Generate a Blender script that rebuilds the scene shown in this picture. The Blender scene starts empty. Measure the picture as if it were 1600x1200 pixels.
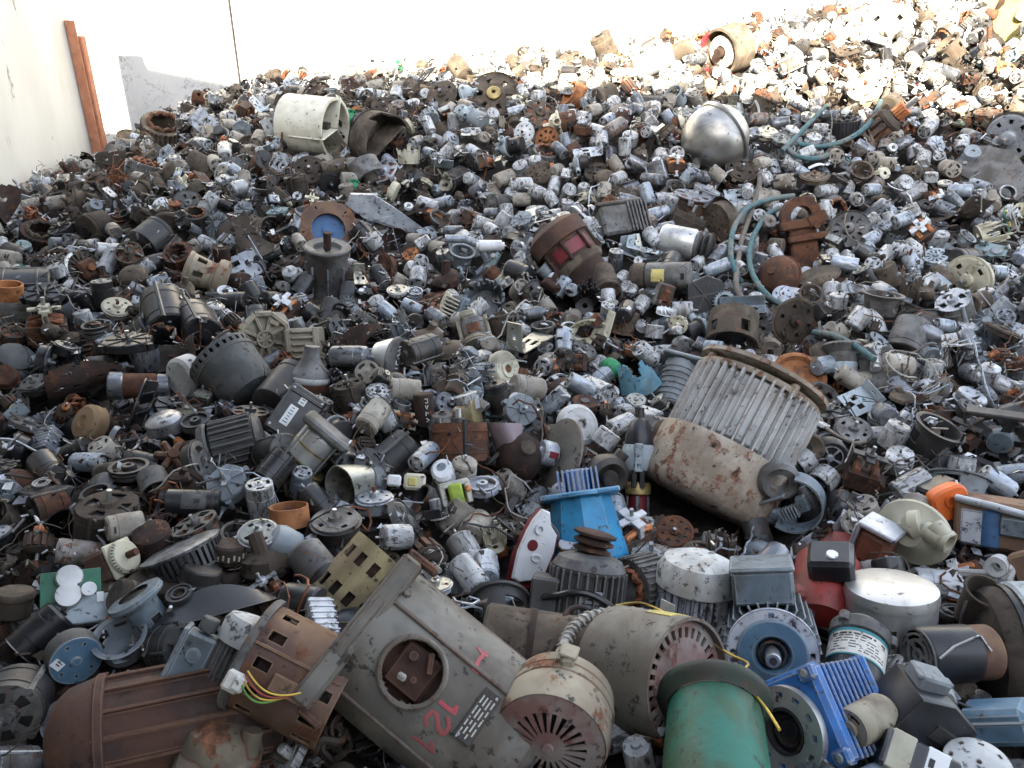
import bpy, math, random
import numpy as np
from mathutils import Vector, Matrix

R = math.radians
random.seed(7)
rng = np.random.default_rng(11)
scene = bpy.context.scene
COL = scene.collection

# ------------------------------------------------------------------ camera
CAMZ = 1.75
F = 1250.0                      # focal length in pixels of the 1600 px wide photograph
PITCH = R(25.0)
cam_d = bpy.data.cameras.new("camera"); cam = bpy.data.objects.new("camera", cam_d); COL.objects.link(cam)
cam.location = (0, 0, CAMZ); cam.rotation_euler = (R(90) - PITCH, 0, 0)
cam_d.sensor_width = 36; cam_d.lens = 36 * F / 1600; cam_d.clip_start = .05; cam_d.clip_end = 400
scene.camera = cam
CP = Vector((0, 0, CAMZ)); CR = Vector((1, 0, 0))
CF = Vector((0, math.cos(PITCH), -math.sin(PITCH))); CU = Vector((0, math.sin(PITCH), math.cos(PITCH)))

# ------------------------------------------------------------------ sky and sun
SUN_EL = 28.0; SUN_SLOPE = .1   # the sun stands behind the camera, a little to the left
world = bpy.data.worlds.new("World"); scene.world = world; world.use_nodes = True
wn = world.node_tree.nodes; wl = world.node_tree.links
sky = wn.new("ShaderNodeTexSky"); sky.sky_type = 'NISHITA'; sky.sun_disc = False
sky.sun_elevation = R(SUN_EL); sky.air_density = 1.0; sky.dust_density = 1.5; sky.ozone_density = 1.0
wn["Background"].inputs[1].default_value = .12
hs = wn.new("ShaderNodeHueSaturation"); hs.inputs["Saturation"].default_value = .5
wl.new(sky.outputs[0], hs.inputs["Color"]); wl.new(hs.outputs[0], wn["Background"].inputs[0])
d = Vector((SUN_SLOPE, 1, 0)).normalized() * math.cos(R(SUN_EL)); d.z = -math.sin(R(SUN_EL))
sun_d = bpy.data.lights.new("sun", 'SUN'); sun_d.energy = 5.0; sun_d.angle = R(.6); sun_d.color = (1, .87, .67)
sun = bpy.data.objects.new("sun", sun_d); COL.objects.link(sun)
sun.rotation_euler = (-d).to_track_quat('Z', 'Y').to_euler(); sun.location = (-2, -6, 8)
sky.sun_rotation = math.atan2(-d.x, -d.y)
scene.view_settings.view_transform = 'Standard'; scene.view_settings.look = 'None'
scene.view_settings.exposure = 2.85; scene.view_settings.gamma = 1.0
scene.cycles.max_bounces = 5; scene.cycles.diffuse_bounces = 2; scene.cycles.glossy_bounces = 3
scene.cycles.use_adaptive_sampling = True; scene.cycles.adaptive_threshold = .02
try: scene.cycles.use_denoising = True
except Exception: pass

# ------------------------------------------------------------------ materials
def nmix(nt, fac, a, b, blend='MIX'):
    m = nt.nodes.new("ShaderNodeMix"); m.data_type = 'RGBA'; m.blend_type = blend
    for s, v in ((0, fac), (6, a), (7, b)):
        if isinstance(v, bpy.types.NodeSocket): nt.links.new(v, m.inputs[s])
        elif s == 0: m.inputs[0].default_value = v
        else: m.inputs[s].default_value = (*v[:3], 1)
    return m.outputs[2]
def nmath(nt, op, a, b=0.0, clamp=False):
    m = nt.nodes.new("ShaderNodeMath"); m.operation = op; m.use_clamp = clamp
    for s, v in ((0, a), (1, b)):
        if isinstance(v, bpy.types.NodeSocket): nt.links.new(v, m.inputs[s])
        else: m.inputs[s].default_value = v
    return m.outputs[0]
def nnoise(nt, vec, scale, detail=4, rough=.6, dist=0.0):
    n = nt.nodes.new("ShaderNodeTexNoise"); n.inputs["Scale"].default_value = scale
    n.inputs["Detail"].default_value = detail; n.inputs["Roughness"].default_value = rough
    n.inputs["Distortion"].default_value = dist
    nt.links.new(vec, n.inputs["Vector"]); return n.outputs[0]
def nramp(nt, v, lo, hi):
    m = nt.nodes.new("ShaderNodeMapRange"); m.interpolation_type = 'SMOOTHSTEP'
    nt.links.new(v, m.inputs[0]); m.inputs[1].default_value = lo; m.inputs[2].default_value = hi
    return m.outputs[0]
MATS = {}
RUST = (.16, .062, .026); RUST2 = (.075, .032, .018); DIRT = (.055, .043, .032); GRIME = (.013, .011, .010)
def M(name, base, alt=None, rust=0.0, rustc=RUST, dirt=.3, dirtc=DIRT, grime=.3, metal=0.0, rough=.55, bump=.25, scale=1.0, jit=.35, streak=False, edge=None):
    if name in MATS: return MATS[name]
    m = bpy.data.materials.new(name); m.use_nodes = True; nt = m.node_tree
    b = nt.nodes["Principled BSDF"]
    tc = nt.nodes.new("ShaderNodeTexCoord"); oi = nt.nodes.new("ShaderNodeObjectInfo")
    va = nt.nodes.new("ShaderNodeVectorMath"); va.operation = 'MULTIPLY_ADD'
    nt.links.new(oi.outputs["Random"], va.inputs[0]); va.inputs[1].default_value = (37.3, 71.1, 53.7)
    nt.links.new(tc.outputs["Object"], va.inputs[2]); v = va.outputs[0]
    if streak:
        mp = nt.nodes.new("ShaderNodeMapping"); mp.inputs["Scale"].default_value = (1, 1, .3); nt.links.new(v, mp.inputs[0]); v = mp.outputs[0]
    alt = alt or tuple(c * .72 for c in base)
    n1 = nnoise(nt, v, 16 * scale, 3)
    col = nmix(nt, nramp(nt, n1, .38, .62), base, alt)
    n2 = nnoise(nt, v, 26 * scale, 7, .68)
    n3 = nnoise(nt, v, 75 * scale, 5, .7)
    if dirt:
        n4 = nnoise(nt, v, 9 * scale, 5, .6, .6)
        col = nmix(nt, nmath(nt, 'MULTIPLY', nramp(nt, n4, .60 - .28 * dirt, .78 - .22 * dirt), min(1, .45 + dirt * .5)), col, dirtc)
    rg = rough; rf = None
    if rust:
        th = .74 - .42 * rust
        rf = nramp(nt, n2, th - .03, th + .05)
        col = nmix(nt, rf, col, nmix(nt, nramp(nt, n3, .35, .65), rustc, RUST2))
    if grime:
        th = .69 - .22 * grime
        g2 = nmath(nt, 'MULTIPLY_ADD', nnoise(nt, v, 21 * scale, 2, .5, 1.5), .62); g2.node.inputs[2].default_value = -.31
        gf = nramp(nt, nmath(nt, 'ADD', n3, g2), th, th + .10)
        col = nmix(nt, nmath(nt, 'MULTIPLY', gf, .78 if streak else .85), col, (.024, .019, .016) if streak else GRIME)
    if edge:        # paint worn off along the edges
        bv = nt.nodes.new("ShaderNodeBevel"); bv.samples = 4; bv.inputs["Radius"].default_value = .0045
        ge = nt.nodes.new("ShaderNodeNewGeometry"); dt = nt.nodes.new("ShaderNodeVectorMath"); dt.operation = 'DOT_PRODUCT'
        nt.links.new(bv.outputs[0], dt.inputs[0]); nt.links.new(ge.outputs["Normal"], dt.inputs[1])
        w_ = nmath(nt, 'ADD', nmath(nt, 'SUBTRACT', 1.0, dt.outputs["Value"]), nmath(nt, 'MULTIPLY', nmath(nt, 'SUBTRACT', n3, .5), .35))
        col = nmix(nt, nramp(nt, w_, .05, .11), col, edge)
    jv = nmath(nt, 'MULTIPLY_ADD', oi.outputs["Random"], jit); jv.node.inputs[2].default_value = 1 - jit * .5
    col = nmix(nt, 1.0, col, jv, 'MULTIPLY')
    nt.links.new(col, b.inputs["Base Color"])
    if metal:
        if rf is not None:
            nt.links.new(nmath(nt, 'MULTIPLY', nmath(nt, 'SUBTRACT', 1.0, rf), metal), b.inputs["Metallic"])
        else: b.inputs["Metallic"].default_value = metal
    rr = nmath(nt, 'MULTIPLY_ADD', n2, .5); rr.node.inputs[2].default_value = rough - .2
    nt.links.new(rr, b.inputs["Roughness"])
    if bump:
        bp = nt.nodes.new("ShaderNodeBump"); bp.inputs["Strength"].default_value = bump
        bp.inputs["Distance"].default_value = .004 / scale
        nt.links.new(n2, bp.inputs["Height"]); nt.links.new(bp.outputs[0], b.inputs["Normal"])
    MATS[name] = m; return m
def flat(name, base, rough=.5, metal=0.0):
    return M(name, base, base, dirt=.12, grime=.12, rough=rough, metal=metal, bump=.08, jit=.1)

# small silver cans: pale oxide with dark scuffs
M('can_pale', (.53, .54, .545), (.33, .34, .35), dirt=.45, dirtc=(.14, .12, .095), grime=.7, metal=.2, rough=.42, scale=2.2, streak=True, jit=.5)
M('can_blue', (.38, .42, .47), (.26, .30, .35), dirt=.35, grime=.5, metal=.3, rough=.35, scale=2.5, streak=True, jit=.5)
M('can_grey', (.25, .26, .28), (.12, .13, .145), dirt=.35, grime=.6, metal=.5, rough=.3, scale=2, streak=True, jit=.5)
M('can_rusty', (.30, .28, .26), (.18, .155, .14), rust=.42, rustc=(.17, .075, .035), dirt=.35, grime=.45, metal=.3, rough=.55, scale=1.6, jit=.5)
M('can_dust', (.35, .325, .28), (.23, .205, .17), dirt=.5, dirtc=(.20, .165, .125), grime=.3, rough=.8, scale=1.2, jit=.5)
M('can_dark', (.027, .026, .027), (.010, .010, .011), dirt=.4, dirtc=(.05, .038, .028), grime=.3, rough=.32)
M('black', (.014, .014, .016), (.024, .024, .026), dirt=.3, dirtc=(.045, .035, .027), grime=.2, rough=.3)
M('zinc', (.42, .41, .36), (.30, .30, .27), dirt=.25, grime=.4, metal=.65, rough=.32)
M('steel', (.40, .40, .40), (.28, .28, .28), dirt=.22, grime=.45, metal=.75, rough=.32)
M('alu', (.46, .48, .51), (.34, .36, .40), dirt=.3, grime=.5, metal=.5, rough=.38)
M('cast', (.155, .153, .148), (.075, .074, .073), dirt=.55, rust=.25, grime=.45, rough=.6)
M('cast_dark', (.036, .035, .035), (.018, .0175, .0175), dirt=.5, rust=.25, grime=.3, rough=.45)
M('earthy', (.135, .105, .078), (.065, .051, .037), dirt=.6, rust=.25, grime=.35, rough=.9, bump=.5)
M('mud', (.066, .05, .038), (.032, .025, .02), dirt=.6, grime=.4, rough=.95, bump=.6)
M('rust', (.125, .05, .025), (.055, .024, .014), rust=.5, dirt=.35, grime=.35, rough=.85, bump=.6)
M('rust_dark', (.045, .022, .015), (.022, .012, .009), rust=.35, dirt=.3, grime=.35, rough=.85, bump=.6)
M('rust_orange', (.36, .15, .055), (.22, .085, .035), rust=.3, dirt=.25, grime=.3, rough=.85, bump=.4)
M('copper', (.27, .095, .04), (.12, .045, .022), dirt=.3, grime=.45, metal=.3, rough=.5, scale=2)
M('copper_bright', (.55, .22, .09), (.38, .14, .05), dirt=.15, grime=.3, metal=.4, rough=.45, scale=2)
M('lam', (.085, .058, .046), (.04, .03, .024), rust=.5, dirt=.3, grime=.5, rough=.7)
M('cream', (.52, .49, .38), (.42, .39, .29), dirt=.3, grime=.35, rough=.6)
M('white', (.68, .69, .70), (.58, .59, .60), dirt=.2, grime=.35, rough=.5)
M('plastic_grey', (.22, .25, .27), (.17, .19, .21), dirt=.3, grime=.3, rough=.55)
M('plastic_teal', (.20, .29, .29), (.15, .22, .23), dirt=.3, grime=.35, rough=.55)
M('plastic_pale', (.38, .44, .47), (.30, .35, .38), dirt=.3, grime=.35, rough=.5)
M('pcb', (.02, .13, .07), (.015, .09, .05), dirt=.2, grime=.4, rough=.4)
M('yellow', (.50, .42, .13), (.42, .36, .13), dirt=.35, grime=.3)
M('brass', (.42, .32, .13), (.3, .23, .1), dirt=.3, grime=.5, metal=.6, rough=.4)
M('blue_dirty', (.05, .13, .27), (.035, .09, .19), dirt=.3, grime=.35, rust=.12)
M('wood', (.30, .20, .11), (.22, .14, .08), dirt=.3, grime=.3, rough=.9)

# ------------------------------------------------------------------ mesh builder
class MB:
    def __init__(s): s.v = []; s.f = []; s.m = []; s.T = Matrix.Identity(4); s.mi = 0; s.mats = []
    def mat(s, name):
        if name not in s.mats: s.mats.append(name)
        s.mi = s.mats.index(name); return s
    def at(s, loc=(0, 0, 0), rot=(0, 0, 0), sc=(1, 1, 1)):
        from mathutils import Euler
        s.T = Matrix.Translation(loc) @ Euler(rot).to_matrix().to_4x4() @ Matrix.Diagonal((*sc, 1)); return s
    def add(s, vs, fs):
        o = len(s.v); T = s.T
        if not s.mats: s.mats.append('steel')
        s.v += [tuple(T @ Vector(p)) for p in vs]
        s.f += [tuple(i + o for i in f) for f in fs]; s.m += [s.mi] * len(fs); return s
    def lathe(s, prof, n=20, a0=0.0, a1=2 * math.pi, squash=1.0):
        full = abs(a1 - a0 - 2 * math.pi) < 1e-6; k = n if full else n + 1
        vs = []; fs = []; idx = []
        for r, z in prof:
            if r < 1e-6: idx.append([len(vs)] * k); vs.append((0, 0, z))
            else:
                idx.append(list(range(len(vs), len(vs) + k)))
                vs += [(r * math.cos(a0 + (a1 - a0) * i / n), squash * r * math.sin(a0 + (a1 - a0) * i / n), z) for i in range(k)]
        for j in range(len(prof) - 1):
            A, B = idx[j], idx[j + 1]
            for i in range(n):
                i2 = (i + 1) % k
                q = [A[i], A[i2], B[i2], B[i]]; q = [x for t, x in enumerate(q) if x not in q[:t]]
                if len(q) > 2: fs.append(tuple(q))
        return s.add(vs, fs)
    def cyl(s, r, z0, z1, n=16, c=None, r2=None):
        r2 = r if r2 is None else r2; c = min(r, abs(z1 - z0)) * .12 if c is None else c
        return s.lathe([(0, z0), (r - c, z0), (r, z0 + c), (r2, z1 - c), (r2 - c, z1), (0, z1)], n)
    def box(s, sx, sy, sz, cx=0, cy=0, cz=0, c=None):
        c = min(sx, sy, sz) * .1 if c is None else c
        x, y, z = sx / 2, sy / 2, sz / 2
        vs = []; ids = {}
        for a in (-1, 1):
            for b in (-1, 1):
                for e in (-1, 1):
                    for ax in range(3):
                        p = [a * (x - c), b * (y - c), e * (z - c)]; p[ax] = (a * x, b * y, e * z)[ax]
                        ids[(a, b, e, ax)] = len(vs); vs.append((p[0] + cx, p[1] + cy, p[2] + cz))
        fs = []
        for ax in range(3):
            o1, o2 = [i for i in range(3) if i != ax]
            for sg in (-1, 1):
                q = []
                for u, w in ((-1, -1), (1, -1), (1, 1), (-1, 1)):
                    k = [0, 0, 0]; k[ax] = sg; k[o1] = u; k[o2] = w; q.append(ids[(*k, ax)])
                fs.append(tuple(q))
            for u in (-1, 1):
                for w in (-1, 1):
                    k0 = [0, 0, 0]; k0[o1] = u; k0[o2] = w; k1 = list(k0); k0[ax] = -1; k1[ax] = 1
                    fs.append((ids[(*k0, o1)], ids[(*k1, o1)], ids[(*k1, o2)], ids[(*k0, o2)]))
        for a in (-1, 1):
            for b in (-1, 1):
                for e in (-1, 1): fs.append((ids[(a, b, e, 0)], ids[(a, b, e, 1)], ids[(a, b, e, 2)]))
        return s.add(vs, fs)
    def prism(s, pts, z0, z1, c=0.0):
        n = len(pts); cx = sum(p[0] for p in pts) / n; cy = sum(p[1] for p in pts) / n
        def ring(k, z): return [(cx + (p[0] - cx) * k, cy + (p[1] - cy) * k, z) for p in pts]
        rad = max(math.hypot(p[0] - cx, p[1] - cy) for p in pts); k = 1 - c / rad if c else 1
        if c: rings = [ring(k, z0), ring(1, z0 + c), ring(1, z1 - c), ring(k, z1)]
        else: rings = [ring(1, z0), ring(1, z1)]
        vs = [p for r in rings for p in r]; fs = [tuple(range(n))[::-1], tuple(range(len(vs) - n, len(vs)))]
        for j in range(len(rings) - 1):
            for i in range(n): fs.append((j * n + i, j * n + (i + 1) % n, (j + 1) * n + (i + 1) % n, (j + 1) * n + i))
        return s.add(vs, fs)
    def tube(s, path, r, n=6, closed=False, rf=None):
        P = [Vector(p) for p in path]; k = len(P); vs = []; fs = []; up = Vector((.13, .37, .91)).normalized()
        for i, p in enumerate(P):
            t = (P[(i + 1) % k] - P[i - 1]) if closed else (P[min(i + 1, k - 1)] - P[max(i - 1, 0)])
            t = t.normalized() if t.length > 1e-9 else Vector((0, 0, 1))
            a = (up - t * up.dot(t))
            if a.length < 1e-3: a = t.orthogonal()
            a.normalize(); up = a; b = t.cross(a); rr = r if rf is None else r * rf(i / (k - 1 or 1))
            vs += [tuple(p + (a * math.cos(2 * math.pi * j / n) + b * math.sin(2 * math.pi * j / n)) * rr) for j in range(n)]
        for i in range(k if closed else k - 1):
            for j in range(n):
                i2 = (i + 1) % k; j2 = (j + 1) % n; fs.append((i * n + j, i * n + j2, i2 * n + j2, i2 * n + j))
        if not closed: fs += [tuple(range(n))[::-1], tuple(range((k - 1) * n, k * n))]
        return s.add(vs, fs)
    def shell(s, fn, nu, nv, th, hole=None, wrap=True):
        """sheet of thickness th on the grid fn(u,v)->(point, normal); hole(i,j) leaves a cell open"""
        ku = nu if wrap else nu + 1
        vs = []
        for side in (0, 1):
            for j in range(nv + 1):
                for i in range(ku):
                    p, nrm = fn(i / nu, j / nv); vs.append(tuple(Vector(p) - Vector(nrm) * th * side))
        o = ku * (nv + 1)
        def I(i, j, sd): return (i % ku if wrap else i) + j * ku + sd * o
        ok = lambda i, j: (0 <= j < nv) and (wrap or 0 <= i < nu) and not (hole and hole(i % nu, j))
        fs = []
        for j in range(nv):
            for i in range(nu):
                if not ok(i, j): continue
                fs.append((I(i, j, 0), I(i + 1, j, 0), I(i + 1, j + 1, 0), I(i, j + 1, 0)))
                fs.append((I(i, j, 1), I(i, j + 1, 1), I(i + 1, j + 1, 1), I(i + 1, j, 1)))
                if not ok(i, j - 1): fs.append((I(i, j, 0), I(i, j, 1), I(i + 1, j, 1), I(i + 1, j, 0)))
                if not ok(i, j + 1): fs.append((I(i, j + 1, 0), I(i + 1, j + 1, 0), I(i + 1, j + 1, 1), I(i, j + 1, 1)))
                if not ok(i - 1, j): fs.append((I(i, j, 0), I(i, j + 1, 0), I(i, j + 1, 1), I(i, j, 1)))
                if not ok(i + 1, j): fs.append((I(i + 1, j, 0), I(i + 1, j, 1), I(i + 1, j + 1, 1), I(i + 1, j + 1, 0)))
        return s.add(vs, fs)
    def disc(s, r0, r1, z, th, holes=None, nu=48, nv=6, dish=0.0):
        """flat (or dished) plate; holes = list of (radius_lo, radius_hi, count, fill)"""
        def fn(u, v):
            r = r0 + (r1 - r0) * v; a = 2 * math.pi * u; k = (r / r1) ** 2
            return (r * math.cos(a), r * math.sin(a), z - dish * k), (0, 0, 1)
        def hole(i, j):
            r = r0 + (r1 - r0) * (j + .5) / nv
            return any(lo < r < hi and ((i + .5) / nu * cnt + ph) % 1 < fill for lo, hi, cnt, fill, ph in hs)
        hs = [h if len(h) == 5 else (*h, 0) for h in (holes or [])]
        return s.shell(fn, nu, nv, th, hole if hs else None)
    def wall(s, r0, r1, z0, z1, th, holes=None, nu=48, nv=8, a0=0.0, a1=2 * math.pi):
        """tapering tube wall; holes = list of (z_lo, z_hi, count, fill)"""
        wrap = abs(a1 - a0 - 2 * math.pi) < 1e-6
        def fn(u, v):
            a = a0 + (a1 - a0) * u; r = r0 + (r1 - r0) * v
            return (r * math.cos(a), r * math.sin(a), z0 + (z1 - z0) * v), (math.cos(a), math.sin(a), 0)
        hs = [h if len(h) == 5 else (*h, 0) for h in (holes or [])]
        def hole(i, j):
            z = z0 + (z1 - z0) * (j + .5) / nv
            return any(lo < z < hi and ((i + .5) / nu * cnt + ph) % 1 < fill for lo, hi, cnt, fill, ph in hs)
        return s.shell(fn, nu, nv, th, hole if hs else None, wrap)
    def ribbon(s, path, w, th, nrm=(0, 0, 1)):
        """flat strip bent along a path"""
        P = [Vector(p) for p in path]; N = Vector(nrm)
        vs = []; k = len(P)
        for i, p in enumerate(P):
            t = (P[min(i + 1, k - 1)] - P[max(i - 1, 0)]).normalized(); b = N.cross(t)
            b = b.normalized() if b.length > 1e-6 else Vector((1, 0, 0)); n2 = t.cross(b)
            vs += [tuple(p + b * w / 2 + n2 * th / 2), tuple(p - b * w / 2 + n2 * th / 2), tuple(p - b * w / 2 - n2 * th / 2), tuple(p + b * w / 2 - n2 * th / 2)]
        fs = [(3, 2, 1, 0), tuple(range(4 * k - 4, 4 * k))]
        for i in range(k - 1):
            for j in range(4): fs.append((4 * i + j, 4 * i + (j + 1) % 4, 4 * i + 4 + (j + 1) % 4, 4 * i + 4 + j))
        return s.add(vs, fs)
    def lump(s, r, seed, n=12, amp=.25, sc=(1, 1, 1), loc=(0, 0, 0)):
        rr = random.Random(seed); K = [(Vector((rr.gauss(0, 1), rr.gauss(0, 1), rr.gauss(0, 1))), rr.random() * 6.3, rr.uniform(1.2, 3)) for _ in range(5)]
        def fn(u, v):
            a = 2 * math.pi * u; b = math.pi * (v - .5); d = Vector((math.cos(a) * math.cos(b), math.sin(a) * math.cos(b), math.sin(b)))
            q = sum(math.sin(k.dot(d) * f + ph) for k, ph, f in K) / 5
            p = d * r * (1 + amp * q * 1.8); return Vector((p.x * sc[0] + loc[0], p.y * sc[1] + loc[1], p.z * sc[2] + loc[2]))
        vs = []; fs = []
        for j in range(n // 2 + 1):
            for i in range(n): vs.append(tuple(fn(i / n, j / (n // 2))))
        for j in range(n // 2):
            for i in range(n): fs.append((j * n + i, j * n + (i + 1) % n, (j + 1) * n + (i + 1) % n, (j + 1) * n + i))
        return s.add(vs, fs)
    def merge(s, o):
        k = len(s.v); s.v += o.v; s.f += [tuple(i + k for i in f) for f in o.f]
        mp = []
        for nm in o.mats:
            if nm not in s.mats: s.mats.append(nm)
            mp.append(s.mats.index(nm))
        s.m += [mp[i] for i in o.m]; return s
    def warp(s, fn): s.v = [tuple(fn(Vector(p))) for p in s.v]; return s
    def mesh(s, name, ang=38):
        me = bpy.data.meshes.new(name); me.from_pydata(s.v, [], s.f)
        for nm in s.mats: me.materials.append(MATS[nm])
        me.polygons.foreach_set("material_index", s.m)
        me.polygons.foreach_set("use_smooth", [True] * len(s.f)); me.set_sharp_from_angle(angle=R(ang))
        me.update(); return me

def link(name, me, parent=None):
    o = bpy.data.objects.new(name, me); COL.objects.link(o)
    if parent is not None: o.parent = parent
    return o
def tag(o, label, cat, group=None):
    o['label'] = label; o['category'] = cat
    if group: o['group'] = group
def struct(o): o['kind'] = 'structure'; return o

# ------------------------------------------------------------------ pixels of the photograph <-> places on the heap
def prof(y):
    xs = [-1, .6, .9, 1.3, 1.7, 2.3, 2.85, 3.4, 4.0, 4.6, 5.0, 5.3, 6]
    zs = [-1.3, -1.13, -1.09, -1.07, -1.05, -1.0, -.93, -.79, -.56, -.385, -.30, -.285, -.285]
    return np.interp(y, xs, zs)
def crest(x): return np.interp(x, [-2.6, -2.35, -2.0, -1.58, -.8, 0, .79, 1.56, 2.3, 3.2], [-.49, -.47, -.30, -.13, -.04, 0, .09, .20, .30, .32])
def heap(x, y):
    """height of the heap's outer surface, world z"""
    x = np.asarray(x, float); y = np.asarray(y, float)
    t = np.clip((y - 2.7) / 2.3, 0, 1); t = t * t * (3 - 2 * t)
    w = .035 * np.sin(2.3 * x + 1.7 * y) + .03 * np.sin(3.9 * x - 2.2 * y + 1) + .02 * np.sin(6.1 * y + 2.1 * x + 2)
    return CAMZ + prof(y) + t * crest(x) + w * np.clip((5.5 - y) / 2, 0, 1)
def ray(px, py):
    return (CF + CR * ((px - 800) / F) + CU * ((600 - py) / F))
def hit(px, py):
    """distance along the view depth where the line of sight meets the heap"""
    d = ray(px, py); t = np.linspace(.7, 6.5, 1400)
    z = CAMZ + d.z * t; h = heap(d.x * t, d.y * t); k = np.nonzero(z < h)[0]
    tt = t[k[0]] if len(k) else 5.0
    return min(tt, 5.1 / d.y)
def spot(px, py, lift=0.0):
    t = hit(px, py); d = ray(px, py); s = t / F
    return CP + d * (t - lift), s
def project(P):
    """Nx3 world -> px, py, depth"""
    P = np.asarray(P, float) - np.array(CP)
    z = P @ np.array(CF); return 800 + F * (P @ np.array(CR)) / z, 600 - F * (P @ np.array(CU)) / z, z
def orient(theta, tilt, roll=0.0):
    """rotation whose local +Z points at screen angle theta (degrees, ccw from right), tilted towards the viewer"""
    a, b = R(theta), R(tilt)
    z = (CR * math.cos(a) + CU * math.sin(a)) * math.cos(b) - CF * math.sin(b)
    x = (-CF) - z * (-CF).dot(z)
    if x.length < .05: x = CU - z * CU.dot(z)
    x.normalize(); y = z.cross(x)
    m = Matrix((x, y, z)).transposed()
    return (m @ Matrix.Rotation(R(roll), 3, 'Z')).to_4x4()
# ------------------------------------------------------------------ setting
def setting():
    # ground
    M('ground', (.16, .15, .135), (.11, .10, .09), dirt=.5, grime=.3, rough=.95, scale=.3)
    g = MB().mat('ground').box(120, 120, .2, 0, 30, -.1, c=.01); struct(link('ground', g.mesh('ground')))
    # white rendered concrete of the bay
    m = bpy.data.materials.new('wall_render'); m.use_nodes = True; nt = m.node_tree; b = nt.nodes["Principled BSDF"]
    tc = nt.nodes.new("ShaderNodeTexCoord"); v = tc.outputs["Object"]
    a = nmix(nt, nramp(nt, nnoise(nt, v, 1.3, 4), .35, .65), (.56, .565, .56), (.47, .475, .475))
    mp = nt.nodes.new("ShaderNodeMapping"); mp.inputs["Scale"].default_value = (3, 3, .35); nt.links.new(v, mp.inputs[0])
    a = nmix(nt, nmath(nt, 'MULTIPLY', nramp(nt, nnoise(nt, mp.outputs[0], 2.2, 5, .65), .5, .75), .45), a, (.36, .35, .32))
    sc = nnoise(nt, v, 7, 8, .75, 1.2); band = nmath(nt, 'ABSOLUTE', nmath(nt, 'SUBTRACT', sc, .5))
    patch = nramp(nt, nnoise(nt, v, 1.7, 3), .42, .55)
    a = nmix(nt, nmath(nt, 'MULTIPLY', nramp(nt, band, .034, .006), nmath(nt, 'MULTIPLY', patch, nmath(nt, 'MULTIPLY', nramp(nt, nnoise(nt, v, 30, 4, .7), .42, .6), .8))), a, (.10, .10, .10))
    sp = nramp(nt, nnoise(nt, v, 42, 3, .6), .70, .76)
    a = nmix(nt, nmath(nt, 'MULTIPLY', sp, .7), a, (.14, .13, .12))
    nt.links.new(a, b.inputs["Base Color"]); b.inputs["Roughness"].default_value = .85
    bp = nt.nodes.new("ShaderNodeBump"); bp.inputs["Strength"].default_value = .3; bp.inputs["Distance"].default_value = .01
    nt.links.new(sc, bp.inputs["Height"]); nt.links.new(bp.outputs[0], b.inputs["Normal"]); MATS['wall_render'] = m
    M('panel_grey', (.15, .18, .20), (.12, .145, .165), dirt=.2, grime=.2, rough=.6, scale=.3)
    Y = 5.34
    # three cast panels of the back wall with narrow open joints between them
    xs = [(-3.9, -1.715), (-1.70, 1.80), (1.98, 5.2)]
    labs = ["white rendered wall panel at the back left, scuffed with thin dark scratches in its shaded part",
            "wide white sunlit wall panel behind the middle of the scrap heap",
            "white sunlit wall panel behind the high right end of the scrap heap"]
    for (x0, x1), lb in zip(xs, labs):
        w = MB().mat('wall_render').box(x1 - x0, .2, 3.05, (x0 + x1) / 2, Y + .1, 1.525, c=.012)
        tag(link('wall_panel', w.mesh('wall_panel')), lb, 'wall')
    w = MB().mat('panel_grey').box(.168, .12, 3.0, 1.89, Y + .11, 1.5, c=.008)
    tag(link('wall_post', w.mesh('wall_post')), 'blue-grey steel post set between the white back wall panels at the right', 'post')
    w = MB().mat('cast_dark').tube([(-1.7075 + .003 * math.sin(i * 2.1), Y + .004, .6 + i * .05) for i in range(48)], .0035, 5, rf=lambda t: .35 + .65 * abs(math.sin(t * 37)) * (math.sin(t * 90) > -.4))
    tag(link('joint_seal', w.mesh('joint_seal')), 'thin dark crumbling seal in the upright joint of the back wall', 'seal')
    # left side wall, ends short of the back wall
    M('wall_side', (.66, .64, .575), (.60, .58, .52), dirt=.3, dirtc=(.44, .40, .31), grime=.2, rough=.9, scale=.2, streak=True, jit=0, bump=.15)
    w = MB().mat('wall_side').box(.16, 8.2, 1.86, -2.43, .58, .93, c=.012)
    tag(link('side_wall', w.mesh('side_wall')), 'cream white concrete side wall running along the left edge, faintly streaked', 'wall')
    # upright rusty steel angle at the end of the side wall: two flanges
    M('post_rust', (.46, .205, .115), (.38, .155, .085), dirt=.1, grime=.12, rough=.8, bump=.3, jit=0)
    b = MB().mat('post_rust')
    x0, y0 = -2.345, 4.60
    pr = [(0, 0), (.05, 0), (.05, .010), (.010, .010), (.010, .07), (0, .07)]
    b.prism([(x0 + p[0], y0 + p[1]) for p in pr], .7, 1.705)
    r = link('steel_post', None); tag(r, 'rust-red steel angle post standing at the end of the left side wall', 'post')
    link('angle', b.mesh('angle'), r)
    b = MB().mat('post_rust').box(.030, .05, .93, x0 + .047, y0 + .042, 1.165, c=.003); link('flange', b.mesh('flange'), r)
    # unseen building behind the viewer; its eaves are sloped to cast the bay's shade
    sl = math.tan(R(SUN_EL)); yb = -3.0; dy = Y - yb
    def top(x): return CAMZ + dy * sl * math.sqrt(1 + SUN_SLOPE ** 2) * 0 + dy * math.tan(R(SUN_EL)) * math.sqrt(1 + SUN_SLOPE ** 2) + SH0 + SH1 * (x + dy * SUN_SLOPE + 2.4)
    xl, xr = -2.40 - dy * SUN_SLOPE, 9.0
    vs = [(xl, yb, 0), (xr, yb, 0), (xr, yb, top(xr)), (xl, yb, top(xl))]
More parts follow.
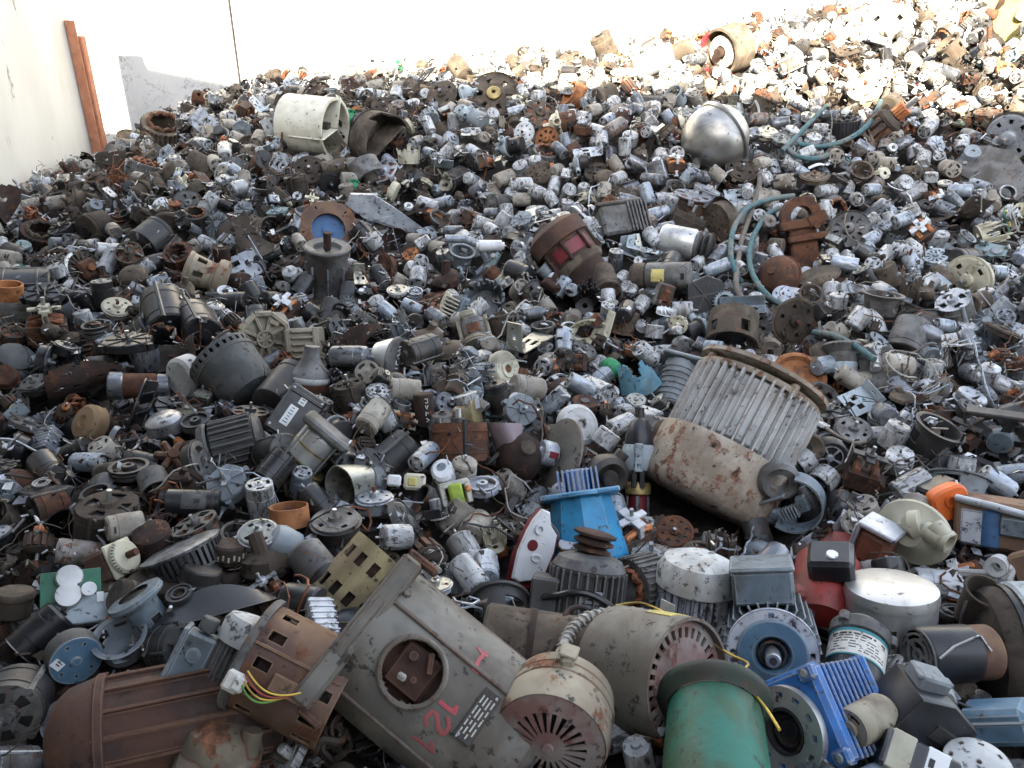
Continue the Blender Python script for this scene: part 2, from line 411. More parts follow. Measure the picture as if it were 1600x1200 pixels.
    vs += [(x, y - 9, z) for x, y, z in vs]
    fs = [(0, 1, 2, 3), (5, 4, 7, 6), (4, 0, 3, 7), (1, 5, 6, 2), (3, 2, 6, 7), (4, 5, 1, 0)]
    M('shade_caster', (.34, .33, .31), (.28, .27, .25), dirt=.3, grime=.2, rough=.8, scale=.15)
    tag(link('shade_caster', MB().mat('shade_caster').add(vs, fs).mesh('shade_caster')), 'unseen grey building behind the viewer, shaped to shade the bay', 'building')
    # unseen low canopy over the viewer's left, added to darken the near heap
    lt = MB().mat('shade_caster').box(3.3, 5.0, .12, -1.85, -.5, 2.78, c=.01)
    for x in (-3.3, -.15): lt.box(.1, .1, 2.72, x, -2.85, 1.36, c=.01)
    tag(link('shade_canopy', lt.mesh('shade_canopy')), 'grey lean-to roof of the hall behind the viewer', 'roof')
    bl = MB().mat('shade_caster').box(6, 17, 7.5, -7.7, -4.2, 3.75, c=.02)  # unseen block added to keep sky light off the left side
    tag(link('sky_blocker', bl.mesh('sky_blocker')), 'unseen tall grey block beyond the left side wall, added to cut sky light', 'building')
    # heap core: the packed mass under the loose pieces
    n = 150; m_ = 130
    X = np.linspace(-2.34, 4.2, n); Yv = np.linspace(.2, Y - .02, m_); GX, GY = np.meshgrid(X, Yv)
    Z = heap(GX, GY) - .10 + rng.normal(0, .012, GX.shape)
    Z[0, :] = .02
    vs = np.stack([GX.ravel(), GY.ravel(), Z.ravel()], 1).tolist()
    fs = [(j * n + i, j * n + i + 1, (j + 1) * n + i + 1, (j + 1) * n + i) for j in range(m_ - 1) for i in range(n - 1)]
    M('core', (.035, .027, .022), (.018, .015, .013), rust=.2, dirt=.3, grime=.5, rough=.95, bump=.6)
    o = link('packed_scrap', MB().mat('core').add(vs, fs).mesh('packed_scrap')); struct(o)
SH0 = -.26; SH1 = -.20
setting()
# ------------------------------------------------------------------ loose pieces: one prototype of each kind
# a prototype: list of (part name, MB, parent index or None), half extents of a bounding box / cylinder for stacking
class Proto:
    def __init__(s, kind, noun, cat, colour, shape, parts, w=1.0):
        s.kind, s.noun, s.cat, s.colour, s.shape, s.w = kind, noun, cat, colour, shape, w
        s.parts = parts; s._m = None; s._p = None
        r, h = shape[1], shape[2]
        s.rad = math.hypot(r, h) if shape[0] == 'c' else math.sqrt(sum(q * q for q in shape[1:]))
        n = 260
        if shape[0] == 'c':
            a = rng.random(n) * 6.283; side = rng.random(n) < (h / (h + r)); q = np.where(side, 1, np.sqrt(rng.random(n)))
            z = np.where(side, rng.uniform(-1, 1, n), np.sign(rng.uniform(-1, 1, n)))
            s.pts = np.stack([r * q * np.cos(a), r * q * np.sin(a), h * z], 1)
        else:
            p = rng.uniform(-1, 1, (n, 3)); ax = rng.integers(0, 3, n); p[np.arange(n), ax] = np.sign(p[np.arange(n), ax]); s.pts = p * np.array(shape[1:])
    def merged(s):
        if s._m is None:
            b = MB()
            for _, q, _p in s.parts: b.merge(q)
            s._b = b; s._m = b.mesh(s.kind)
        return s._m
    def meshes(s):
        if s._p is None: s._p = [q.mesh(nm) for nm, q, _ in s.parts]
        return s._p
    def place(s, Mx, detailed, name=None):
        if not detailed or len(s.parts) == 1:
            o = link(name or s.kind, s.merged()); o.matrix_world = Mx; return o
        o = link(name or s.kind, None); o.matrix_world = Mx; o.empty_display_size = .02
        obs = []
        for (nm, _, pa), me in zip(s.parts, s.meshes()):
            obs.append(link(nm, me, obs[pa] if pa is not None else o))
        return o

def p_small(col, end, L, r=.031, n=18, seed=0, colour=''):
    h = L / 2
    can = MB().mat(col).lathe([(r * .2, h * .99), (r * .24, h + .004), (0, h + .004)], n)
    can.lathe([(0, h * .99), (r * .22, h * .99), (r * .86, h * .98), (r, h * .86), (r, h * .42), (r * 1.035, h * .40), (r * 1.035, -h * .42), (r, -h * .44), (r, -h * .96), (r * .93, -h)], n)
    can.mat('black').box(r * .55, r * .12, h * .16, r * .62, 0, h * .70, c=.0005)
    can.box(.0015, r * .5, h * .12, r * 1.0, 0, h * .62, c=.0003)
    can.box(.0015, r * .5, h * .12, -r * 1.0, 0, h * .62, c=.0003)
    cap = MB().mat('black').lathe([(r * .9, -h * .93), (0, -h * .93)], n)
    cap.mat(end).disc(r * .26, r * .96, -h * .985, .002, [(r * .52, r * .76, 4, .55)], 40, 8)
    cap.lathe([(r * .28, -h * .95), (r * .28, -h - .003), (r * .15, -h - .004), (0, -h - .004)], 12)
    sh = MB().mat('steel').cyl(.0033, -h - .009, h + .018, 8)
    return Proto('can_motor', 'can motor', 'motor', colour, ('c', r, h), [('can', can, None), ('end_cap', cap, 0), ('shaft', sh, None)])

def p_pancake(col, cap, r, hh, seed, colour):
    h = hh / 2; rr = random.Random(seed); nh = rr.choice([4, 6, 8])
    a = MB().mat(col).lathe([(0, -h), (r * .3, -h), (r * .9, -h), (r * .97, -h * .8), (r * .98, h * .5), (r * 1.08, h * .55), (r * 1.09, h * .7), (r * .98, h * .75)], 28)
    b = MB().mat('black').lathe([(r * .95, h * .55), (0, h * .5)], 20)
    b.mat(cap).disc(r * .2, r * .97, h, .003, [(r * .58, r * .76, nh, .28)], 48, 8)
    b.lathe([(r * .97, h * .6), (r * .98, h), (r * .9, h + .001)], 28)
    b.lathe([(r * .3, h), (r * .26, h + .010), (r * .1, h + .012), (0, h + .012)], 16)
    s = MB().mat('rust' if seed % 3 == 0 else 'steel').cyl(r * .07 + .002, h, h + r * .5, 8)
    parts = [('casing', a, None), ('cover', b, 0), ('shaft', s, None)]
    if seed % 2:
        for k in range(3):
            e = MB().mat(col)
            an = k * 2.094; e.at((r * 1.16 * math.cos(an), r * 1.16 * math.sin(an), h * .6), (0, 0, an)).box(r * .34, r * .3, .004, c=.001)
            parts.append(('mounting_ear', e, 0))
    return Proto('pancake_motor', 'pancake motor', 'motor', colour, ('c', r * 1.05, h), parts)

def p_gear(col, gcol, seed, colour):
    r, L = .030, .075; h = L / 2
    can = MB().mat(col).at((0, 0, -.03)).lathe([(0, -h - .006), (r * .3, -h - .006), (r * .35, -h), (r * .9, -h), (r, -h * .85), (r, h)], 18)
    can.mat('black').box(.002, r * .6, .012, r, 0, 0, c=.0003)
    g = MB().mat(gcol).at((.028, 0, .028)); 
    pts = [(.052 * math.cos(a) + (.004 if k % 2 else 0), .046 * math.sin(a)) for k, a in enumerate(np.linspace(0, 6.283, 15)[:-1])]
    g.prism(pts, -.016, .014, .003)
    for k in range(8):
        a = k * .785; g.at((.028, 0, .028), (0, 0, a)).box(.038, .003, .004, .026, 0, .0155, c=.0005)
    g.at((.028, 0, .028)).lathe([(.014, .014), (.012, .024), (.006, .025), (0, .025)], 14)
    for k in range(3):
        a = k * 2.09 + .5; g.at((.028 + .055 * math.cos(a), .052 * math.sin(a), .028)).cyl(.008, -.014, .010, 10)
    s = MB().mat('steel').at((.028, 0, .028)).cyl(.005, .02, .045, 10)
    return Proto('gear_motor', 'gear motor', 'motor', colour, ('b', .055, .045, .07), [('can', can, None), ('gearbox', g, None), ('shaft', s, 1)])

def p_universal(lam, br, coil, seed, colour, sc=1.0):
    q = sc; a = MB().mat(lam)
    for k in range(11): a.box(.086 * q, .076 * q, .0034 * q, 0, 0, (-.021 + k * .0042) * q, c=.0006)
    c = MB().mat(coil)
    for s in (-1, 1):
        c.at((0, s * .022 * q, 0)).tube([(x * q, 0, z * q) for x, z in ((-.030, -.028), (-.034, 0), (-.030, .028), (0, .036), (.030, .028), (.034, 0), (.030, -.028), (0, -.036))], .010 * q, 7, closed=True)
    ee = []
    for s in (-1, 1):
        e = MB().mat(br); ee.append(('bracket', e, None)); e.at((0, 0, 0)).box(.022 * q, .082 * q, .006 * q, 0, 0, s * .060 * q)
        e.box(.07 * q, .02 * q, .006 * q, 0, 0, s * .060 * q)
        for t in (-1, 1): e.box(.012 * q, .012 * q, .04 * q, 0, t * .034 * q, s * .042 * q)
        e.lathe([(.016 * q, s * .050 * q), (.014 * q, s * .068 * q), (.006 * q, s * .070 * q), (0, s * .070 * q)], 12)
    r = MB().mat('copper').cyl(.011 * q, -.052 * q, -.036 * q, 14); r.mat('steel').cyl(.005 * q, -.085 * q, .09 * q, 8)
    r.mat('lam').cyl(.020 * q, -.03 * q, .03 * q, 14)
    return Proto('open_frame_motor', 'open-frame motor', 'motor', colour, ('b', .045 * q, .04 * q, .068 * q), [('laminated_core', a, None), ('coils', c, 0), *ee, ('rotor', r, None)])

def p_rotor(coil, seed, colour):
    a = MB().mat('lam'); n = 12
    for k in range(n):
        t = k * 2 * math.pi / n; a.at((0, 0, 0), (0, 0, t)).box(.010, .0085, .042, .0235, 0, 0, c=.0008)
    a.at().cyl(.021, -.021, .021, 16)
    c = MB().mat(coil)
    for s in (-1, 1): c.lathe([(.006, s * .019), (.024, s * .022), (.025, s * .028), (.014, s * .036), (.007, s * .037)], 14)
    k = MB().mat('copper_bright')
    for i in range(14):
        t = i * 2 * math.pi / 14; k.at((0, 0, 0), (0, 0, t)).box(.003, .0042, .020, .0115, 0, .048, c=.0003)
    k.at().cyl(.0105, .038, .058, 12)
    s = MB().mat('steel').cyl(.0045, -.075, .08, 8)
    return Proto('armature', 'wound armature', 'armature', colour, ('c', .027, .045), [('core', a, None), ('winding', c, 0), ('commutator', k, 0), ('shaft', s, None)])

def p_stator(col, coil, r, hh, seed, colour):
    h = hh / 2; n = 30
    a = MB().mat(col)
    a.wall(r * 1.0, r * 1.0, -h, h, r * .24, None, 40, 1)
    for k in range(n):
        t = k * 2 * math.pi / n; a.at((0, 0, 0), (0, 0, t)).box(r * .08, r * .07, hh * .98, r * 1.02, 0, 0, c=.001)
    c = MB().mat(coil)
    for s in (-1, 1):
        for k in range(10):
            t0 = k * .628; pa = [(r * .68 * math.cos(t0 + .5 * u), r * .68 * math.sin(t0 + .5 * u), s * (h + r * .12 * math.sin(3.14 * u))) for u in (0, .25, .5, .75, 1)]
            c.at().tube(pa, r * .10, 6)
    return Proto('stator', 'ribbed stator ring', 'stator', colour, ('c', r, h), [('ring', a, None), ('winding', c, None)])

def p_disc(col, hub, r, seed, colour):
    rr = random.Random(seed); th = rr.uniform(.006, .014); nh = rr.choice([5, 6, 8, 10])
    a = MB().mat(col).disc(r * .22, r, 0, th, [(r * .52, r * .74, nh, .35)], 60, 9)
    a.lathe([(r * .98, 0), (r, .004), (r * 1.03, .004), (r * 1.03, -th - .006), (r * .97, -th - .006)], 36)
    b = MB().mat(hub).lathe([(r * .30, -th), (r * .30, .010), (r * .2, .014), (r * .09, .014), (r * .09, -.002), (0, -.002)], 20)
    return Proto('slotted_disc', 'slotted end disc', 'disc', colour, ('c', r, .012), [('plate', a, None), ('hub', b, 0)])

def p_bell(col, r, L, seed, colour):
    h = L / 2; rr = random.Random(seed); n = rr.choice([3, 4, 6])
    a = MB().mat(col).wall(r * .78, r, -h, h, .004, [(-h * .3, h * .5, n, .45)], 36, 10)
    b = MB().mat(col).lathe([(0, -h - .008), (r * .25, -h - .008), (r * .3, -h), (r * .72, -h), (r * .78, -h * .9)], 28)
    b.lathe([(r * .2, -h - .004), (r * .18, -h - .02), (0, -h - .02)], 12)
    c = MB().mat(col).wall(r * 1.1, r * 1.12, h * .86, h, r * .14, None, 32, 1)
    return Proto('bell_housing', 'hollow bell housing', 'housing', colour, ('c', r, h), [('wall', a, None), ('end', b, 0), ('rim', c, 0)])

def p_pulley(col, r, seed, colour):
    a = MB().mat(col)
    pr = [(0, -.016), (r * .4, -.016), (r * .42, -.008), (r * .8, -.008), (r * .82, -.018), (r, -.018), (r, -.013), (r * .9, -.006), (r, .001), (r * .9, .007), (r, .014), (r, .018), (r * .82, .018), (r * .8, .006), (r * .4, .006), (r * .34, .022), (r * .14, .022), (r * .14, .0), (0, .0)]
    a.lathe(pr, 30)
    return Proto('pulley', 'grooved pulley', 'pulley', colour, ('c', r, .02), [('wheel', a, None)])

def p_fan(col, r, n, seed, colour):
    a = MB().mat(col).lathe([(0, .012), (r * .30, .012), (r * .36, .004), (r * .36, -.010), (0, -.010)], 20)
    for k in range(n):
        t = k * 2 * math.pi / n
        a.at((0, 0, 0), (.5, 0, t)).box(r * .66, r * .03 + .001, .024, r * .66, 0, 0, c=.0006)
    a.at().disc(r * .3, r * .98, -.014, .003, None, 32, 1)
    return Proto('impeller', 'bladed impeller', 'fan', colour, ('c', r, .016), [('wheel', a, None)])

def p_bearing(col, r, seed, colour):
    a = MB().mat(col).lathe([(r * .45, -.008), (r * .98, -.008), (r, -.006), (r, .006), (r * .98, .008), (r * .82, .008), (r * .80, .005), (r * .62, .005), (r * .6, .008), (r * .45, .008), (r * .45, -.008)], 26)
    return Proto('bearing', 'bearing', 'ring', colour, ('c', r, .008), [('ring', a, None)])

def p_magnet(col, r, seed, colour):
    a = MB().mat(col).wall(r, r, -.022, .022, r * .2, None, 26, 1)
    a.wall(r * 1.03, r * 1.03, -.006, .006, r * .05, None, 26, 1)
    return Proto('open_sleeve', 'short open sleeve', 'sleeve', colour, ('c', r, .022), [('sleeve', a, None)])

def p_bracket(col, seed, colour):
    rr = random.Random(seed); w, l = rr.uniform(.03, .055), rr.uniform(.07, .13)
    a = MB().mat(col)
    def fn(u, v): return (w * (u - .5) * 2 * (1 - .35 * v * (seed % 2)), l * (v - .5) * 2 if v < .62 else l * .24, 0 if v < .62 else (v - .62) * l * 1.4), ((0, 0, 1) if v < .62 else (0, 1, 0))
    a.shell(fn, 10, 14, .003, lambda i, j: (j in (3, 4) and i in (2, 3, 6, 7)) or (j == 11 and i in (4, 5)), wrap=False)
    a.at((0, -l * .1, .008)).cyl(.008, -.008, .006, 10)
    return Proto('bracket', 'bent bracket', 'bracket', colour, ('b', w, l, .02), [('plate', a, None)])

def p_sheet(col, seed, colour):
    rr = random.Random(seed); w, l = rr.uniform(.05, .08), rr.uniform(.06, .12); ph = rr.random() * 6
    def fn(u, v):
        x, y = (u - .5) * 2 * w * (1 + .25 * math.sin(v * 5 + ph)), (v - .5) * 2 * l; z = .022 * math.sin(x * 30 + ph) + .014 * math.sin(y * 26 + ph * 2)
        return (x, y, z), Vector((-.6 * math.cos(x * 30 + ph), -.4 * math.cos(y * 26 + ph * 2), 1)).normalized()
    hs = {(rr.randrange(12), rr.randrange(12)) for _ in range(8)}
    a = MB().mat(col).shell(fn, 12, 12, .0025, lambda i, j: (i, j) in hs or (i + j < 2) or (i - j > 8 and seed % 2), wrap=False)
    return Proto('bent_sheet', 'crumpled metal sheet', 'sheet', colour, ('b', w, l, .02), [('sheet', a, None)])

def p_transformer(lam, coil, seed, colour):
    a = MB().mat(lam)
    for k in range(8): a.box(.072, .0042, .060, 0, -.0175 + k * .005, 0, c=.0006)
    c = MB().mat(coil).box(.046, .056, .034, 0, 0, 0, c=.008)
    d = MB().mat('zinc').box(.078, .03, .003, 0, 0, .032, c=.0005); d.box(.012, .006, .008, .02, .03, .02, c=.001)
    return Proto('transformer', 'laminated transformer', 'transformer', colour, ('b', .038, .03, .032), [('core', a, None), ('winding', c, None), ('clamp', d, 0)])

def p_stepper(col, seed, colour):
    a = MB().mat('cast_dark').box(.052, .052, .026, 0, 0, 0, c=.005)
    b = MB().mat(col)
    for s in (-1, 1): b.box(.055, .055, .009, 0, 0, s * .018, c=.005)
    b.mat('black')
    for x in (-1, 1):
        for y in (-1, 1): b.cyl(.003, .0225, .0232, 8) if False else b.at((x * .021, y * .021, 0)).cyl(.003, .021, .0236, 8)
    b.at(); b.mat(col).lathe([(.013, .022), (.012, .026), (0, .026)], 14)
    s = MB().mat('steel').cyl(.0035, .02, .045, 8)
    return Proto('stepper_motor', 'square stepper motor', 'motor', colour, ('b', .028, .028, .024), [('body', a, None), ('end_plates', b, 0), ('shaft', s, None)])

def p_pump(col, body, seed, colour):
    r = .04; a = MB().mat(col).lathe([(0, .03), (r * .5, .028), (r * .9, .014), (r * 1.0, 0), (r * 1.15, -.002), (r * 1.15, -.010), (r, -.010)], 24)
    a.at((0, 0, 0), (0, R(90), .4)).wall(.014, .013, .02, .066, .003, None, 16, 1); a.at().wall(.013, .012, .02, .05, .003, None, 16, 1)
    b = MB().mat(body).lathe([(r * 1.05, -.012), (r * .92, -.016), (r * .92, -.06), (r * .8, -.066), (0, -.066)], 22)
    b.mat('black').box(.03, .02, .012, .035, 0, -.04, c=.002)
    return Proto('pump', 'dome-headed pump', 'pump', colour, ('c', .045, .05), [('head', a, None), ('motor_body', b, None)])

def p_cylinder(col, r, L, seed, colour):
    h = L / 2; a = MB().mat(col).lathe([(0, -h), (r * .9, -h), (r, -h * .94), (r, h * .6), (r * .96, h * .63), (r * .96, h * .68), (r, h * .71), (r, h * .95), (r * .92, h), (r * .8, h * .97), (0, h * .96)], 22)
    b = MB().mat('black').cyl(r * .35, h * .9, h * 1.08, 12)
    return Proto('canister', 'plain round canister', 'canister', colour, ('c', r, h), [('body', a, None), ('plug', b, 0)])

def p_big(col, cap, r, L, seed, colour):
    h = L / 2; rr = random.Random(seed)
    a = MB().mat(col).lathe([(r * .90, -h), (r, -h * .93), (r, -h * .6), (r * 1.03, -h * .58), (r * 1.03, -h * .5), (r, -h * .48), (r, h * .5), (r * 1.03, h * .52), (r * 1.03, h * .60), (r, h * .62), (r * .97, h)], 30)
    b = MB().mat('black').lathe([(r * .9, h * .85), (0, h * .85)], 20)
    b.mat(cap).disc(r * .2, r * .97, h, .004, [(r * .42, r * .8, rr.choice([4, 6, 12]), .5)], 48, 7)
    b.lathe([(r * .3, h), (r * .27, h + .012), (r * .12, h + .014), (0, h + .014)], 18)
    c = MB().mat(cap).lathe([(0, -h - .01), (r * .3, -h - .01), (r * .34, -h), (r * .92, -h)], 24)
    for k in range(4):
        t = k * 1.57 + .4; c.at((r * .98 * math.cos(t), r * .98 * math.sin(t), 0)).cyl(.006, -h - .006, h + .008, 8)
    s = MB().mat('steel').cyl(r * .1, h, h + r * .6, 10)
    return Proto('round_motor', 'thick round motor', 'motor', colour, ('c', r, h), [('casing', a, None), ('vented_cap', b, None), ('end_plate', c, None), ('shaft', s, None)])

def p_frame(col, seed, colour):
    """open cast frame with windows (washing machine motor)"""
    r, h = .062, .04; a = MB().mat('lam')
    for k in range(9): a.cyl(r * .92, -.022 + k * .0052, -.0185 + k * .0052, 24, .0003)
    b = MB().mat(col)
    for s in (-1, 1):
        b.disc(r * .25, r * 1.02, s * h, .004, [(r * .5, r * .84, 6, .6)], 48, 6)
        b.lathe([(r * .32, s * h), (r * .28, s * (h + .012)), (0, s * (h + .012))], 16)
        for k in range(6):
            t = k * 1.047; b.at((r * .95 * math.cos(t), r * .95 * math.sin(t), 0), (0, 0, t)).box(.010, .02, h * .62, 0, 0, s * h * .7, c=.002)
        b.at()
    c = MB().mat('copper')
    for s in (-1, 1): c.lathe([(r * .45, s * .024), (r * .78, s * .025), (r * .8, s * .033), (r * .5, s * .036)], 22)
    s = MB().mat('steel').cyl(.005, -.07, .075, 8)
    return Proto('frame_motor', 'cast-frame motor', 'motor', colour, ('c', r, h), [('core', a, None), ('cast_frame', b, None), ('winding', c, 0), ('shaft', s, None)])

def p_board(col, seed, colour):
    a = MB().mat(col).box(.085, .06, .0025, c=.0005)
    b = MB(); rr = random.Random(seed)
    for k in range(8):
        b.mat(rr.choice(['black', 'white', 'zinc', 'yellow', 'plastic_pale', 'black'])).box(rr.uniform(.006, .02), rr.uniform(.006, .016), .009, rr.uniform(-.03, .03), rr.uniform(-.02, .02), .006, c=.001)
    b.mat('steel').at((.02, .01, 0)).cyl(.014, .002, .02, 14)
    return Proto('circuit_board', 'broken circuit board', 'circuit board', colour, ('b', .042, .03, .012), [('board', a, None), ('components', b, 0)])

def p_lump(col, seed, colour):
    a = MB().mat(col).lump(.045, seed, 14, .3, (1, .8, .6))
    a.at((0, 0, .02), (.5, .3, 0)).cyl(.012, 0, .04, 8)
    return Proto('scrap_lump', 'crusted lump', 'scrap lump', colour, ('b', .04, .032, .025), [('lump', a, None)])

def p_block(col, seed, colour):
    rr = random.Random(seed); a = MB().mat(col).box(.09, .06, .045, c=.004)
    for k in range(6): a.box(.004, .064, .05, -.035 + k * .014, 0, 0, c=.0008)
    b = MB().mat('steel').cyl(.016, .022, .036, 16); b.mat('black').cyl(.008, .03, .0368, 10)
    return Proto('gear_case', 'ribbed gear case', 'gear case', colour, ('b', .047, .032, .026), [('case', a, None), ('boss', b, 0)])

def p_strip(col, seed, colour):
    rr = random.Random(seed); l = rr.uniform(.10, .2); k = rr.uniform(-.6, .6)
    a = MB().mat(col).ribbon([(l * (t - .5), k * l * (t - .5) ** 2, .02 * math.sin(t * 5 + seed)) for t in np.linspace(0, 1, 9)], rr.uniform(.012, .022), .0035)
    a.at((l * .42, k * l * .17, .0)).cyl(.007, -.006, .008, 10)
    return Proto('metal_strip', 'bent metal strip', 'strip', colour, ('b', l / 2, .012, .008), [('strip', a, None)])

def p_wires(col, seed, colour):
    rr = random.Random(seed); a = MB().mat(col)
    for k in range(7):
        p = Vector((rr.uniform(-.03, .03), rr.uniform(-.03, .03), 0)); d = Vector((rr.gauss(0, 1), rr.gauss(0, 1), .2)).normalized(); pa = []
        for i in range(11):
            pa.append(tuple(p)); d = (d + Vector((rr.gauss(0, .5), rr.gauss(0, .5), rr.gauss(0, .35)))).normalized(); p = p + d * .016; p.z = abs(p.z)
        a.tube(pa, .0016, 4)
    return Proto('wire_tangle', 'wire tangle', 'wire', colour, ('b', .05, .05, .012), [('wires', a, None)])

def p_half(col, r, seed, colour):
    a = MB().mat(col).lathe([(r, 0), (r * .98, r * .3), (r * .8, r * .62), (r * .45, r * .8), (0, r * .84)], 24)
    a.lathe([(r * 1.1, 0), (r * 1.1, -.006), (r * .93, -.006), (r * .92, r * .28), (r * .7, r * .58), (0, r * .74)], 24); a.lathe([(r, 0), (r * 1.1, 0)], 24)
    a.lathe([(r * .2, r * .8), (r * .18, r * .96), (0, r * .96)], 12)
    return Proto('dome_cover', 'round domed cover', 'cover', colour, ('c', r, r * .4), [('cover', a, None)])

def p_coil(col, seed, colour):
    rr = random.Random(seed); a = MB().mat(col)
    for k in range(5):
        r0 = rr.uniform(.018, .032); ph = rr.random() * 6; ax = (rr.uniform(-1, 1), rr.uniform(-1, 1), rr.uniform(0, 3)); a.at((rr.uniform(-.015, .015), rr.uniform(-.015, .015), rr.uniform(-.008, .008)), ax)
        a.tube([(r0 * (1 + .25 * math.sin(2 * t + ph)) * math.cos(t), r0 * math.sin(t), .006 * math.sin(3 * t)) for t in np.linspace(0, 6.283, 17)[:-1]], rr.uniform(.003, .0065), 6, closed=True)
    return Proto('winding_clump', 'winding clump', 'winding', colour, ('b', .038, .038, .02), [('clump', a, None)])
def p_shard(col, seed, colour):
    rr = random.Random(seed); r = rr.uniform(.035, .06); cut = [rr.randrange(3, 10) for _ in range(26)]
    a = MB().mat(col).wall(r * .8, r, -.035, .035, .004, None, 26, 10, 0, rr.uniform(2.4, 4.0)) if False else MB().mat(col)
    a1 = rr.uniform(2.6, 4.2)
    def fn(u, v):
        t = a1 * u; q = r * (.8 + .25 * v); return (q * math.cos(t), q * math.sin(t), -.035 + .07 * v), (math.cos(t), math.sin(t), 0)
    a.shell(fn, 26, 10, .004, lambda i, j: j > cut[i] or (seed % 2 and i % 7 in (2, 3) and 2 < j < 6), wrap=False)
    for k in range(4): t = a1 * (k + .5) / 4; a.at((0, 0, 0), (0, 0, t)).box(.012, .004, .05, r * .8, 0, -.006, c=.001)
    a.at().disc(.01, r * .8, -.034, .004, None, 24, 2)
    return Proto('broken_housing', 'broken housing', 'housing', colour, ('b', r, r, .035), [('shell', a, None)])
def p_mech(col, seed, colour):
    rr = random.Random(seed); a = MB().mat(col).prism([(-.05, -.03), (-.046, .02), (-.01, .034), (.044, .03), (.05, -.01), (.02, -.034)], -.0015, .0015)
    a.box(.004, .04, .022, -.048, 0, -.010, c=.0005); a.box(.05, .004, .02, .01, .032, -.01, c=.0005); a.box(.014, .01, .026, .03, -.012, .012, c=.001)
    b = MB().mat('white' if seed % 2 else 'plastic_grey').at((-.02, .004, 0)).cyl(.017, .002, .008, 20)
    for k in range(16): b.at((-.02, .004, .005), (0, 0, k * .3927)).box(.004, .0025, .005, .018, 0, 0, c=.0003)
    b.at((.012, .014, 0)).cyl(.009, .002, .011, 14)
    m = MB().mat('can_pale').at((.018, -.008, -.016)).cyl(.014, -.018, .012, 16)
    w = MB().mat('wire_red' if seed % 2 else 'black').tube([(.03, -.02, .01), (.045, -.03, .02), (.05, -.045, .01), (.035, -.055, .0)], .0012, 4)
    return Proto('drive_mechanism', 'drive mechanism', 'mechanism', colour, ('b', .05, .034, .02), [('plate', a, None), ('gears', b, 0), ('motor_can', m, 0), ('lead', w, None)])
P = []
def add(w, p): p.w = w; P.append(p)
for L, w in ((.088, 1.2), (.070, 1.0), (.104, .7)):
    add(w * 2.3, p_small('can_pale', 'can_pale', L, colour='pale scuffed'))
    add(w * 1.3, p_small('can_blue', 'can_pale', L, .028, colour='blue-tinged'))
    add(w * 1.2, p_small('can_grey', 'can_pale', L, .029, colour='grey streaked'))
    add(w * .6, p_small('can_rusty', 'can_grey', L, .032, colour='rust-stained'))
add(1.4, p_small('can_pale', 'can_grey', .05, .034, colour='stubby pale'))
add(3.6, p_small('can_dust', 'can_dust', .085, .033, colour='dusty beige'))
add(2.0, p_small('can_dark', 'can_grey', .085, .033, colour='dark grimy'))
add(.9, p_small('black', 'can_pale', .095, .036, colour='black'))
for k, (c1, c2, r, h, nm) in enumerate([('alu', 'alu', .045, .034, 'dull aluminium'), ('mud', 'mud', .062, .04, 'mud-caked'), ('cast_dark', 'cast', .06, .045, 'dark grey'), ('cream', 'cream', .05, .03, 'cream painted'),
        ('can_pale', 'zinc', .042, .026, 'pale tinny'), ('rust', 'rust', .055, .035, 'rust-brown'), ('earthy', 'earthy', .07, .045, 'earth-brown'), ('black', 'can_grey', .05, .04, 'black-sided'), ('plastic_teal', 'white', .044, .03, 'pale teal')]):
    add(.5, p_pancake(c1, c2, r, h, k, nm))
add(.9, p_gear('can_grey', 'black', 0, 'black-geared')); add(.9, p_gear('can_pale', 'plastic_grey', 1, 'grey-geared')); add(.6, p_gear('can_dark', 'alu', 2, 'bright-geared'))
add(.5, p_universal('lam', 'cream', 'copper', 0, 'cream-bracketed')); add(.9, p_universal('lam', 'alu', 'copper', 1, 'grey')); add(.8, p_universal('rust_dark', 'cast_dark', 'rust', 2, 'rusty dark')); add(.5, p_universal('lam', 'white', 'copper_bright', 3, 'white-bracketed'))
add(.8, p_rotor('copper', 0, 'copper-wound')); add(.6, p_rotor('mud', 1, 'dirty brown'))
add(.45, p_stator('cast', 'copper', .058, .05, 0, 'grey')); add(.4, p_stator('rust', 'rust_dark', .062, .055, 1, 'rusty'))
for k, (c1, c2, r, nm) in enumerate([('alu', 'steel', .058, 'bright grey'), ('cast', 'cast', .07, 'dull grey'), ('rust_orange', 'rust', .055, 'orange rusted'), ('mud', 'cast_dark', .075, 'muddy')]): add(.28, p_disc(c1, c2, r, k, nm))
for k, (c1, r, L, nm) in enumerate([('cast', .05, .06, 'grey cast'), ('earthy', .058, .07, 'earth-caked'), ('plastic_grey', .045, .05, 'blue-grey'), ('cast_dark', .06, .075, 'blackened')]): add(.55, p_bell(c1, r, L, k, nm))
for k, (c1, r, nm) in enumerate([('cast_dark', .05, 'dark'), ('rust', .045, 'rusty'), ('alu', .038, 'light')]): add(.35, p_pulley(c1, r, k, nm))
for k, (c1, r, n, nm) in enumerate([('plastic_grey', .045, 12, 'blue-grey'), ('black', .055, 9, 'black'), ('white', .04, 14, 'white')]): add(.3, p_fan(c1, r, n, k, nm))
for k, (c1, r, nm) in enumerate([('white', .026, 'white'), ('steel', .022, 'steel'), ('cast_dark', .03, 'dark')]): add(.35, p_bearing(c1, r, k, nm))
for k, (c1, r, nm) in enumerate([('can_grey', .036, 'grey'), ('rust', .045, 'rust-brown'), ('cast_dark', .04, 'dark')]): add(.35, p_magnet(c1, r, k, nm))
for k, (c1, nm) in enumerate([('alu', 'dull aluminium'), ('zinc', 'yellowish zinc'), ('plastic_pale', 'pale blue-grey'), ('can_pale', 'pale')]): add(.6, p_bracket(c1, k, nm))
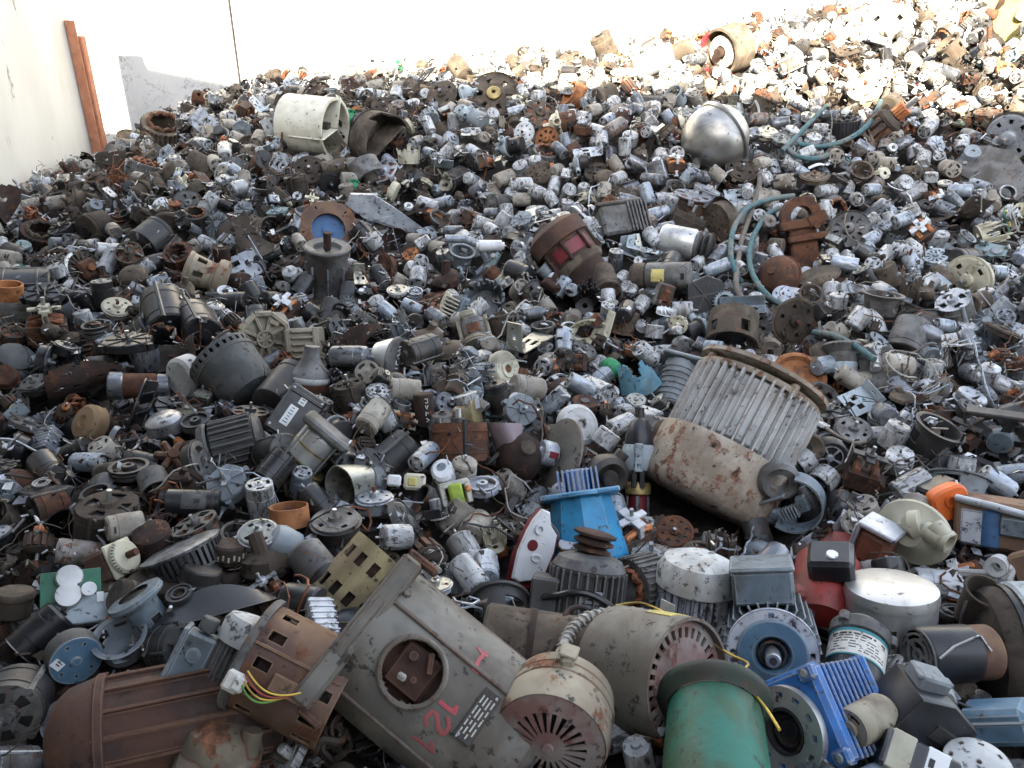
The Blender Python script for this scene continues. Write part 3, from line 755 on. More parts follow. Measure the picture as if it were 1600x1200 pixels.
for k, (c1, nm) in enumerate([('mud', 'muddy'), ('rust_dark', 'dark rusty'), ('cast', 'grey'), ('black', 'black')]): add(.35, p_sheet(c1, k, nm))
add(.6, p_transformer('lam', 'copper', 0, 'rusty-cored')); add(.4, p_transformer('cast_dark', 'cream', 1, 'cream-wound'))
add(.5, p_stepper('alu', 0, 'silver-faced')); add(.4, p_stepper('zinc', 1, 'yellowish'))
add(.4, p_pump('plastic_pale', 'can_dark', 0, 'pale-headed')); add(.4, p_pump('earthy', 'earthy', 1, 'dusty brown')); add(.3, p_pump('cream', 'rust', 2, 'cream-headed'))
for k, (c1, r, L, nm) in enumerate([('earthy', .045, .10, 'earth-brown'), ('cast_dark', .05, .12, 'dark grey'), ('plastic_grey', .035, .08, 'blue-grey'), ('rust_dark', .048, .09, 'dark rusty')]): add(.5, p_cylinder(c1, r, L, k, nm))
for k, (c1, c2, r, L, nm) in enumerate([('cast_dark', 'cast', .062, .12, 'dark grey'), ('mud', 'mud', .07, .11, 'mud-caked'), ('cast', 'alu', .06, .13, 'grey'), ('rust', 'cast_dark', .062, .10, 'rusty'), ('can_dark', 'black', .055, .12, 'blackened')]): add(.6, p_big(c1, c2, r, L, k, nm))
add(.3, p_frame('alu', 0, 'aluminium')); add(.35, p_frame('earthy', 1, 'dust-covered')); add(.3, p_frame('cast_dark', 2, 'dark'))
add(.35, p_board('pcb', 0, 'green')); add(.3, p_board('plastic_pale', 1, 'pale'))
for k, (c1, nm) in enumerate([('mud', 'muddy'), ('rust_dark', 'dark rusty'), ('earthy', 'earth-brown')]): add(.6, p_lump(c1, k, nm))
add(.4, p_block('cast_dark', 0, 'dark')); add(.4, p_block('alu', 1, 'grey'))
for k, (c1, nm) in enumerate([('white', 'white'), ('steel', 'steel'), ('rust', 'rusty'), ('cast_dark', 'dark')]): add(.5, p_strip(c1, k, nm))
add(.4, p_wires('black', 0, 'black')); add(.3, p_wires('copper', 1, 'copper')); add(.3, p_wires('earthy', 2, 'brown'))
for k, (c1, r, nm) in enumerate([('cast', .045, 'grey'), ('earthy', .055, 'earth-brown'), ('steel', .035, 'shiny')]): add(.35, p_half(c1, r, k, nm))
for k, (c1, nm) in enumerate([('copper', 'copper'), ('rust_dark', 'burnt brown'), ('lam', 'scorched'), ('mud', 'muddy')]): add(.4, p_coil(c1, k, nm))
for k, (c1, nm) in enumerate([('cast', 'grey'), ('earthy', 'earth-brown'), ('plastic_grey', 'blue-grey'), ('can_dark', 'dark'), ('cream', 'cream'), ('alu', 'aluminium')]): add(.55, p_shard(c1, k, nm))
for k, (c1, nm) in enumerate([('can_pale', 'silver'), ('zinc', 'yellowish'), ('plastic_teal', 'pale teal'), ('black', 'black')]): add(.6, p_mech(c1, k, nm))
# ------------------------------------------------------------------ the pieces one can tell apart, each at its own spot
N_POUR = 15000
HERO_ZONES = []      # where nothing may lie in front of them
LANDMARKS = []
M('motor_grey', (.20, .188, .162), (.135, .128, .112), dirt=.6, dirtc=(.095, .075, .056), grime=.42, rust=.24, rustc=(.11, .062, .045), rough=.65, bump=.25, scale=.7, jit=0, edge=(.12, .062, .04))
M('motor_white', (.54, .55, .54), (.40, .41, .41), dirt=.35, dirtc=(.28, .25, .20), grime=.45, rust=.14, rough=.65, jit=0, edge=(.24, .19, .16))
M('cowl_tan', (.34, .28, .215), (.23, .18, .135), rust=.45, rustc=(.26, .13, .08), dirt=.4, dirtc=(.42, .38, .32), grime=.35, rough=.75, bump=.4, jit=0, edge=(.14, .075, .05))
M('rust_big', (.085, .040, .026), (.045, .025, .020), rust=.36, rustc=(.13, .058, .030), dirt=.3, dirtc=(.10, .07, .055), grime=.3, rough=.8, bump=.4, scale=.6, jit=0, edge=(.19, .10, .06))
M('rust_tan', (.17, .098, .055), (.095, .05, .035), rust=.4, dirt=.35, dirtc=(.14, .09, .085), grime=.25, rough=.7, bump=.3, scale=.6, jit=0, edge=(.27, .17, .10))
M('rust_cream', (.33, .29, .215), (.23, .19, .135), rust=.42, rustc=(.28, .12, .06), dirt=.4, grime=.3, rough=.7, bump=.4, scale=.6, jit=0, edge=(.15, .07, .04))
M('purple_rust', (.20, .105, .09), (.26, .22, .20), rust=.4, rustc=(.17, .07, .055), dirt=.3, grime=.3, rough=.75, scale=.7, jit=0)
M('green_paint', (.006, .13, .09), (.02, .085, .04), dirt=.4, dirtc=(.045, .055, .03), grime=.4, rust=.2, rough=.5, bump=.4, scale=.7, jit=0, edge=(.07, .06, .045))
M('olive', (.022, .045, .032), (.035, .04, .03), dirt=.45, rust=.2, grime=.3, rough=.6, jit=0)
M('blue_paint', (.012, .14, .44), (.01, .095, .31), dirt=.32, dirtc=(.05, .07, .10), grime=.4, rust=.10, rustc=(.25, .24, .22), rough=.4, bump=.15, jit=0, edge=(.35, .36, .36))
M('cyan_paint', (.03, .26, .48), (.025, .19, .37), dirt=.3, dirtc=(.09, .2, .3), grime=.48, rust=.16, rustc=(.24, .16, .17), rough=.45, jit=0, edge=(.30, .33, .34))
M('slate_blue', (.14, .18, .215), (.10, .135, .16), dirt=.4, grime=.45, rough=.5, jit=0, edge=(.33, .35, .36))
M('slate_paint', (.10, .19, .27), (.08, .15, .22), dirt=.15, grime=.2, rough=.45, jit=0, edge=(.32, .34, .35))
M('chipped', (.52, .54, .57), (.42, .44, .50), rust=.40, rustc=(.035, .035, .09), dirt=.15, grime=.45, rough=.6, bump=.5, scale=1.1, jit=0, edge=(.05, .05, .09))
M('red_paint', (.30, .028, .02), (.20, .02, .016), dirt=.5, grime=.3, rough=.45, jit=0, edge=(.12, .05, .04))
M('dark_red', (.16, .012, .02), (.12, .01, .015), dirt=.1, grime=.2, rough=.4, jit=0)
M('brushed', (.55, .55, .53), (.46, .46, .45), dirt=.22, grime=.22, metal=.7, rough=.38, bump=.05, jit=0)
M('dome_steel', (.46, .45, .43), (.36, .35, .33), dirt=.3, grime=.3, metal=.95, rough=.34, bump=.06, scale=.5, jit=0)
M('cream_paint', (.66, .63, .52), (.58, .55, .44), dirt=.15, grime=.32, rust=.04, rough=.6, bump=.15, jit=0)
M('cream_plastic', (.42, .40, .30), (.35, .33, .25), dirt=.3, dirtc=(.3, .26, .2), grime=.12, rough=.45, bump=.05, jit=0)
M('orange', (.72, .15, .03), (.6, .12, .02), dirt=.15, grime=.15, rough=.45, jit=0)
M('brown_fibre', (.16, .052, .026), (.10, .035, .018), dirt=.3, grime=.3, rough=.6, jit=0)
M('hose', (.035, .105, .12), (.06, .12, .125), dirt=.6, dirtc=(.14, .135, .12), grime=.5, rough=.7, scale=1.3, jit=0)
M('hose_dirty', (.16, .14, .12), (.12, .11, .09), dirt=.5, grime=.3, rough=.8, jit=0)
M('lilac', (.30, .24, .26), (.27, .215, .235), dirt=.1, grime=.1, rough=.7, jit=0)
M('pink_paint', (.50, .085, .10), (.36, .10, .10), dirt=.4, dirtc=(.14, .10, .085), grime=.3, rough=.7, jit=0)
M('label', (.62, .60, .54), (.52, .50, .45), dirt=.25, grime=.35, rough=.6, scale=2, jit=0)
M('label_white', (.75, .76, .76), (.68, .7, .7), dirt=.12, grime=.15, rough=.5, jit=0)
M('ink', (.02, .02, .02), (.03, .03, .03), dirt=0, grime=0, rough=.6, bump=0, jit=0)
M('stripe_blue', (.03, .06, .3), None, dirt=0, grime=.1, bump=0, jit=0); M('stripe_red', (.6, .04, .1), None, dirt=0, grime=.1, bump=0, jit=0)
M('stripe_teal', (.03, .22, .25), None, dirt=0, grime=.1, bump=0, jit=0)
M('red_plastic', (.55, .03, .04), None, dirt=.1, grime=.1, jit=0)
M('green_plastic', (.02, .25, .10), None, dirt=.2, grime=.4, jit=0)
M('lime', (.33, .45, .05), None, dirt=.1, grime=.2, jit=0)
M('yellow_wire', (.62, .42, .06), None, dirt=.3, grime=.1, jit=0)
M('wire_red', (.35, .06, .05), None, dirt=.2, grime=.1, jit=0); M('wire_green', (.12, .3, .05), None, dirt=.1, grime=.1, jit=0)
M('cloth', (.42, .40, .36), (.34, .32, .28), dirt=.4, grime=.35, rough=.9, scale=2, jit=0)
M('bronze', (.30, .25, .13), (.22, .17, .10), dirt=.35, grime=.4, metal=.4, rough=.45, jit=0)
M('gloss_black', (.012, .013, .016), (.02, .02, .024), dirt=.15, grime=.1, rough=.3, bump=.05, jit=0, edge=(.07, .065, .06))
M('fins_dark', (.08, .083, .083), (.05, .053, .053), dirt=.4, rust=.1, grime=.4, rough=.6, jit=0, edge=(.17, .16, .15))
M('beige_cast', (.33, .295, .225), (.26, .23, .17), dirt=.35, grime=.2, rough=.75, jit=0, edge=(.20, .16, .11))
M('flange_blue', (.035, .10, .24), (.05, .13, .26), dirt=.2, rust=.15, grime=.25, rough=.5, jit=0)
M('blue_teal', (.05, .17, .24), (.09, .2, .25), dirt=.35, grime=.35, rough=.6, jit=0)

class H:
    """a big piece, modelled in pixels of the photograph at its own distance and scaled to metres"""
    def __init__(s, name, label, cat, px, py, th=0, tilt=0, roll=0, lift=0, face=None, short=None, r=None, ax=None, dpt=None, rank=True):
        t = hit(px, py) if dpt is None else dpt; s.s = t / F; dep = t - lift * s.s
        d = ray(px, py); loc = CP + d * dep; s.s = dep / F
        if face is not None:
            rx, ry = face; Mx = Matrix((CR, CU, -CF)).transposed() @ Matrix.Rotation(R(ry), 3, 'Y') @ Matrix.Rotation(R(rx), 3, 'X') @ Matrix.Rotation(R(roll), 3, 'Z')
            Mx = Mx.to_4x4()
        else: Mx = orient(th, tilt, roll)
        # turn with the line of sight so that angles read true away from the picture centre
        Mx = CF.rotation_difference(d.normalized()).to_matrix().to_4x4() @ Mx
        s.root = link(name, None); s.root.matrix_world = Matrix.Translation(loc) @ Mx; s.root.empty_display_size = .05
        tag(s.root, label, cat); s.obs = {}
        if r:
            x1, y1, x2, y2 = ax or (px, py, px, py); HERO_ZONES.append((x1, y1, x2, y2, r, dep))
        if short: LANDMARKS.append((px, py, r or 20, short))
    def part(s, name, mb, parent=None, label=None, ang=38):
        k = s.s; mb.v = [(x * k, y * k, z * k) for x, y, z in mb.v]
        o = link(name, mb.mesh(name, ang), s.obs[parent] if parent else s.root)
        s.obs.setdefault(name, o)
        if label: o['label'] = label
        return s
def fins(mb, r, z0, z1, n, h, t, a0=0, a1=360, skip=None):
    for k in range(n):
        a = a0 + (a1 - a0) * k / n
        if skip and skip[0] < a % 360 < skip[1]: continue
        mb.at((0, 0, 0), (0, 0, R(a))).box(h * 2, t, z1 - z0, r + h * .2, 0, (z0 + z1) / 2, c=min(t * .3, 1))
    return mb.at()
def rim(mb, r, z0, z1, t=3, n=40): return mb.wall(r, r, z0, z1, t, None, n, 1)
def bolts(mb, r, z0, z1, n, br, a0=0.0):
    for k in range(n):
        a = a0 + k * 2 * math.pi / n; mb.at((r * math.cos(a), r * math.sin(a), 0)).cyl(br, z0, z1, 8)
    return mb.at()

# ---------------- foreground
h = H('ribbed_motor', 'large rust-brown motor with a rounded cowl and long ribs, in the lower left corner', 'motor', 262, 1134, 8, 4, lift=40, short='large rust-brown ribbed motor', r=82, ax=(190, 1115, 350, 1095))
b = MB().mat('rust_big').lathe([(0, -165), (40, -164), (66, -154), (84, -132), (92, -100), (95, -84), (95, -78)], 40)
h.part('cowl', b)
b = MB().mat('rust_big').lathe([(86, -90), (86, 165), (60, 175), (0, 176)], 40); fins(b, 84, -80, 150, 15, 8, 5); h.part('body', b)
b = MB().mat('rust_big'); bolts(b, 90, -96, -88, 6, 4); rim(b, 97, -92, -80, 4); h.part('cowl_rim', b, 'cowl')
h = H('finned_motor', 'small grey finned motor with a terminal box, behind the rust-brown ribbed motor', 'motor', 372, 1046, 66, 12, lift=84, short='small grey motor with terminal box', r=48, ax=(310, 1050, 390, 1010))
b = MB().mat('cast').lathe([(0, -70), (38, -70), (42, -60), (42, 40)], 30); fins(b, 40, -60, 38, 30, 7, 2.2); h.part('body', b)
b = MB().mat('motor_white').lathe([(52, 36), (53, 42), (53, 66), (48, 76), (30, 80), (0, 81)], 36); h.part('cowl', b)
b = MB().mat('slate_blue').at((0, -70, -22), (0, 0, 0)).box(52, 48, 104, c=3); b.box(58, 8, 112, 0, -26, 0, c=2); b.at((26, -70, 0), (0, R(90), 0)).cyl(10, -2, 6, 14); h.part('terminal_box', b)
b = MB().mat('cast').at((0, -70, 34)).cyl(14, 0, 22, 12); h.part('cable_gland', b, 'terminal_box')
h = H('slotted_cowl_motor', 'rust-brown cylinder pierced by rows of long slots, left of the big grey motor', 'motor', 464, 1056, -28, 6, lift=108, short='slotted rust-brown cylinder', r=72, ax=(420, 1040, 500, 1075))
def sl(z, n=12): return (z - 14, z + 14, n, .36)
b = MB().mat('rust_tan').wall(82, 82, -72, 78, 3, [sl(-44), sl(52)], 96, 30); h.part('slotted_shell', b)
b = MB().mat('cast').lathe([(86, -84), (90, -80), (90, -70), (84, -70)], 40); b.lathe([(0, -86), (60, -86), (86, -82), (86, -74)], 36); h.part('end_flange', b)
b = MB().mat('rust_dark').cyl(66, -60, 60, 28); h.part('core', b)
b = MB().mat('rust_tan').at((84, 22, 6)).box(6, 26, 54, c=2); b.at((82, -16, -3)).box(4, 5, 150, c=1); h.part('plate', b)
b = MB().mat('label').at((84, 45, -68)).box(22, 30, 26, c=4); b.at((94, 45, -58)).box(10, 22, 18, c=3); h.part('connector', b, label='cream plastic wire connector')
for k, (c, nm) in enumerate((('wire_green', 'green'), ('yellow_wire', 'yellow'), ('wire_red', 'red'), ('yellow_wire', 'yellow'))):
    b = MB().mat(c).tube([(96 + 12 * math.sin(3.1 * t), 42 - 6 * k + 26 * math.sin(2.4 * t) - 24 * t, -56 + (62 + 7 * k) * t) for t in np.linspace(0, 1, 12)], 1.4, 6); h.part('wire', b)
h = H('slotted_brass_motor', 'brassy brown slotted cylinder leaning behind the slotted rust-brown one', 'motor', 556, 912, 48, 0, lift=15, short='brassy slotted cylinder', r=42, ax=(540, 925, 580, 895))
b = MB().mat('bronze').wall(52, 52, -62, 62, 3, [(-34, -12, 12, .45), (22, 44, 12, .45)], 72, 18); h.part('slotted_shell', b)
b = MB().mat('rust_dark').cyl(42, -55, 58, 26); h.part('core', b)
b = MB().mat('rust_orange').lathe([(54, -66), (56, -62), (56, -54), (52, -54)], 36); h.part('rim', b)
h = H('vented_ring_motor', 'dark round motor with a silvery vented rim, wedged beside the big grey motor', 'motor', 560, 985, 60, 45, lift=0, r=20)
b = MB().mat('gloss_black').lathe([(0, 22), (30, 18), (42, 6), (44, -30)], 30); h.part('casing', b)
b = MB().mat('steel').disc(40, 56, 0, 3, [(44, 52, 24, .5)], 72, 4); h.part('rim', b)

# the big grey motor
th = -38
h = H('grey_flange_motor', 'biggest grey motor, with a round opening, pink painted marks and a mounting bar', 'motor', 676, 1070, th, 0, lift=70, short='biggest grey motor', r=112, ax=(640, 1020, 760, 1120))
r0 = 117
def fn(u, v):
    a = 2 * math.pi * u; z = -128 + 290 * v; return (r0 * math.cos(a), r0 * math.sin(a), z), (math.cos(a), math.sin(a), 0)
def hole(i, j):
    a = 2 * math.pi * (i + .5) / 160; a = a - 2 * math.pi if a > math.pi else a
    z = -128 + 290 * (j + .5) / 72
    return math.hypot(a * r0 - 4, z + 34) < 46
b = MB().mat('motor_grey').shell(fn, 160, 72, 6, hole); b.lathe([(r0, -128), (r0 - 6, -140), (r0 - 26, -150), (0, -152)], 48); b.lathe([(r0, 162), (r0 - 8, 174), (r0 - 30, 182), (0, 184)], 48); h.part('body', b)
def S(x, y, rr=r0, lift=1.5):
    """pixel of the photograph -> point on the motor's skin"""
    dx, dy = x - 676, -(y - 1070); c, s_ = math.cos(R(th)), math.sin(R(th)); z = dx * c + dy * s_; yy = dx * s_ - dy * c
    yy = max(-rr + 4, min(rr - 4, yy)); a = math.asin(yy / rr); return ((rr + lift) * math.cos(a), (rr + lift) * math.sin(a), z)
b = MB().mat('motor_grey').tube([((r0 + 2) * math.cos((4 + 48 * math.cos(t)) / r0), (r0 + 2) * math.sin((4 + 48 * math.cos(t)) / r0), -34 + 48 * math.sin(t)) for t in np.linspace(0, 6.283, 41)[:-1]], 4.5, 8, closed=True); h.part('opening_rim', b, 'body')
b = MB().mat('rust_big').at((88, 2, -34), (0, 0, R(8))).box(16, 66, 62, c=3); b.at((104, -14, -46), (0, R(90), 0)).cyl(7, -2, 12, 12); b.at((104, 12, -26), (0, R(90), 0)).cyl(5, -2, 12, 10); b.at((106, -20, -20), (R(30), 0, 0)).box(10, 30, 9, c=2); b.at().cyl(84, -120, 150, 30); h.part('inner_block', b)
b = MB().mat('cloth').at((116, 18, -42), (.3, .2, .6)).box(8, 10, 13, c=2); h.part('paper_scrap', b, 'inner_block')
b = MB().mat('motor_grey').lathe([(r0, -126), (r0 + 8, -128), (r0 + 8, -140), (r0 - 4, -146)], 48); h.part('round_flange', b)
for a in (-28, 47, 118, 200, 262):
    b = MB().mat('motor_grey').at((0, 0, 0), (0, 0, R(a))).box(5, 7, 286, r0 + 2, 0, 16, c=1.5); h.part('rib', b, 'body')
b = MB().mat('motor_grey').at((92, 0, -128)).box(46, 256, 34, 0, 6, -6, c=5); h.part('mounting_bar', b)
b = MB().mat('rust_big').at((78, -128, -122)).box(40, 12, 52, c=3); h.part('bar_lug', b, 'mounting_bar')
b = MB().mat('rust_big').at((78, 138, -112)).box(42, 12, 40, c=3); h.part('bar_lug', b, 'mounting_bar')
b = MB().mat('motor_grey'); bolts(b, 118, 158, 176, 8, 7, .3)
for zz in (-112, 150):
    for aa in (-40, 60, 100): b.at((0, 0, 0), (0, 0, R(aa))).at((math.cos(R(aa)) * r0, math.sin(R(aa)) * r0, zz), (0, R(90), R(aa))).cyl(7, -3, 6, 6)
h.part('bolts', b, 'body')
for st, w in (([(649, 1138), (658, 1143), (668, 1151), (678, 1159)], 7), ([(678, 1161), (678, 1152), (674, 1145)], 7),
              ([(668, 1125), (668, 1112), (676, 1105), (683, 1110), (684, 1122), (687, 1133), (694, 1135), (700, 1125), (698, 1112)], 8), ([(686, 1092), (696, 1100), (708, 1108), (710, 1098)], 8),
              ([(727, 1040), (736, 1048), (742, 1056)], 7), ([(734, 1052), (744, 1036), (755, 1026)], 7), ([(741, 1018), (748, 1028), (757, 1032)], 6)):
    b = MB().mat('pink_paint'); pa = []
    for (x0, y0), (x1, y1) in zip(st, st[1:]):
        for t in (0, .34, .67): pa.append(S(x0 + (x1 - x0) * t, y0 + (y1 - y0) * t))
    pa.append(S(*st[-1])); b.tube([Vector(p) for p in pa], w * .42, 6)
    b.warp(lambda p: (lambda q: Vector((p.x / q * (r0 + .6 + (q - r0) * .12), p.y / q * (r0 + .6 + (q - r0) * .12), p.z)))(math.hypot(p.x, p.y)))
    h.part('painted_mark', b, 'body')
c0 = S(740, 1113); b = MB().mat('cast_dark').at(c0, (0, 0, math.atan2(c0[1], c0[0]))).box(2.5, 78, 28, 0, 0, 0, c=.6)
b.mat('steel'); b.box(4, 5, 5, 0, -34, 8, c=1); b.box(4, 5, 5, 0, 34, -8, c=1); b.mat('label')
rr = random.Random(5)
for row in range(4):
    y = -28
    while y < 30: w = rr.uniform(6, 16); b.box(3.4, w, 2.2, 0, y + w / 2, -9 + row * 6, c=.2); y += w + 4
h.part('nameplate', b, 'body')

h = H('brown_tube_motor', 'long dusty brown cylinder lying behind the biggest grey motor', 'motor', 842, 1022, -8, 0, lift=20, short='long dusty brown cylinder', r=48, ax=(820, 1010, 870, 1030))
b = MB().mat('earthy').cyl(66, -90, 80, 36, 5); b.mat('rust_dark').wall(68, 68, -20, -10, 3, None, 36, 1); h.part('casing', b)
h = H('perforated_drum_motor', 'grey-brown drum motor whose rusty end disc has a ring of oval holes', 'motor', 1010, 1052, -12, 40, lift=65, short='drum motor with the holed rusty disc', r=82, ax=(970, 1045, 1040, 1060))
b = MB().mat('motor_grey').wall(96, 96, -62, 84, 5, None, 60, 4); b.lathe([(0, -74), (70, -72), (90, -66), (96, -60)], 44); h.part('casing', b)
b = MB().mat('yellow').at().wall(97.6, 97.6, 10, 60, 2, None, 14, 1, R(-112), R(-66)); h.part('yellow_patch', b, 'casing')
b = MB().mat('purple_rust').disc(20, 90, 72, 5, [(66, 82, 30, .5)], 120, 14); b.lathe([(22, 72), (20, 80), (8, 82), (0, 82)], 24); h.part('end_disc', b)
b = MB().mat('rust_dark').cyl(88, 0, 50, 30); h.part('core', b)
b = MB().mat('rust_orange').wall(98, 98, 64, 88, 4, None, 50, 1, R(60), R(200)); h.part('rusted_band', b, 'casing')
h = H('fan_slot_motor', 'cream and rust round motor with a fan of slots in its end, bottom edge', 'motor', 868, 1128, -108, 48, lift=85, short='cream round motor with fan slots', r=82, ax=(868, 1120, 855, 1190))
b = MB().mat('rust_cream').lathe([(70, -70), (84, -62), (86, -40), (84, -38), (88, -34), (88, -20), (86, -18), (88, -14), (89, 30), (86, 44)], 48); h.part('casing', b)
b = MB().mat('purple_rust').disc(10, 84, 58, 4, [(26, 56, 22, .5)], 132, 14, dish=16); b.lathe([(10, 58), (8, 62), (0, 63)], 16); h.part('slotted_end', b)
b = MB().mat('black').lathe([(80, 34), (0, 34)], 30); h.part('inside', b)
b = MB().mat('beige_cast').at((84, 10, -46), (.2, 0, .2)).box(28, 22, 44, c=4); b.at((100, 10, -46)).box(4, 30, 34, c=2); b.at((92, 28, -30)).box(20, 3, 30, c=1); h.part('clip', b, label='beige clamp bracket on the rim')
h = H('green_housing', 'teal-green painted round housing with a dark flange, at the bottom edge', 'housing', 1118, 1162, -91, 36, lift=95, short='teal-green round housing', r=84, ax=(1116, 1100, 1116, 1200))
b = MB().mat('green_paint').lathe([(74, -58), (76, -40), (79, 20), (84, 120), (84, 150), (60, 158), (0, 158)], 48); h.part('barrel', b)
b = MB().mat('olive').lathe([(60, -92), (84, -91), (92, -86), (93, -78), (90, -72), (82, -66), (76, -58)], 48); h.part('flange', b)
h = H('blue_gearbox', 'bright blue cast gearbox with a silver scalloped hub and dark bore', 'gearbox', 1240, 1132, face=(10, -38), roll=17, lift=72, short='bright blue gearbox', r=74, ax=(1220, 1130, 1290, 1130))
b = MB().mat('blue_paint').box(140, 150, 30, 0, 0, -20, c=8)
b.box(112, 120, 130, 0, 0, -90, c=20); b.box(140, 150, 14, 0, 0, -146, c=5)
h.part('case', b)
b = MB().mat('blue_paint')
for k in range(8): b.box(134, 142, 5, 0, 0, -42 - k * 12.5, c=2)
h.part('cooling_fins', b, 'case')
pts = [((56 + 6 * math.cos(8 * t)) * math.cos(t), (56 + 6 * math.cos(8 * t)) * math.sin(t)) for t in np.linspace(0, 6.283, 65)[:-1]]
b = MB().mat('brushed').at((-14, -6, 0)).disc(36, 68, 10, 14, [(50, 60, 11, .45)], 132, 10); b.mat('blue_paint').disc(34, 60, 4, 8, None, 48, 1); h.part('hub', b)
b = MB().mat('cast_dark').at((-14, -6, 0)).wall(36, 34, -30, 12, 3, None, 40, 2); b.wall(24, 24, -30, 4, 4, None, 32, 1); b.mat('rust_dark').cyl(30, -4, -2, 30); b.mat('gloss_black').cyl(15, -3, 0, 30); h.part('bore', b, 'hub')
for x, y in ((58, 62), (58, -62), (-58, 62), (-58, -62)):
    b = MB().mat('blue_paint').at((x, y, -6)).box(30, 24, 16, c=4); b.mat('brushed').cyl(6, 8, 11, 10); h.part('corner_lug', b, 'case')
h = H('flange_motor', 'slate-blue finned motor, its white-rimmed flange and shaft facing the viewer', 'motor', 1207, 1022, -87, 72, lift=70, short='slate-blue flange motor', r=66, ax=(1206, 1030, 1200, 925))
b = MB().mat('chipped').disc(50, 70, 0, 10, [(58, 65, 4, .1, .1)], 96, 6); h.part('flange_rim', b)
b = MB().mat('slate_paint').lathe([(54, 2), (52, 5), (30, 6), (26, 2), (24, -14), (0, -14)], 44); b.lathe([(54, 2), (56, -8), (58, -30)], 44); h.part('face', b)
b = MB().mat('steel').cyl(12, -14, 34, 20, 2); b.mat('cast_dark').cyl(6, 33, 35, 12); b.mat('cast_dark').wall(22, 22, -12, 3, 4, None, 30, 1); h.part('shaft', b)
b = MB().mat('slate_blue').cyl(56, -190, -20, 32); fins(b, 56, -186, -22, 30, 16, 3); h.part('body', b)
b = MB().mat('slate_blue').at((94, 4, -80)).box(56, 96, 100, c=5); b.at((124, 4, -80)).box(8, 102, 106, c=3); h.part('terminal_box', b)
b = MB().mat('cast').wall(66, 66, -210, -178, 3, None, 40, 1); h.part('fan_cowl', b)
h = H('chipped_motor', 'finned motor with flaking white and dark blue paint, left of the slate-blue one', 'motor', 1084, 935, 80, 22, lift=40, short='flaking white finned motor', r=58, ax=(1090, 900, 1075, 975))
b = MB().mat('motor_white').lathe([(0, 74), (30, 72), (54, 62), (62, 46), (63, 22), (60, 20)], 40); h.part('cowl', b)
b = MB().mat('chipped').cyl(50, -100, 40, 32); fins(b, 50, -98, 20, 26, 9, 4); h.part('body', b)
b = MB().mat('label').at((56, -36, -8), (0, 0, R(-33))).box(3, 26, 34, c=.6); h.part('label_plate', b, 'body')
h = H('pulley_motor', 'dark grey finned motor with a double pulley on top and a bent cable', 'motor', 916, 922, 82, 10, lift=35, short='dark finned motor with pulley', r=56, ax=(905, 905, 930, 935))
b = MB().mat('fins_dark').cyl(52, -62, 36, 32); fins(b, 52, -60, 34, 28, 8, 3, skip=(330, 30)); h.part('body', b)
b = MB().mat('cast').lathe([(56, 30), (58, 36), (50, 50), (30, 58), (0, 60)], 36); h.part('end_shield', b)
b = MB().mat('rust_dark').at((0, -6, 0), (R(-6), 0, 0)).lathe([(0, 60), (26, 60), (30, 62), (30, 65), (20, 69), (32, 74), (32, 78), (22, 82), (34, 86), (34, 90), (26, 93), (0, 93)], 30); h.part('pulley', b)
b = MB().mat('fins_dark').at((20, -62, -14)).box(52, 44, 62, c=4); h.part('terminal_box', b)
b = MB().mat('black').tube([(46, -64 + 2 * t, -12 + t * .2) if t < 2 else (52 + 8 * math.sin(t * .35), -64 + 13 * t, -20 + 26 * math.sin(t * .34)) for t in range(0, 9)], 5.5, 8); h.part('cable', b)
b = MB().mat('alu').at((54, 8, -14)).box(3, 34, 46, c=.6); b.mat('ink')
for k in range(6): b.box(4, 24 - 5 * (k % 3), 2, 0, 0, -18 + k * 7, c=.2)
h.part('nameplate', b, 'body')
h = H('rust_capped_roller', 'small rust and blue-white roller standing by the pulley', 'roller', 890, 858, 100, 40, lift=30, r=12)
b = MB().mat('rust_orange').cyl(17, -30, 10, 20); b.mat('chipped').cyl(16, 10, 13, 20); h.part('drum', b)
h = H('red_motor', 'red painted motor carrying a square black box with a white dial', 'motor', 1288, 925, -100, 35, lift=36, short='red painted motor', r=50, ax=(1285, 885, 1310, 930))
b = MB().mat('red_paint').lathe([(0, -56), (40, -64), (50, -52), (52, 30), (44, 54), (0, 60)], 34); b.at((20, 10, 30), (.3, .4, 0)).box(40, 70, 30, c=6); h.part('body', b)
b = MB().mat('gloss_black').at((62, -4, -14), (.1, .2, .2)).box(40, 66, 58, c=6); h.part('control_box', b)
b = MB().mat('label_white').at((83, -4, -10), (.1, 1.77, 0)).cyl(9, -3, 3, 16); h.part('dial', b, 'control_box')
h = H('red_capped_motor', 'small round red motor cap peeking out behind the black square box', 'motor', 1312, 856, 80, 50, lift=16, r=14)
b = MB().mat('red_paint').lathe([(0, 10), (22, 10), (30, 4), (31, -24)], 28); h.part('cap', b)
h = H('silver_drum_motor', 'big brushed silver drum with a window slot and a red-blue striped sticker', 'motor', 1390, 968, 84, 26, lift=42, short='brushed silver drum', r=66, ax=(1390, 925, 1395, 975))
b = MB().mat('brushed').wall(67, 67, -66, 44, 3, [(-30, 14, 5, .2, .06)], 120, 22); b.lathe([(68, 38), (69, 44), (67, 56), (56, 60), (0, 62)], 44); h.part('casing', b)
b = MB().mat('cream').cyl(56, -60, 30, 30); h.part('core', b)
b = MB().mat('label_white').wall(68.5, 68.5, -90, -30, 2, None, 12, 1, R(2), R(38)); h.part('sticker', b, 'casing')
b = MB()
for k, (c, z) in enumerate((('stripe_blue', -38), ('stripe_red', -42), ('stripe_teal', -49))): b.mat(c).wall(69.3, 69.3, z + 4, z + 7, 1.5, None, 12, 1, R(4), R(42))
b.mat('ink')
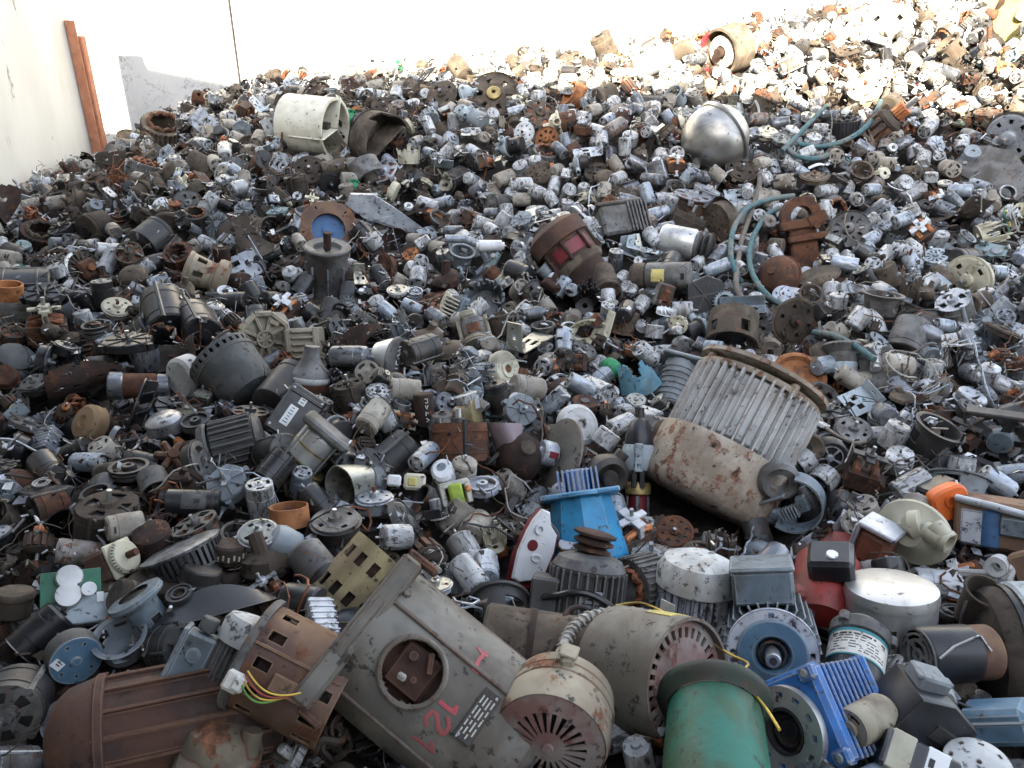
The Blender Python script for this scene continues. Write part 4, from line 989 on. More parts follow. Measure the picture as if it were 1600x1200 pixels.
for k in range(3): b.wall(69.4, 69.4, -60 - 8 * k, -58 - 8 * k, 1.4, None, 4, 1, R(12), R(30 - 5 * k))
h.part('stripes', b, 'casing')
h = H('labelled_motor', 'small black-bottomed motor wrapped in a silver printed label, beside the blue gearbox', 'motor', 1338, 1024, -103, 34, lift=70, short='motor with the silver printed label', r=42, ax=(1345, 1000, 1330, 1050))
b = MB().mat('cast').lathe([(0, -60), (30, -58), (46, -44), (46, -24), (42, -22)], 34); bolts(b, 46, -46, -30, 3, 9, .6); h.part('end_bell', b)
b = MB().mat('gloss_black').lathe([(42, -24), (42, 44), (40, 50), (36, 50), (34, 42), (0, 40)], 36); b.mat('steel').at((16, 0, 0)).cyl(3.5, 40, 45, 10); h.part('casing', b)
b = MB().mat('label').wall(43, 43, -18, 28, 1.5, None, 30, 1, R(-85), R(85)); b.mat('stripe_teal').wall(43.3, 43.3, -20, -15, 1.5, None, 30, 1, R(-85), R(85)); b.wall(43.3, 43.3, 26, 29, 1.5, None, 30, 1, R(-85), R(85)); h.part('label_wrap', b, 'casing')
b = MB().mat('ink'); rr = random.Random(9)
for row in range(7):
    a = -60
    while a < 50:
        w = rr.uniform(5, 20)
        if rr.random() < .75: b.wall(43.6, 43.6, -11 + row * 5, -11 + row * 5 + (2.6 if row == 0 else 1.1), 1, None, 2, 1, R(a), R(a + w))
        a += w + 4
h.part('print', b, 'label_wrap')
h = H('blower_motor', 'black cylinder blower motor with a slatted round grille and rusty band', 'motor', 1478, 1022, 188, 36, lift=80, short='black blower motor', r=40, ax=(1450, 1020, 1520, 1015))
b = MB().mat('gloss_black').lathe([(42, 46), (44, 42), (44, -36), (40, -40)], 36); h.part('casing', b)
b = MB().mat('cast').disc(6, 42, 50, 3, [(12, 20, 3, .8), (25, 31, 5, .85, .2), (35, 39, 6, .85)], 72, 20); h.part('grille', b, 'casing')
b = MB().mat('rust_tan').lathe([(40, -38), (42, -44), (42, -72), (38, -74)], 34); h.part('rusty_band', b)
b = MB().mat('steel').tube([(44, -6, 44), (50, 10, 20), (50, 22, -20), (40, 24, -36), (46, 0, -44)], 2, 6); h.part('bail_wire', b)
h = H('blower_volute', 'dirty dark blower housing with a round flared inlet pipe, at the right edge', 'blower', 1560, 1010, 186, 20, lift=45, short='dirty blower housing', r=70, ax=(1540, 960, 1580, 1040))
b = MB().mat('mud').lathe([(0, 34), (50, 30), (84, 20), (92, 6), (92, -22), (80, -34), (0, -34)], 44); h.part('volute', b)
b = MB().mat('plastic_pale').lathe([(94, -20), (98, -24), (98, -60), (0, -66)], 40); h.part('drum', b)
b = MB().mat('cast_dark').wall(96, 96, -14, -6, 3, None, 44, 1); h.part('clamp_ring', b, 'volute')
h = H('flared_pipe', 'grimy flared pipe mouth opening upwards above the blower housing', 'pipe', 1530, 940, 58, 42, lift=105, short='grimy flared pipe', r=28)
b = MB().mat('mud').wall(22, 30, -42, 26, 3, None, 36, 3); b.wall(32, 32, 24, 28, 4, None, 36, 1); h.part('pipe', b)
b = MB().mat('black').cyl(20, -40, -20, 20); b.mat('steel').tube([(26, -4, -40), (34, -10, -10), (30, -14, 14)], 2, 6); h.part('throat', b)
h = H('black_casing', 'angular black plastic casing with a bolted brown strap, lower right', 'casing', 1440, 1128, face=(38, 30), roll=-30, lift=85, short='angular black casing', r=58, ax=(1430, 1100, 1470, 1160))
b = MB().mat('gloss_black').prism([(-58, -48), (40, -56), (66, -10), (58, 46), (-6, 60), (-58, 40)], -60, 30, 4); b.mat('ink').box(46, 24, 6, 18, 8, 30, c=1); h.part('case', b)
b = MB().mat('earthy').at((0, -52, 14)).box(124, 14, 22, c=2); b.mat('brushed').at((-46, -58, 26)).cyl(8, -4, 8, 8); b.at((28, -58, 26)).cyl(8, -4, 8, 8); h.part('strap', b)
b = MB().mat('plastic_grey').at((-30, 56, -20), (0, 0, .3)).box(50, 30, 50, c=4); b.box(60, 8, 20, 0, 10, 10, c=2); h.part('bracket', b)
h = H('label_box', 'box with a cream and lilac printed label under the black casing, bottom edge', 'box', 1428, 1196, face=(-10, 20), roll=-25, lift=60, r=20)
b = MB().mat('gloss_black').box(110, 60, 60, c=4); b.mat('cream').box(36, 62, 62, -30, 0, 0, c=2); b.mat('label_white').box(34, 61, 61.5, 22, 0, 0, c=2); b.mat('ink').box(8, 14, 2, 14, 6, 31, c=.3); b.box(8, 5, 2, 26, -12, 31, c=.3); h.part('box_body', b)
h = H('pale_slot_motor', 'pale dusty motor with two dark arc slots, between blue gearbox and black casing', 'motor', 1346, 1130, -150, 45, lift=95, short='pale dusty arc-slot motor', r=30, ax=(1335, 1135, 1365, 1105))
b = MB().mat('beige_cast').lathe([(28, 24), (31, 18), (31, -50), (28, -56), (0, -58)], 30); h.part('casing', b)
b = MB().mat('black').cyl(27, 10, 22, 24); h.part('inside', b)
b = MB().mat('beige_cast').disc(6, 29, 26, 3, [(17, 24, 2, .3)], 60, 7); b.lathe([(13, 26), (12, 32), (5, 33), (0, 31)], 20); h.part('end_cap', b)
h = H('silver_end_disc', 'silvery disc with small holes at the bottom right edge', 'disc', 1530, 1190, 70, 50, lift=95, short='silvery disc in the right corner', r=42)
b = MB().mat('motor_white').disc(4, 50, 0, 6, [(34, 41, 8, .22)], 64, 10, dish=8); b.lathe([(50, -8), (50, -40), (0, -44)], 36); h.part('casing', b)
h = H('blue_box', 'blue-grey plastic box with rounded edges in the lower right corner', 'box', 1560, 1128, face=(20, -12), roll=8, lift=50, short='blue-grey plastic box', r=40)
b = MB().mat('slate_paint').box(96, 56, 70, c=9); b.box(100, 5, 74, 0, 8, 0, c=2); h.part('shell', b)

# ---------------- middle right
h = H('large_finned_motor', 'largest pale finned motor with a rusty tan cowl and round flange, right of centre', 'motor', 1142, 690, 63, -10, lift=85, short='largest pale finned motor', r=100, ax=(1110, 735, 1180, 620))
b = MB().mat('motor_white').cyl(92, -20, 96, 44); fins(b, 92, -18, 92, 40, 9, 4); h.part('finned_body', b)
b = MB().mat('cowl_tan').lathe([(105, -16), (107, -20), (107, -92), (103, -104), (92, -112), (0, -114)], 52); b.mat('ink').at((106, -18, -34), (0, R(90), 0)).cyl(3, -3, 3, 10); h.part('fan_cowl', b)
b = MB().mat('cowl_tan').lathe([(60, 94), (62, 104), (98, 106), (104, 108), (104, 115), (98, 117), (0, 118)], 52); h.part('flange', b)
b = MB().mat('cowl_tan').lathe([(98, 88), (100, 92), (100, 97), (92, 99)], 48); bolts(b, 94, 84, 104, 4, 7, .5); h.part('end_shield', b)
h = H('rusty_ring_flange', 'orange-brown rusted round flange behind the largest pale finned motor', 'flange', 1248, 588, 60, 55, lift=20, short='orange-brown ring flange', r=34)
b = MB().mat('rust_orange').lathe([(42, -8), (44, 0), (36, 3), (32, -4), (12, -8), (10, 0), (0, 0)], 40); h.part('ring', b)
b = MB().mat('flange_blue').lathe([(46, -8), (46, -34), (30, -40), (0, -40)], 36); h.part('hub', b)
h = H('cyan_bell', 'bright cyan-blue faceted bell housing with blue fins at its top', 'housing', 912, 812, -82, 2, lift=45, short='cyan faceted bell housing', r=50, ax=(905, 780, 920, 850))
b = MB().mat('cyan_paint').lathe([(0, -36), (44, -36), (48, -30), (56, 20), (62, 60), (60, 68), (0, 70)], 9); h.part('bell', b, ang=20)
b = MB().mat('cyan_paint').at((0, 0, -38)).box(100, 122, 8, c=2); h.part('square_flange', b)
b = MB().mat('blue_paint').cyl(24, -78, -40, 24)
for k in range(9): b.box(52, 3.2, 36, 0, -30 + k * 7.5, -60, c=.8)
h.part('fins', b)
b = MB().mat('cyan_paint').at((36, 0, -34)).cyl(30, -6, 0, 28); h.part('boss', b, 'bell')
h = H('white_casting', 'flat white powdery casting with a dark red edge, left of the cyan bell', 'casting', 834, 856, face=(10, 25), roll=-12, lift=45, short='flat white casting', r=38, ax=(838, 820, 828, 890))
pts = [(-6, 62), (8, 60), (16, 40), (30, 28), (32, 0), (26, -34), (12, -48), (-14, -56), (-26, -52), (-28, -10), (-22, 24), (-16, 44)]
b = MB().mat('white').prism(pts, 0, 10, 3); b.at((-4, 30, 10)).lathe([(8, 0), (8, 4), (5, 4), (5, 0)], 16); b.at((4, -14, 10), (0, 0, 0), (1.3, .9, 1)).lathe([(8, 0), (7, 3), (4, 3), (4, 0)], 16); b.mat('dark_red').at((-8, 4, 10)).cyl(9, -1, 1, 16); h.part('plate', b)
b = MB().mat('dark_red').at((6, -8, -16), (0, 0, 0), (1.12, 1.12, 1)).prism(pts, -6, 12, 2); h.part('red_backing', b)
h = H('grinder_armature', 'slim blue-grey and black tool motor with brass band, left of the finned motor', 'motor', 998, 715, 88, 0, lift=50, short='slim blue-grey tool motor', r=26, ax=(1000, 670, 995, 790))
b = MB().mat('plastic_pale').lathe([(22, -20), (26, -14), (26, 14), (22, 20)], 24); b.at((24, 0, 0)).box(8, 14, 44, c=2); h.part('field_case', b)
b = MB().mat('gloss_black').lathe([(22, 18), (22, 34), (14, 56), (7, 62), (7, 78), (0, 79)], 22); b.at((16, 6, -30)).box(10, 9, 34, c=2); b.at((16, -6, -30)).box(10, 9, 34, c=2); h.part('nose', b)
b = MB().mat('brass').lathe([(18, -38), (20, -42), (20, -56), (16, -58)], 22); h.part('brass_band', b)
b = MB().mat('dark_red').cyl(15, -90, -58, 16); b.mat('can_grey')
for k in range(5): b.at((0, 0, 0), (0, 0, k * 1.257)).box(4, 6, 30, 17, 0, -74, c=1)
h.part('brush_holder', b)
b = MB().mat('gloss_black').at().lathe([(10, -90), (26, -108), (30, -120), (22, -118), (0, -112)], 24); h.part('fan', b)
h = H('grimy_volute', 'rounded grime-black pump casing resting on the cyan bell', 'pump casing', 948, 744, -40, 55, lift=45, short='grime-black pump casing', r=30)
b = MB().mat('cast_dark').lathe([(0, -24), (30, -20), (36, -4), (34, 8), (26, 14), (18, 8), (12, 2), (0, 2)], 30); b.lathe([(14, 10), (12, 16), (6, 17), (0, 14)], 18); b.at((0, 0, -6), (R(90), 0, 0)).cyl(11, 20, 46, 14); h.part('casing', b)
h = H('speaker_disc', 'dished grey disc with a round silver motor at its centre', 'disc', 868, 712, 165, 30, lift=20, short='dished disc with silver motor', r=34, ax=(868, 690, 868, 735))
b = MB().mat('motor_grey').disc(14, 62, 0, 4, [(52, 57, 4, .08)], 64, 10, dish=6); h.part('dish', b)
b = MB().mat('alu').cyl(20, 2, 28, 24, 3); b.lathe([(9, 28), (6, 32), (0, 33)], 14); b.mat('dark_red').box(4, 10, 16, 19, 0, 14, c=1); h.part('motor_body', b)
h = H('grey_disc_motor', 'pale grey pancake disc with an orange rust streak and dark centre hole', 'disc', 905, 664, 25, 55, lift=30, short='pale disc with rust streak', r=30)
b = MB().mat('motor_white').lathe([(0, 2), (6, 2), (7, 8), (16, 9), (20, 7), (26, 8), (33, 3), (35, -4), (34, -14), (0, -16)], 40); h.part('disc', b)
b = MB().mat('rust_orange').at((-16, 18, 3.5), (0, 0, .9)).box(9, 16, 6, c=2.5); h.part('rust_patch', b, 'disc')
h = H('beige_pancake', 'cream-beige thick disc with a small rusty hub hole, above the silver label box', 'disc', 791, 577, 15, 42, lift=30, short='cream-beige thick disc', r=28)
b = MB().mat('cream').lathe([(0, 0), (6, 0), (7, 5), (14, 6), (15, 4), (26, 5), (30, 1), (31, -6), (30, -12), (0, -14)], 40); h.part('disc', b)
b = MB().mat('rust').cyl(6, -2, 4, 12); h.part('hub', b)
h = H('purple_dome', 'round brown dome housing with dusty lip, below a curled lilac sheet', 'housing', 816, 710, 50, 60, lift=20, r=32)
b = MB().mat('rust_dark').lathe([(0, 26), (20, 22), (34, 8), (38, -14), (38, -24)], 34); b.mat('earthy').lathe([(14, 24), (12, 30), (0, 31)], 16); h.part('dome', b)
h = H('lilac_sheet', 'curled plain lilac-grey plastic sheet', 'sheet', 793, 684, face=(0, 0), roll=12, lift=42, short='curled lilac sheet', r=20)
b = MB().mat('lilac').shell(lambda u, v: (((u - .5) * 54 * (1 - .5 * v * (u > .5)) + 8 * v, (.5 - v) * (60 - 26 * u), 26 * math.sin(u * 3.1) - 14 * v * v), (0, 0, 1)), 14, 8, 2, lambda i, j: j > 5 and i > 8 + (7 - j) * 2, wrap=False); h.part('sheet', b)
h = H('grey_ring_bracket', 'slate-grey curved strap bracket around a dark ring, right of the finned motor', 'bracket', 1240, 785, face=(25, -10), roll=20, lift=30, short='slate-grey strap bracket', r=44, ax=(1245, 755, 1235, 800))
b = MB().mat('slate_blue').ribbon([(44 * math.cos(a), 36 * math.sin(a) - 10, 0) for a in np.linspace(-2.6, 1.0, 24)], 30, 3, nrm=(0, 0, 1)); b.warp(lambda p: p)
b = MB().mat('slate_blue').wall(46, 46, -16, 16, 3, None, 40, 1, R(-150), R(60)); b.at((-34, 20, 0)).box(60, 5, 34, c=1.5); b.at((12, -6, 0)).box(16, 26, 12, c=2); h.part('strap', b)
b = MB().mat('cast').at((-4, 40, 4), (.2, .3, 0)).lathe([(14, 4), (26, 8), (32, 2), (32, -12), (14, -12), (14, 4)], 30); b.mat('plastic_grey')
for k in range(6): b.at((-26 + k * 5, -14, 0)).box(2.4, 20, 14, c=.6)
h.part('ring', b)
h = H('spoked_wheel_motor', 'round black-rimmed motor with a pale five-spoke centre grille', 'motor', 1296, 714, -60, 62, lift=30, short='black-rimmed spoked motor', r=26)
b = MB().mat('cast_dark').lathe([(18, 4), (26, 6), (29, 2), (29, -14), (0, -16)], 36); b.mat('black').cyl(19, -8, 2, 20); h.part('rim', b)
b = MB().mat('alu').disc(3, 20, 5, 2, [(6, 18, 5, .82)], 60, 10); b.cyl(5, 2, 7, 14); h.part('grille', b)
b = MB().mat('cast').at((0, 40, -16), (0, 0, 0)).box(50, 60, 8, c=2); h.part('backing_plate', b)
h = H('axial_fan', 'square black-framed axial fan with a speckled hub, at the right edge', 'fan', 1562, 690, face=(30, -6), roll=-10, lift=30, short='square black axial fan', r=42)
b = MB().mat('cast_dark')
for k in range(4): b.at((0, 0, 0), (0, 0, k * 1.5708)).box(104, 8, 22, 0, 48, 0, c=2)
b.at(); b.wall(47, 47, -8, 8, 3, None, 44, 1); h.part('frame', b)
b = MB().mat('slate_blue').lathe([(0, 6), (18, 5), (20, 0), (20, -8)], 28); h.part('hub', b)
for k in range(5):
    b = MB().mat('black').at((0, 0, 0), (.5, 0, k * 1.257)).box(26, 16, 2.5, 32, 0, 0, c=.6); h.part('blade', b)
h = H('orange_motor', 'bright orange and black boxy motor tilted over the cream pump', 'motor', 1472, 780, face=(15, 35), roll=25, lift=45, short='orange and black motor', r=34)
b = MB().mat('orange').prism([(26 * math.cos(a) ** 1 if False else 30 * (abs(math.cos(a)) ** .6) * (1 if math.cos(a) > 0 else -1), 26 * (abs(math.sin(a)) ** .6) * (1 if math.sin(a) > 0 else -1)) for a in np.linspace(.01, 6.29, 29)[:-1]], 0, 26, 4); b.at((-2, 6, 26), (0, 0, 0)).lathe([(10, 0), (10, 3), (6, 3), (6, 0)], 18); h.part('orange_shell', b)
b = MB().mat('gloss_black').box(54, 46, 40, 8, -2, -20, c=4); b.mat('steel').at((30, 14, 2)).cyl(3, -2, 6, 8); h.part('black_half', b)
b = MB().mat('label_white').tube([(28, 22, 4), (22, 10, 12), (24, -4, 14), (34, -16, 10), (44, -26, 0)], 1.8, 6); h.part('white_cable', b)
h = H('cream_pump', 'cream plastic pump casing with two round nozzles, right side', 'pump', 1426, 832, face=(10, -20), roll=-28, lift=55, short='cream plastic pump', r=44, ax=(1405, 825, 1440, 845))
b = MB().mat('cream_plastic').lathe([(0, 22), (20, 24), (30, 14), (44, 4), (56, 0), (58, -6), (54, -8), (40, -8)], 40, squash=.86); b.at((4, 18, 10), (R(90), 0, R(-50))).lathe([(0, -10), (22, -8), (24, 6), (14, 20), (0, 24)], 24); h.part('casing', b)
for (x, y, a, l) in ((18, 18, -48, 40), (26, 30, -72, 30)):
    b = MB().mat('cream_plastic').at((x, y, 14), (0, R(80), R(a + 50))).wall(14, 15, 0, l, 2.5, None, 26, 1); b.wall(16.5, 16.5, l - 8, l, 2.5, None, 26, 1); b.mat('ink').cyl(11, 2, 8, 18) ; h.part('nozzle', b, 'casing')
b = MB().mat('cream_plastic')
for k in range(8): b.at((50 * math.cos(k * .785), 43 * math.sin(k * .785), -4)).cyl(4, -4, 5, 8)
h.part('screw_bosses', b, 'casing')
h = H('orange_stator', 'orange-brown stator block in a grey strap under the cream pump', 'stator', 1368, 852, face=(20, -25), roll=-30, lift=35, short='orange-brown stator block', r=26)
b = MB().mat('brown_fibre').box(50, 60, 50, c=9); h.part('core', b)
b = MB().mat('alu').box(56, 10, 54, 0, -32, 0, c=2); b.box(8, 66, 54, -28, 0, 0, c=2); b.box(60, 8, 54, 0, 34, 0, c=2); h.part('strap', b)
h = H('two_tone_block', 'grey, blue and rust painted casting with a long rod, at the right edge', 'casting', 1556, 816, face=(12, -10), roll=-8, lift=45, short='blue and rust painted casting', r=44, ax=(1540, 815, 1580, 820))
b = MB().mat('rust_tan').box(120, 74, 60, 6, 0, 0, c=6); b.mat('chipped').box(40, 60, 66, -26, -6, 0, c=5); b.mat('slate_blue').box(50, 30, 74, 36, 4, 0, c=3); h.part('block', b)
b = MB().mat('blue_dirty').at((-2, -6, 22), (R(90), 0, 0)).cyl(16, -30, 28, 24, 3); h.part('blue_roller', b)
b = MB().mat('alu').tube([(-52, 36, 30), (0, 33, 38), (80, 18, 30)], 6, 10); h.part('rod', b)
h = H('alloy_bracket', 'white cast alloy bracket with an eyelet, at the right edge', 'bracket', 1552, 892, face=(15, -20), roll=0, lift=45, short='white alloy bracket', r=36, ax=(1530, 895, 1580, 890))
b = MB().mat('motor_white').at((10, 10, 8)).lathe([(7, 8), (16, 8), (16, -14), (7, -14), (7, 8)], 24); b.at().box(84, 12, 16, -20, -6, 0, c=3); b.box(14, 52, 14, 20, -20, 0, c=3); b.at((-20, -22, 0), (0, 0, .7)).box(60, 7, 12, c=2); b.at((14, -14, 0), (0, 0, -.5)).box(20, 60, 20, c=6); h.part('casting', b)
b = MB().mat('rust_tan').at((54, 0, -10), (0, 0, .3)).box(50, 66, 30, c=5); h.part('rusty_plate', b)
def HP(proto, label, px, py, th, tilt, rpx, roll=0, lift=None, short=None, zone=True, name=None, dpt=None):
    """one of the loose-piece kinds at a marked spot, rpx = its radius in pixels of the photograph"""
    k = rpx / (proto.shape[1]); h = H(name or proto.kind, label, proto.cat, px, py, th, tilt, roll, lift=rpx * .35 if lift is None else lift, short=short, r=rpx * .8 if zone else None, dpt=dpt)
    names = []
    for nm, mb, pa in proto.parts:
        c = MB(); c.merge(mb); c.v = [(x * k, y * k, z * k) for x, y, z in mb.v]
        h.part(nm, c, names[pa] if pa is not None else None); names.append(nm)
    return h
# ---------------- upper heap
h = H('cream_drum', 'cream painted open drum with blades inside, in the upper left of the heap', 'drum', 490, 198, -4, 30, lift=48, short='cream drum', r=46, ax=(480, 195, 505, 200))
b = MB().mat('cream_paint').wall(46, 44, -42, 38, 2.5, None, 56, 6); b.lathe([(0, -42), (45, -42), (46, -40)], 44); b.wall(46.5, 46.5, 34, 39, 4, None, 56, 1); h.part('drum', b)
b = MB().mat('cream_paint')
for k in range(3): b.at((0, 0, 0), (0, 0, k * 2.09 + .4)).box(46, 2, 60, 24, 0, 12, c=.6)
h.part('blades', b); b = MB().mat('earthy').cyl(9, -44, 30, 16); h.part('hub', b)
h = H('cut_volute', 'brown dusty volute housing cut open, right of the cream drum', 'housing', 592, 222, -20, 45, lift=10, short='cut-open brown volute', r=30, ax=(575, 225, 610, 215))
b = MB().mat('earthy').wall(44, 48, -20, 22, 3, [(2, 20, 3, .35)], 40, 6, R(-160), R(120)); b.lathe([(0, -22), (30, -24), (46, -20)], 34); b.at((0, 0, 0), (0, 0, 1)).box(84, 3, 36, c=1); h.part('volute', b)
h = H('stainless_dome', 'shiny stainless steel dome with a small hole, in the upper right', 'dome', 1117, 217, 215, 30, lift=38, short='shiny steel dome', r=46)
b = MB().mat('dome_steel').lathe([(52 * math.sin(t), 52 * math.cos(t)) for t in np.linspace(0, 3.1, 26)], 48); b.lathe([(52, -13), (54, -15), (54, -18), (51, -20)], 48); h.part('shell', b)
b = MB().mat('cast_dark').lathe([(7, 52), (6, 54), (3, 54), (3, 50), (0, 50)], 16); h.part('port', b)
HP(p_disc('earthy', 'brass', .075, 3, ''), 'large dusty brown flywheel disc high in the middle of the heap', 772, 147, 100, 55, 38, short='large dusty flywheel')
HP(p_pancake('earthy', 'earthy', .06, .03, 4, ''), 'dusty beige dish-shaped motor cap left of the large flywheel', 692, 150, 120, 50, 24, short='dusty beige motor cap')
h = HP(p_stator('earthy', 'rust', .06, .05, 1, ''), 'ribbed grey-brown stator with rusty windings, at the left end of the crest', 256, 204, 86, 35, 32, short='ribbed stator on the left crest')
HP(p_disc('rust_orange', 'rust_orange', .055, 5, ''), 'orange-brown disc with a ring of round holes, in the upper middle', 854, 217, 140, 62, 19, short='orange holed disc')
HP(p_pancake('white', 'white', .045, .02, 6, ''), 'white dusty pancake disc left of the orange holed disc', 820, 208, 150, 60, 17, short='white dusty pancake disc')
HP(p_magnet('rust_orange', .04, 0, ''), 'orange slotted winding ring just above the upper middle of the heap', 898, 150, 150, 20, 20)
h = H('red_ring_motor', 'large round motor with a dark red ring around its open end, on the right crest', 'motor', 1138, 78, -165, 48, lift=22, short='motor with the red ring', r=28, ax=(1125, 75, 1150, 90))
b = MB().mat('red_plastic').wall(37, 37, 16, 24, 5, None, 40, 1, R(110), R(290)); h.part('red_ring', b)
b = MB().mat('earthy').wall(37, 36, -20, 22, 4, None, 40, 2); b.lathe([(0, -22), (28, -22), (36, -18)], 30); h.part('shell', b)
b = MB().mat('cream').lathe([(10, 18), (24, 16), (26, 4), (12, 0)], 20); b.mat('rust_dark').cyl(8, -20, 26, 12); h.part('winding', b)
h = H('taped_roller', 'long grey taped roller lying on the crest left of the red-ringed motor', 'roller', 1022, 97, 20, 5, lift=14, short='long taped roller', r=16, ax=(1000, 105, 1050, 85))
b = MB().mat('plastic_grey').cyl(19, -30, 32, 24); b.mat('mud').cyl(17, -62, -28, 22); b.mat('earthy').cyl(14, 30, 62, 20); h.part('roller', b)
b = MB().mat('cloth').wall(20.5, 20.5, 8, 13, 1.5, None, 24, 1); h.part('tape', b, 'roller')
HP(p_cylinder('earthy', .04, .11, 0, ''), 'tan banded cylinder poking above the middle crest', 946, 76, 118, 15, 17, short='tan cylinder on the crest')
h = HP(p_pancake('cream', 'cream', .07, .05, 2, ''), 'large cream disc motor standing on edge at the top of the right crest', 1383, 42, -60, 70, 36, short='cream disc motor on the crest')
HP(p_pancake('cream', 'cream', .055, .05, 3, ''), 'beige cap with small holes beneath the sunlit edge on the right', 1350, 146, 85, 40, 25, short='beige holed cap')
HP(p_pancake('earthy', 'alu', .06, .04, 5, ''), 'bluish grey holed disc motor at the right edge of the upper heap', 1582, 212, -150, 62, 38, short='bluish holed disc motor')
h = H('angled_sheet', 'flat dusty grey-green sheet metal panel, upper right edge', 'sheet', 1552, 262, face=(-30, -10), roll=-28, lift=20, short='dusty sheet metal panel', r=22, ax=(1520, 255, 1580, 275))
b = MB().mat('cast').prism([(-60, -28), (-40, 26), (10, 34), (70, 0), (64, -34)], -1.5, 1.5); b.mat('zinc').at((-40, -10, 3)).cyl(3, -3, 2, 8); h.part('panel', b)
h = H('yellow_plate', 'yellow painted steel plate with a torn dark edge, in the top right corner', 'plate', 1568, 40, face=(0, -15), roll=-14, lift=10, r=30, short='yellow steel plate', dpt=4.4)
b = MB().mat('yellow').prism([(-46, -34), (-30, 10), (-44, 60), (70, 80), (80, -50), (10, -46)], -4, 4, 1); h.part('plate', b)
b = MB().mat('rust_dark').prism([(-16, 44), (-10, 46), (-8, 30), (-14, 20), (-16, 4), (-10, -8), (4, -18), (2, -22), (-16, -14), (-22, 2), (-19, 22)], 3, 6); h.part('torn_edge', b)
HP(p_pancake('mud', 'mud', .06, .03, 1, ''), 'brown motor cap with a hub beside the shiny steel dome', 1155, 268, 60, 40, 24)
HP(p_rotor('mud', 2, ''), 'brown fan-cooled armature standing between the blue hoses', 1370, 205, 40, 10, 24)
b_ = p_stator('black', 'cast_dark', .06, .06, 4, '')
HP(b_, 'black finned stator half hidden behind the blue hoses', 1318, 200, 90, 10, 24)

# ---------------- hoses
def hose(name, label, pts, r, mat, lifts, short=None):
    P3 = []
    for (x, y), l in zip(pts, lifts):
        t = hit(x, y); d = ray(x, y); P3.append(CP + d * (t - l))
    Q = []
    for i in range(len(P3) - 1):
        p0, p1, p2, p3 = P3[max(i - 1, 0)], P3[i], P3[i + 1], P3[min(i + 2, len(P3) - 1)]
        for t in np.linspace(0, 1, 7)[:-1]:
            Q.append(.5 * ((2 * p1) + (p2 - p0) * t + (2 * p0 - 5 * p1 + 4 * p2 - p3) * t * t + (3 * p1 - p0 - 3 * p2 + p3) * t ** 3))
    Q.append(P3[-1]); b = MB().mat(mat).tube(Q, r, 10); c = Q[0]; b.v = [(x - c.x, y - c.y, z - c.z) for x, y, z in b.v]
    o = link(name, b.mesh(name)); o.location = c; tag(o, label, name.split('_')[-1])
    for (x, y) in pts[::2]: HERO_ZONES.append((x, y, x, y, 5, 9))
    if short: LANDMARKS.append((*pts[len(pts) // 2], 12, short))
    return o
hose('rubber_hose', 'grey-blue braided hose curving in a U beneath the beige holed cap', [(1376, 158), (1362, 188), (1338, 210), (1308, 224), (1275, 229), (1246, 224)], .0112, 'hose', [.12] * 6, 'U-shaped blue hose')
hose('rubber_hose', 'grey-blue braided hose slanting down from the top, left arm of the hose pair', [(1292, 165), (1272, 185), (1252, 205), (1236, 222), (1222, 236)], .0115, 'hose', [.07, .09, .1, .1, .06])
hose('rubber_hose', 'grey-blue braided hose lying in a shallow sag under the U-shaped one', [(1228, 230), (1244, 243), (1268, 248), (1292, 243), (1306, 232)], .0115, 'hose', [.05, .09, .1, .09, .05])
hose('rubber_hose', 'long teal hose arching left of the rusty clamp bracket', [(1240, 306), (1205, 311), (1172, 323), (1152, 345), (1143, 372), (1142, 402), (1150, 428), (1158, 440)], .0112, 'hose', [.06, .1, .12, .13, .13, .12, .08, .03], 'long teal hose arch')
hose('rubber_hose', 'inner teal hose running down beside the long teal arch', [(1232, 318), (1202, 333), (1184, 356), (1172, 386), (1172, 414), (1182, 440), (1200, 462), (1222, 478)], .0102, 'hose', [.05, .1, .12, .13, .12, .12, .1, .04])
hose('rubber_hose', 'dirty brown hose crossing behind the long teal arch', [(1188, 240), (1186, 290), (1172, 335), (1158, 380), (1150, 440), (1160, 468)], .011, 'hose_dirty', [.03, .07, .08, .09, .08, .04])
hose('rubber_hose', 'bright teal hose ending in a metal fitting on the grey plate', [(1272, 519), (1300, 524), (1328, 536), (1350, 550), (1366, 562)], .0102, 'hose', [.05, .1, .12, .13, .13], 'teal hose with the metal fitting')
h = H('hose_plate', 'grey square plate with a chromed pipe fitting at the hose end', 'plate', 1375, 580, face=(-20, -20), roll=22, lift=18, r=18)
b = MB().mat('cast').box(54, 74, 8, c=1.5); h.part('plate', b)
b = MB().mat('brushed').at((0, 16, 6), (R(60), 0, 0)).cyl(9, -8, 14, 8); b.cyl(6, 10, 22, 12); b.at((0, 6, 4)).box(24, 12, 8, c=2); h.part('fitting', b)

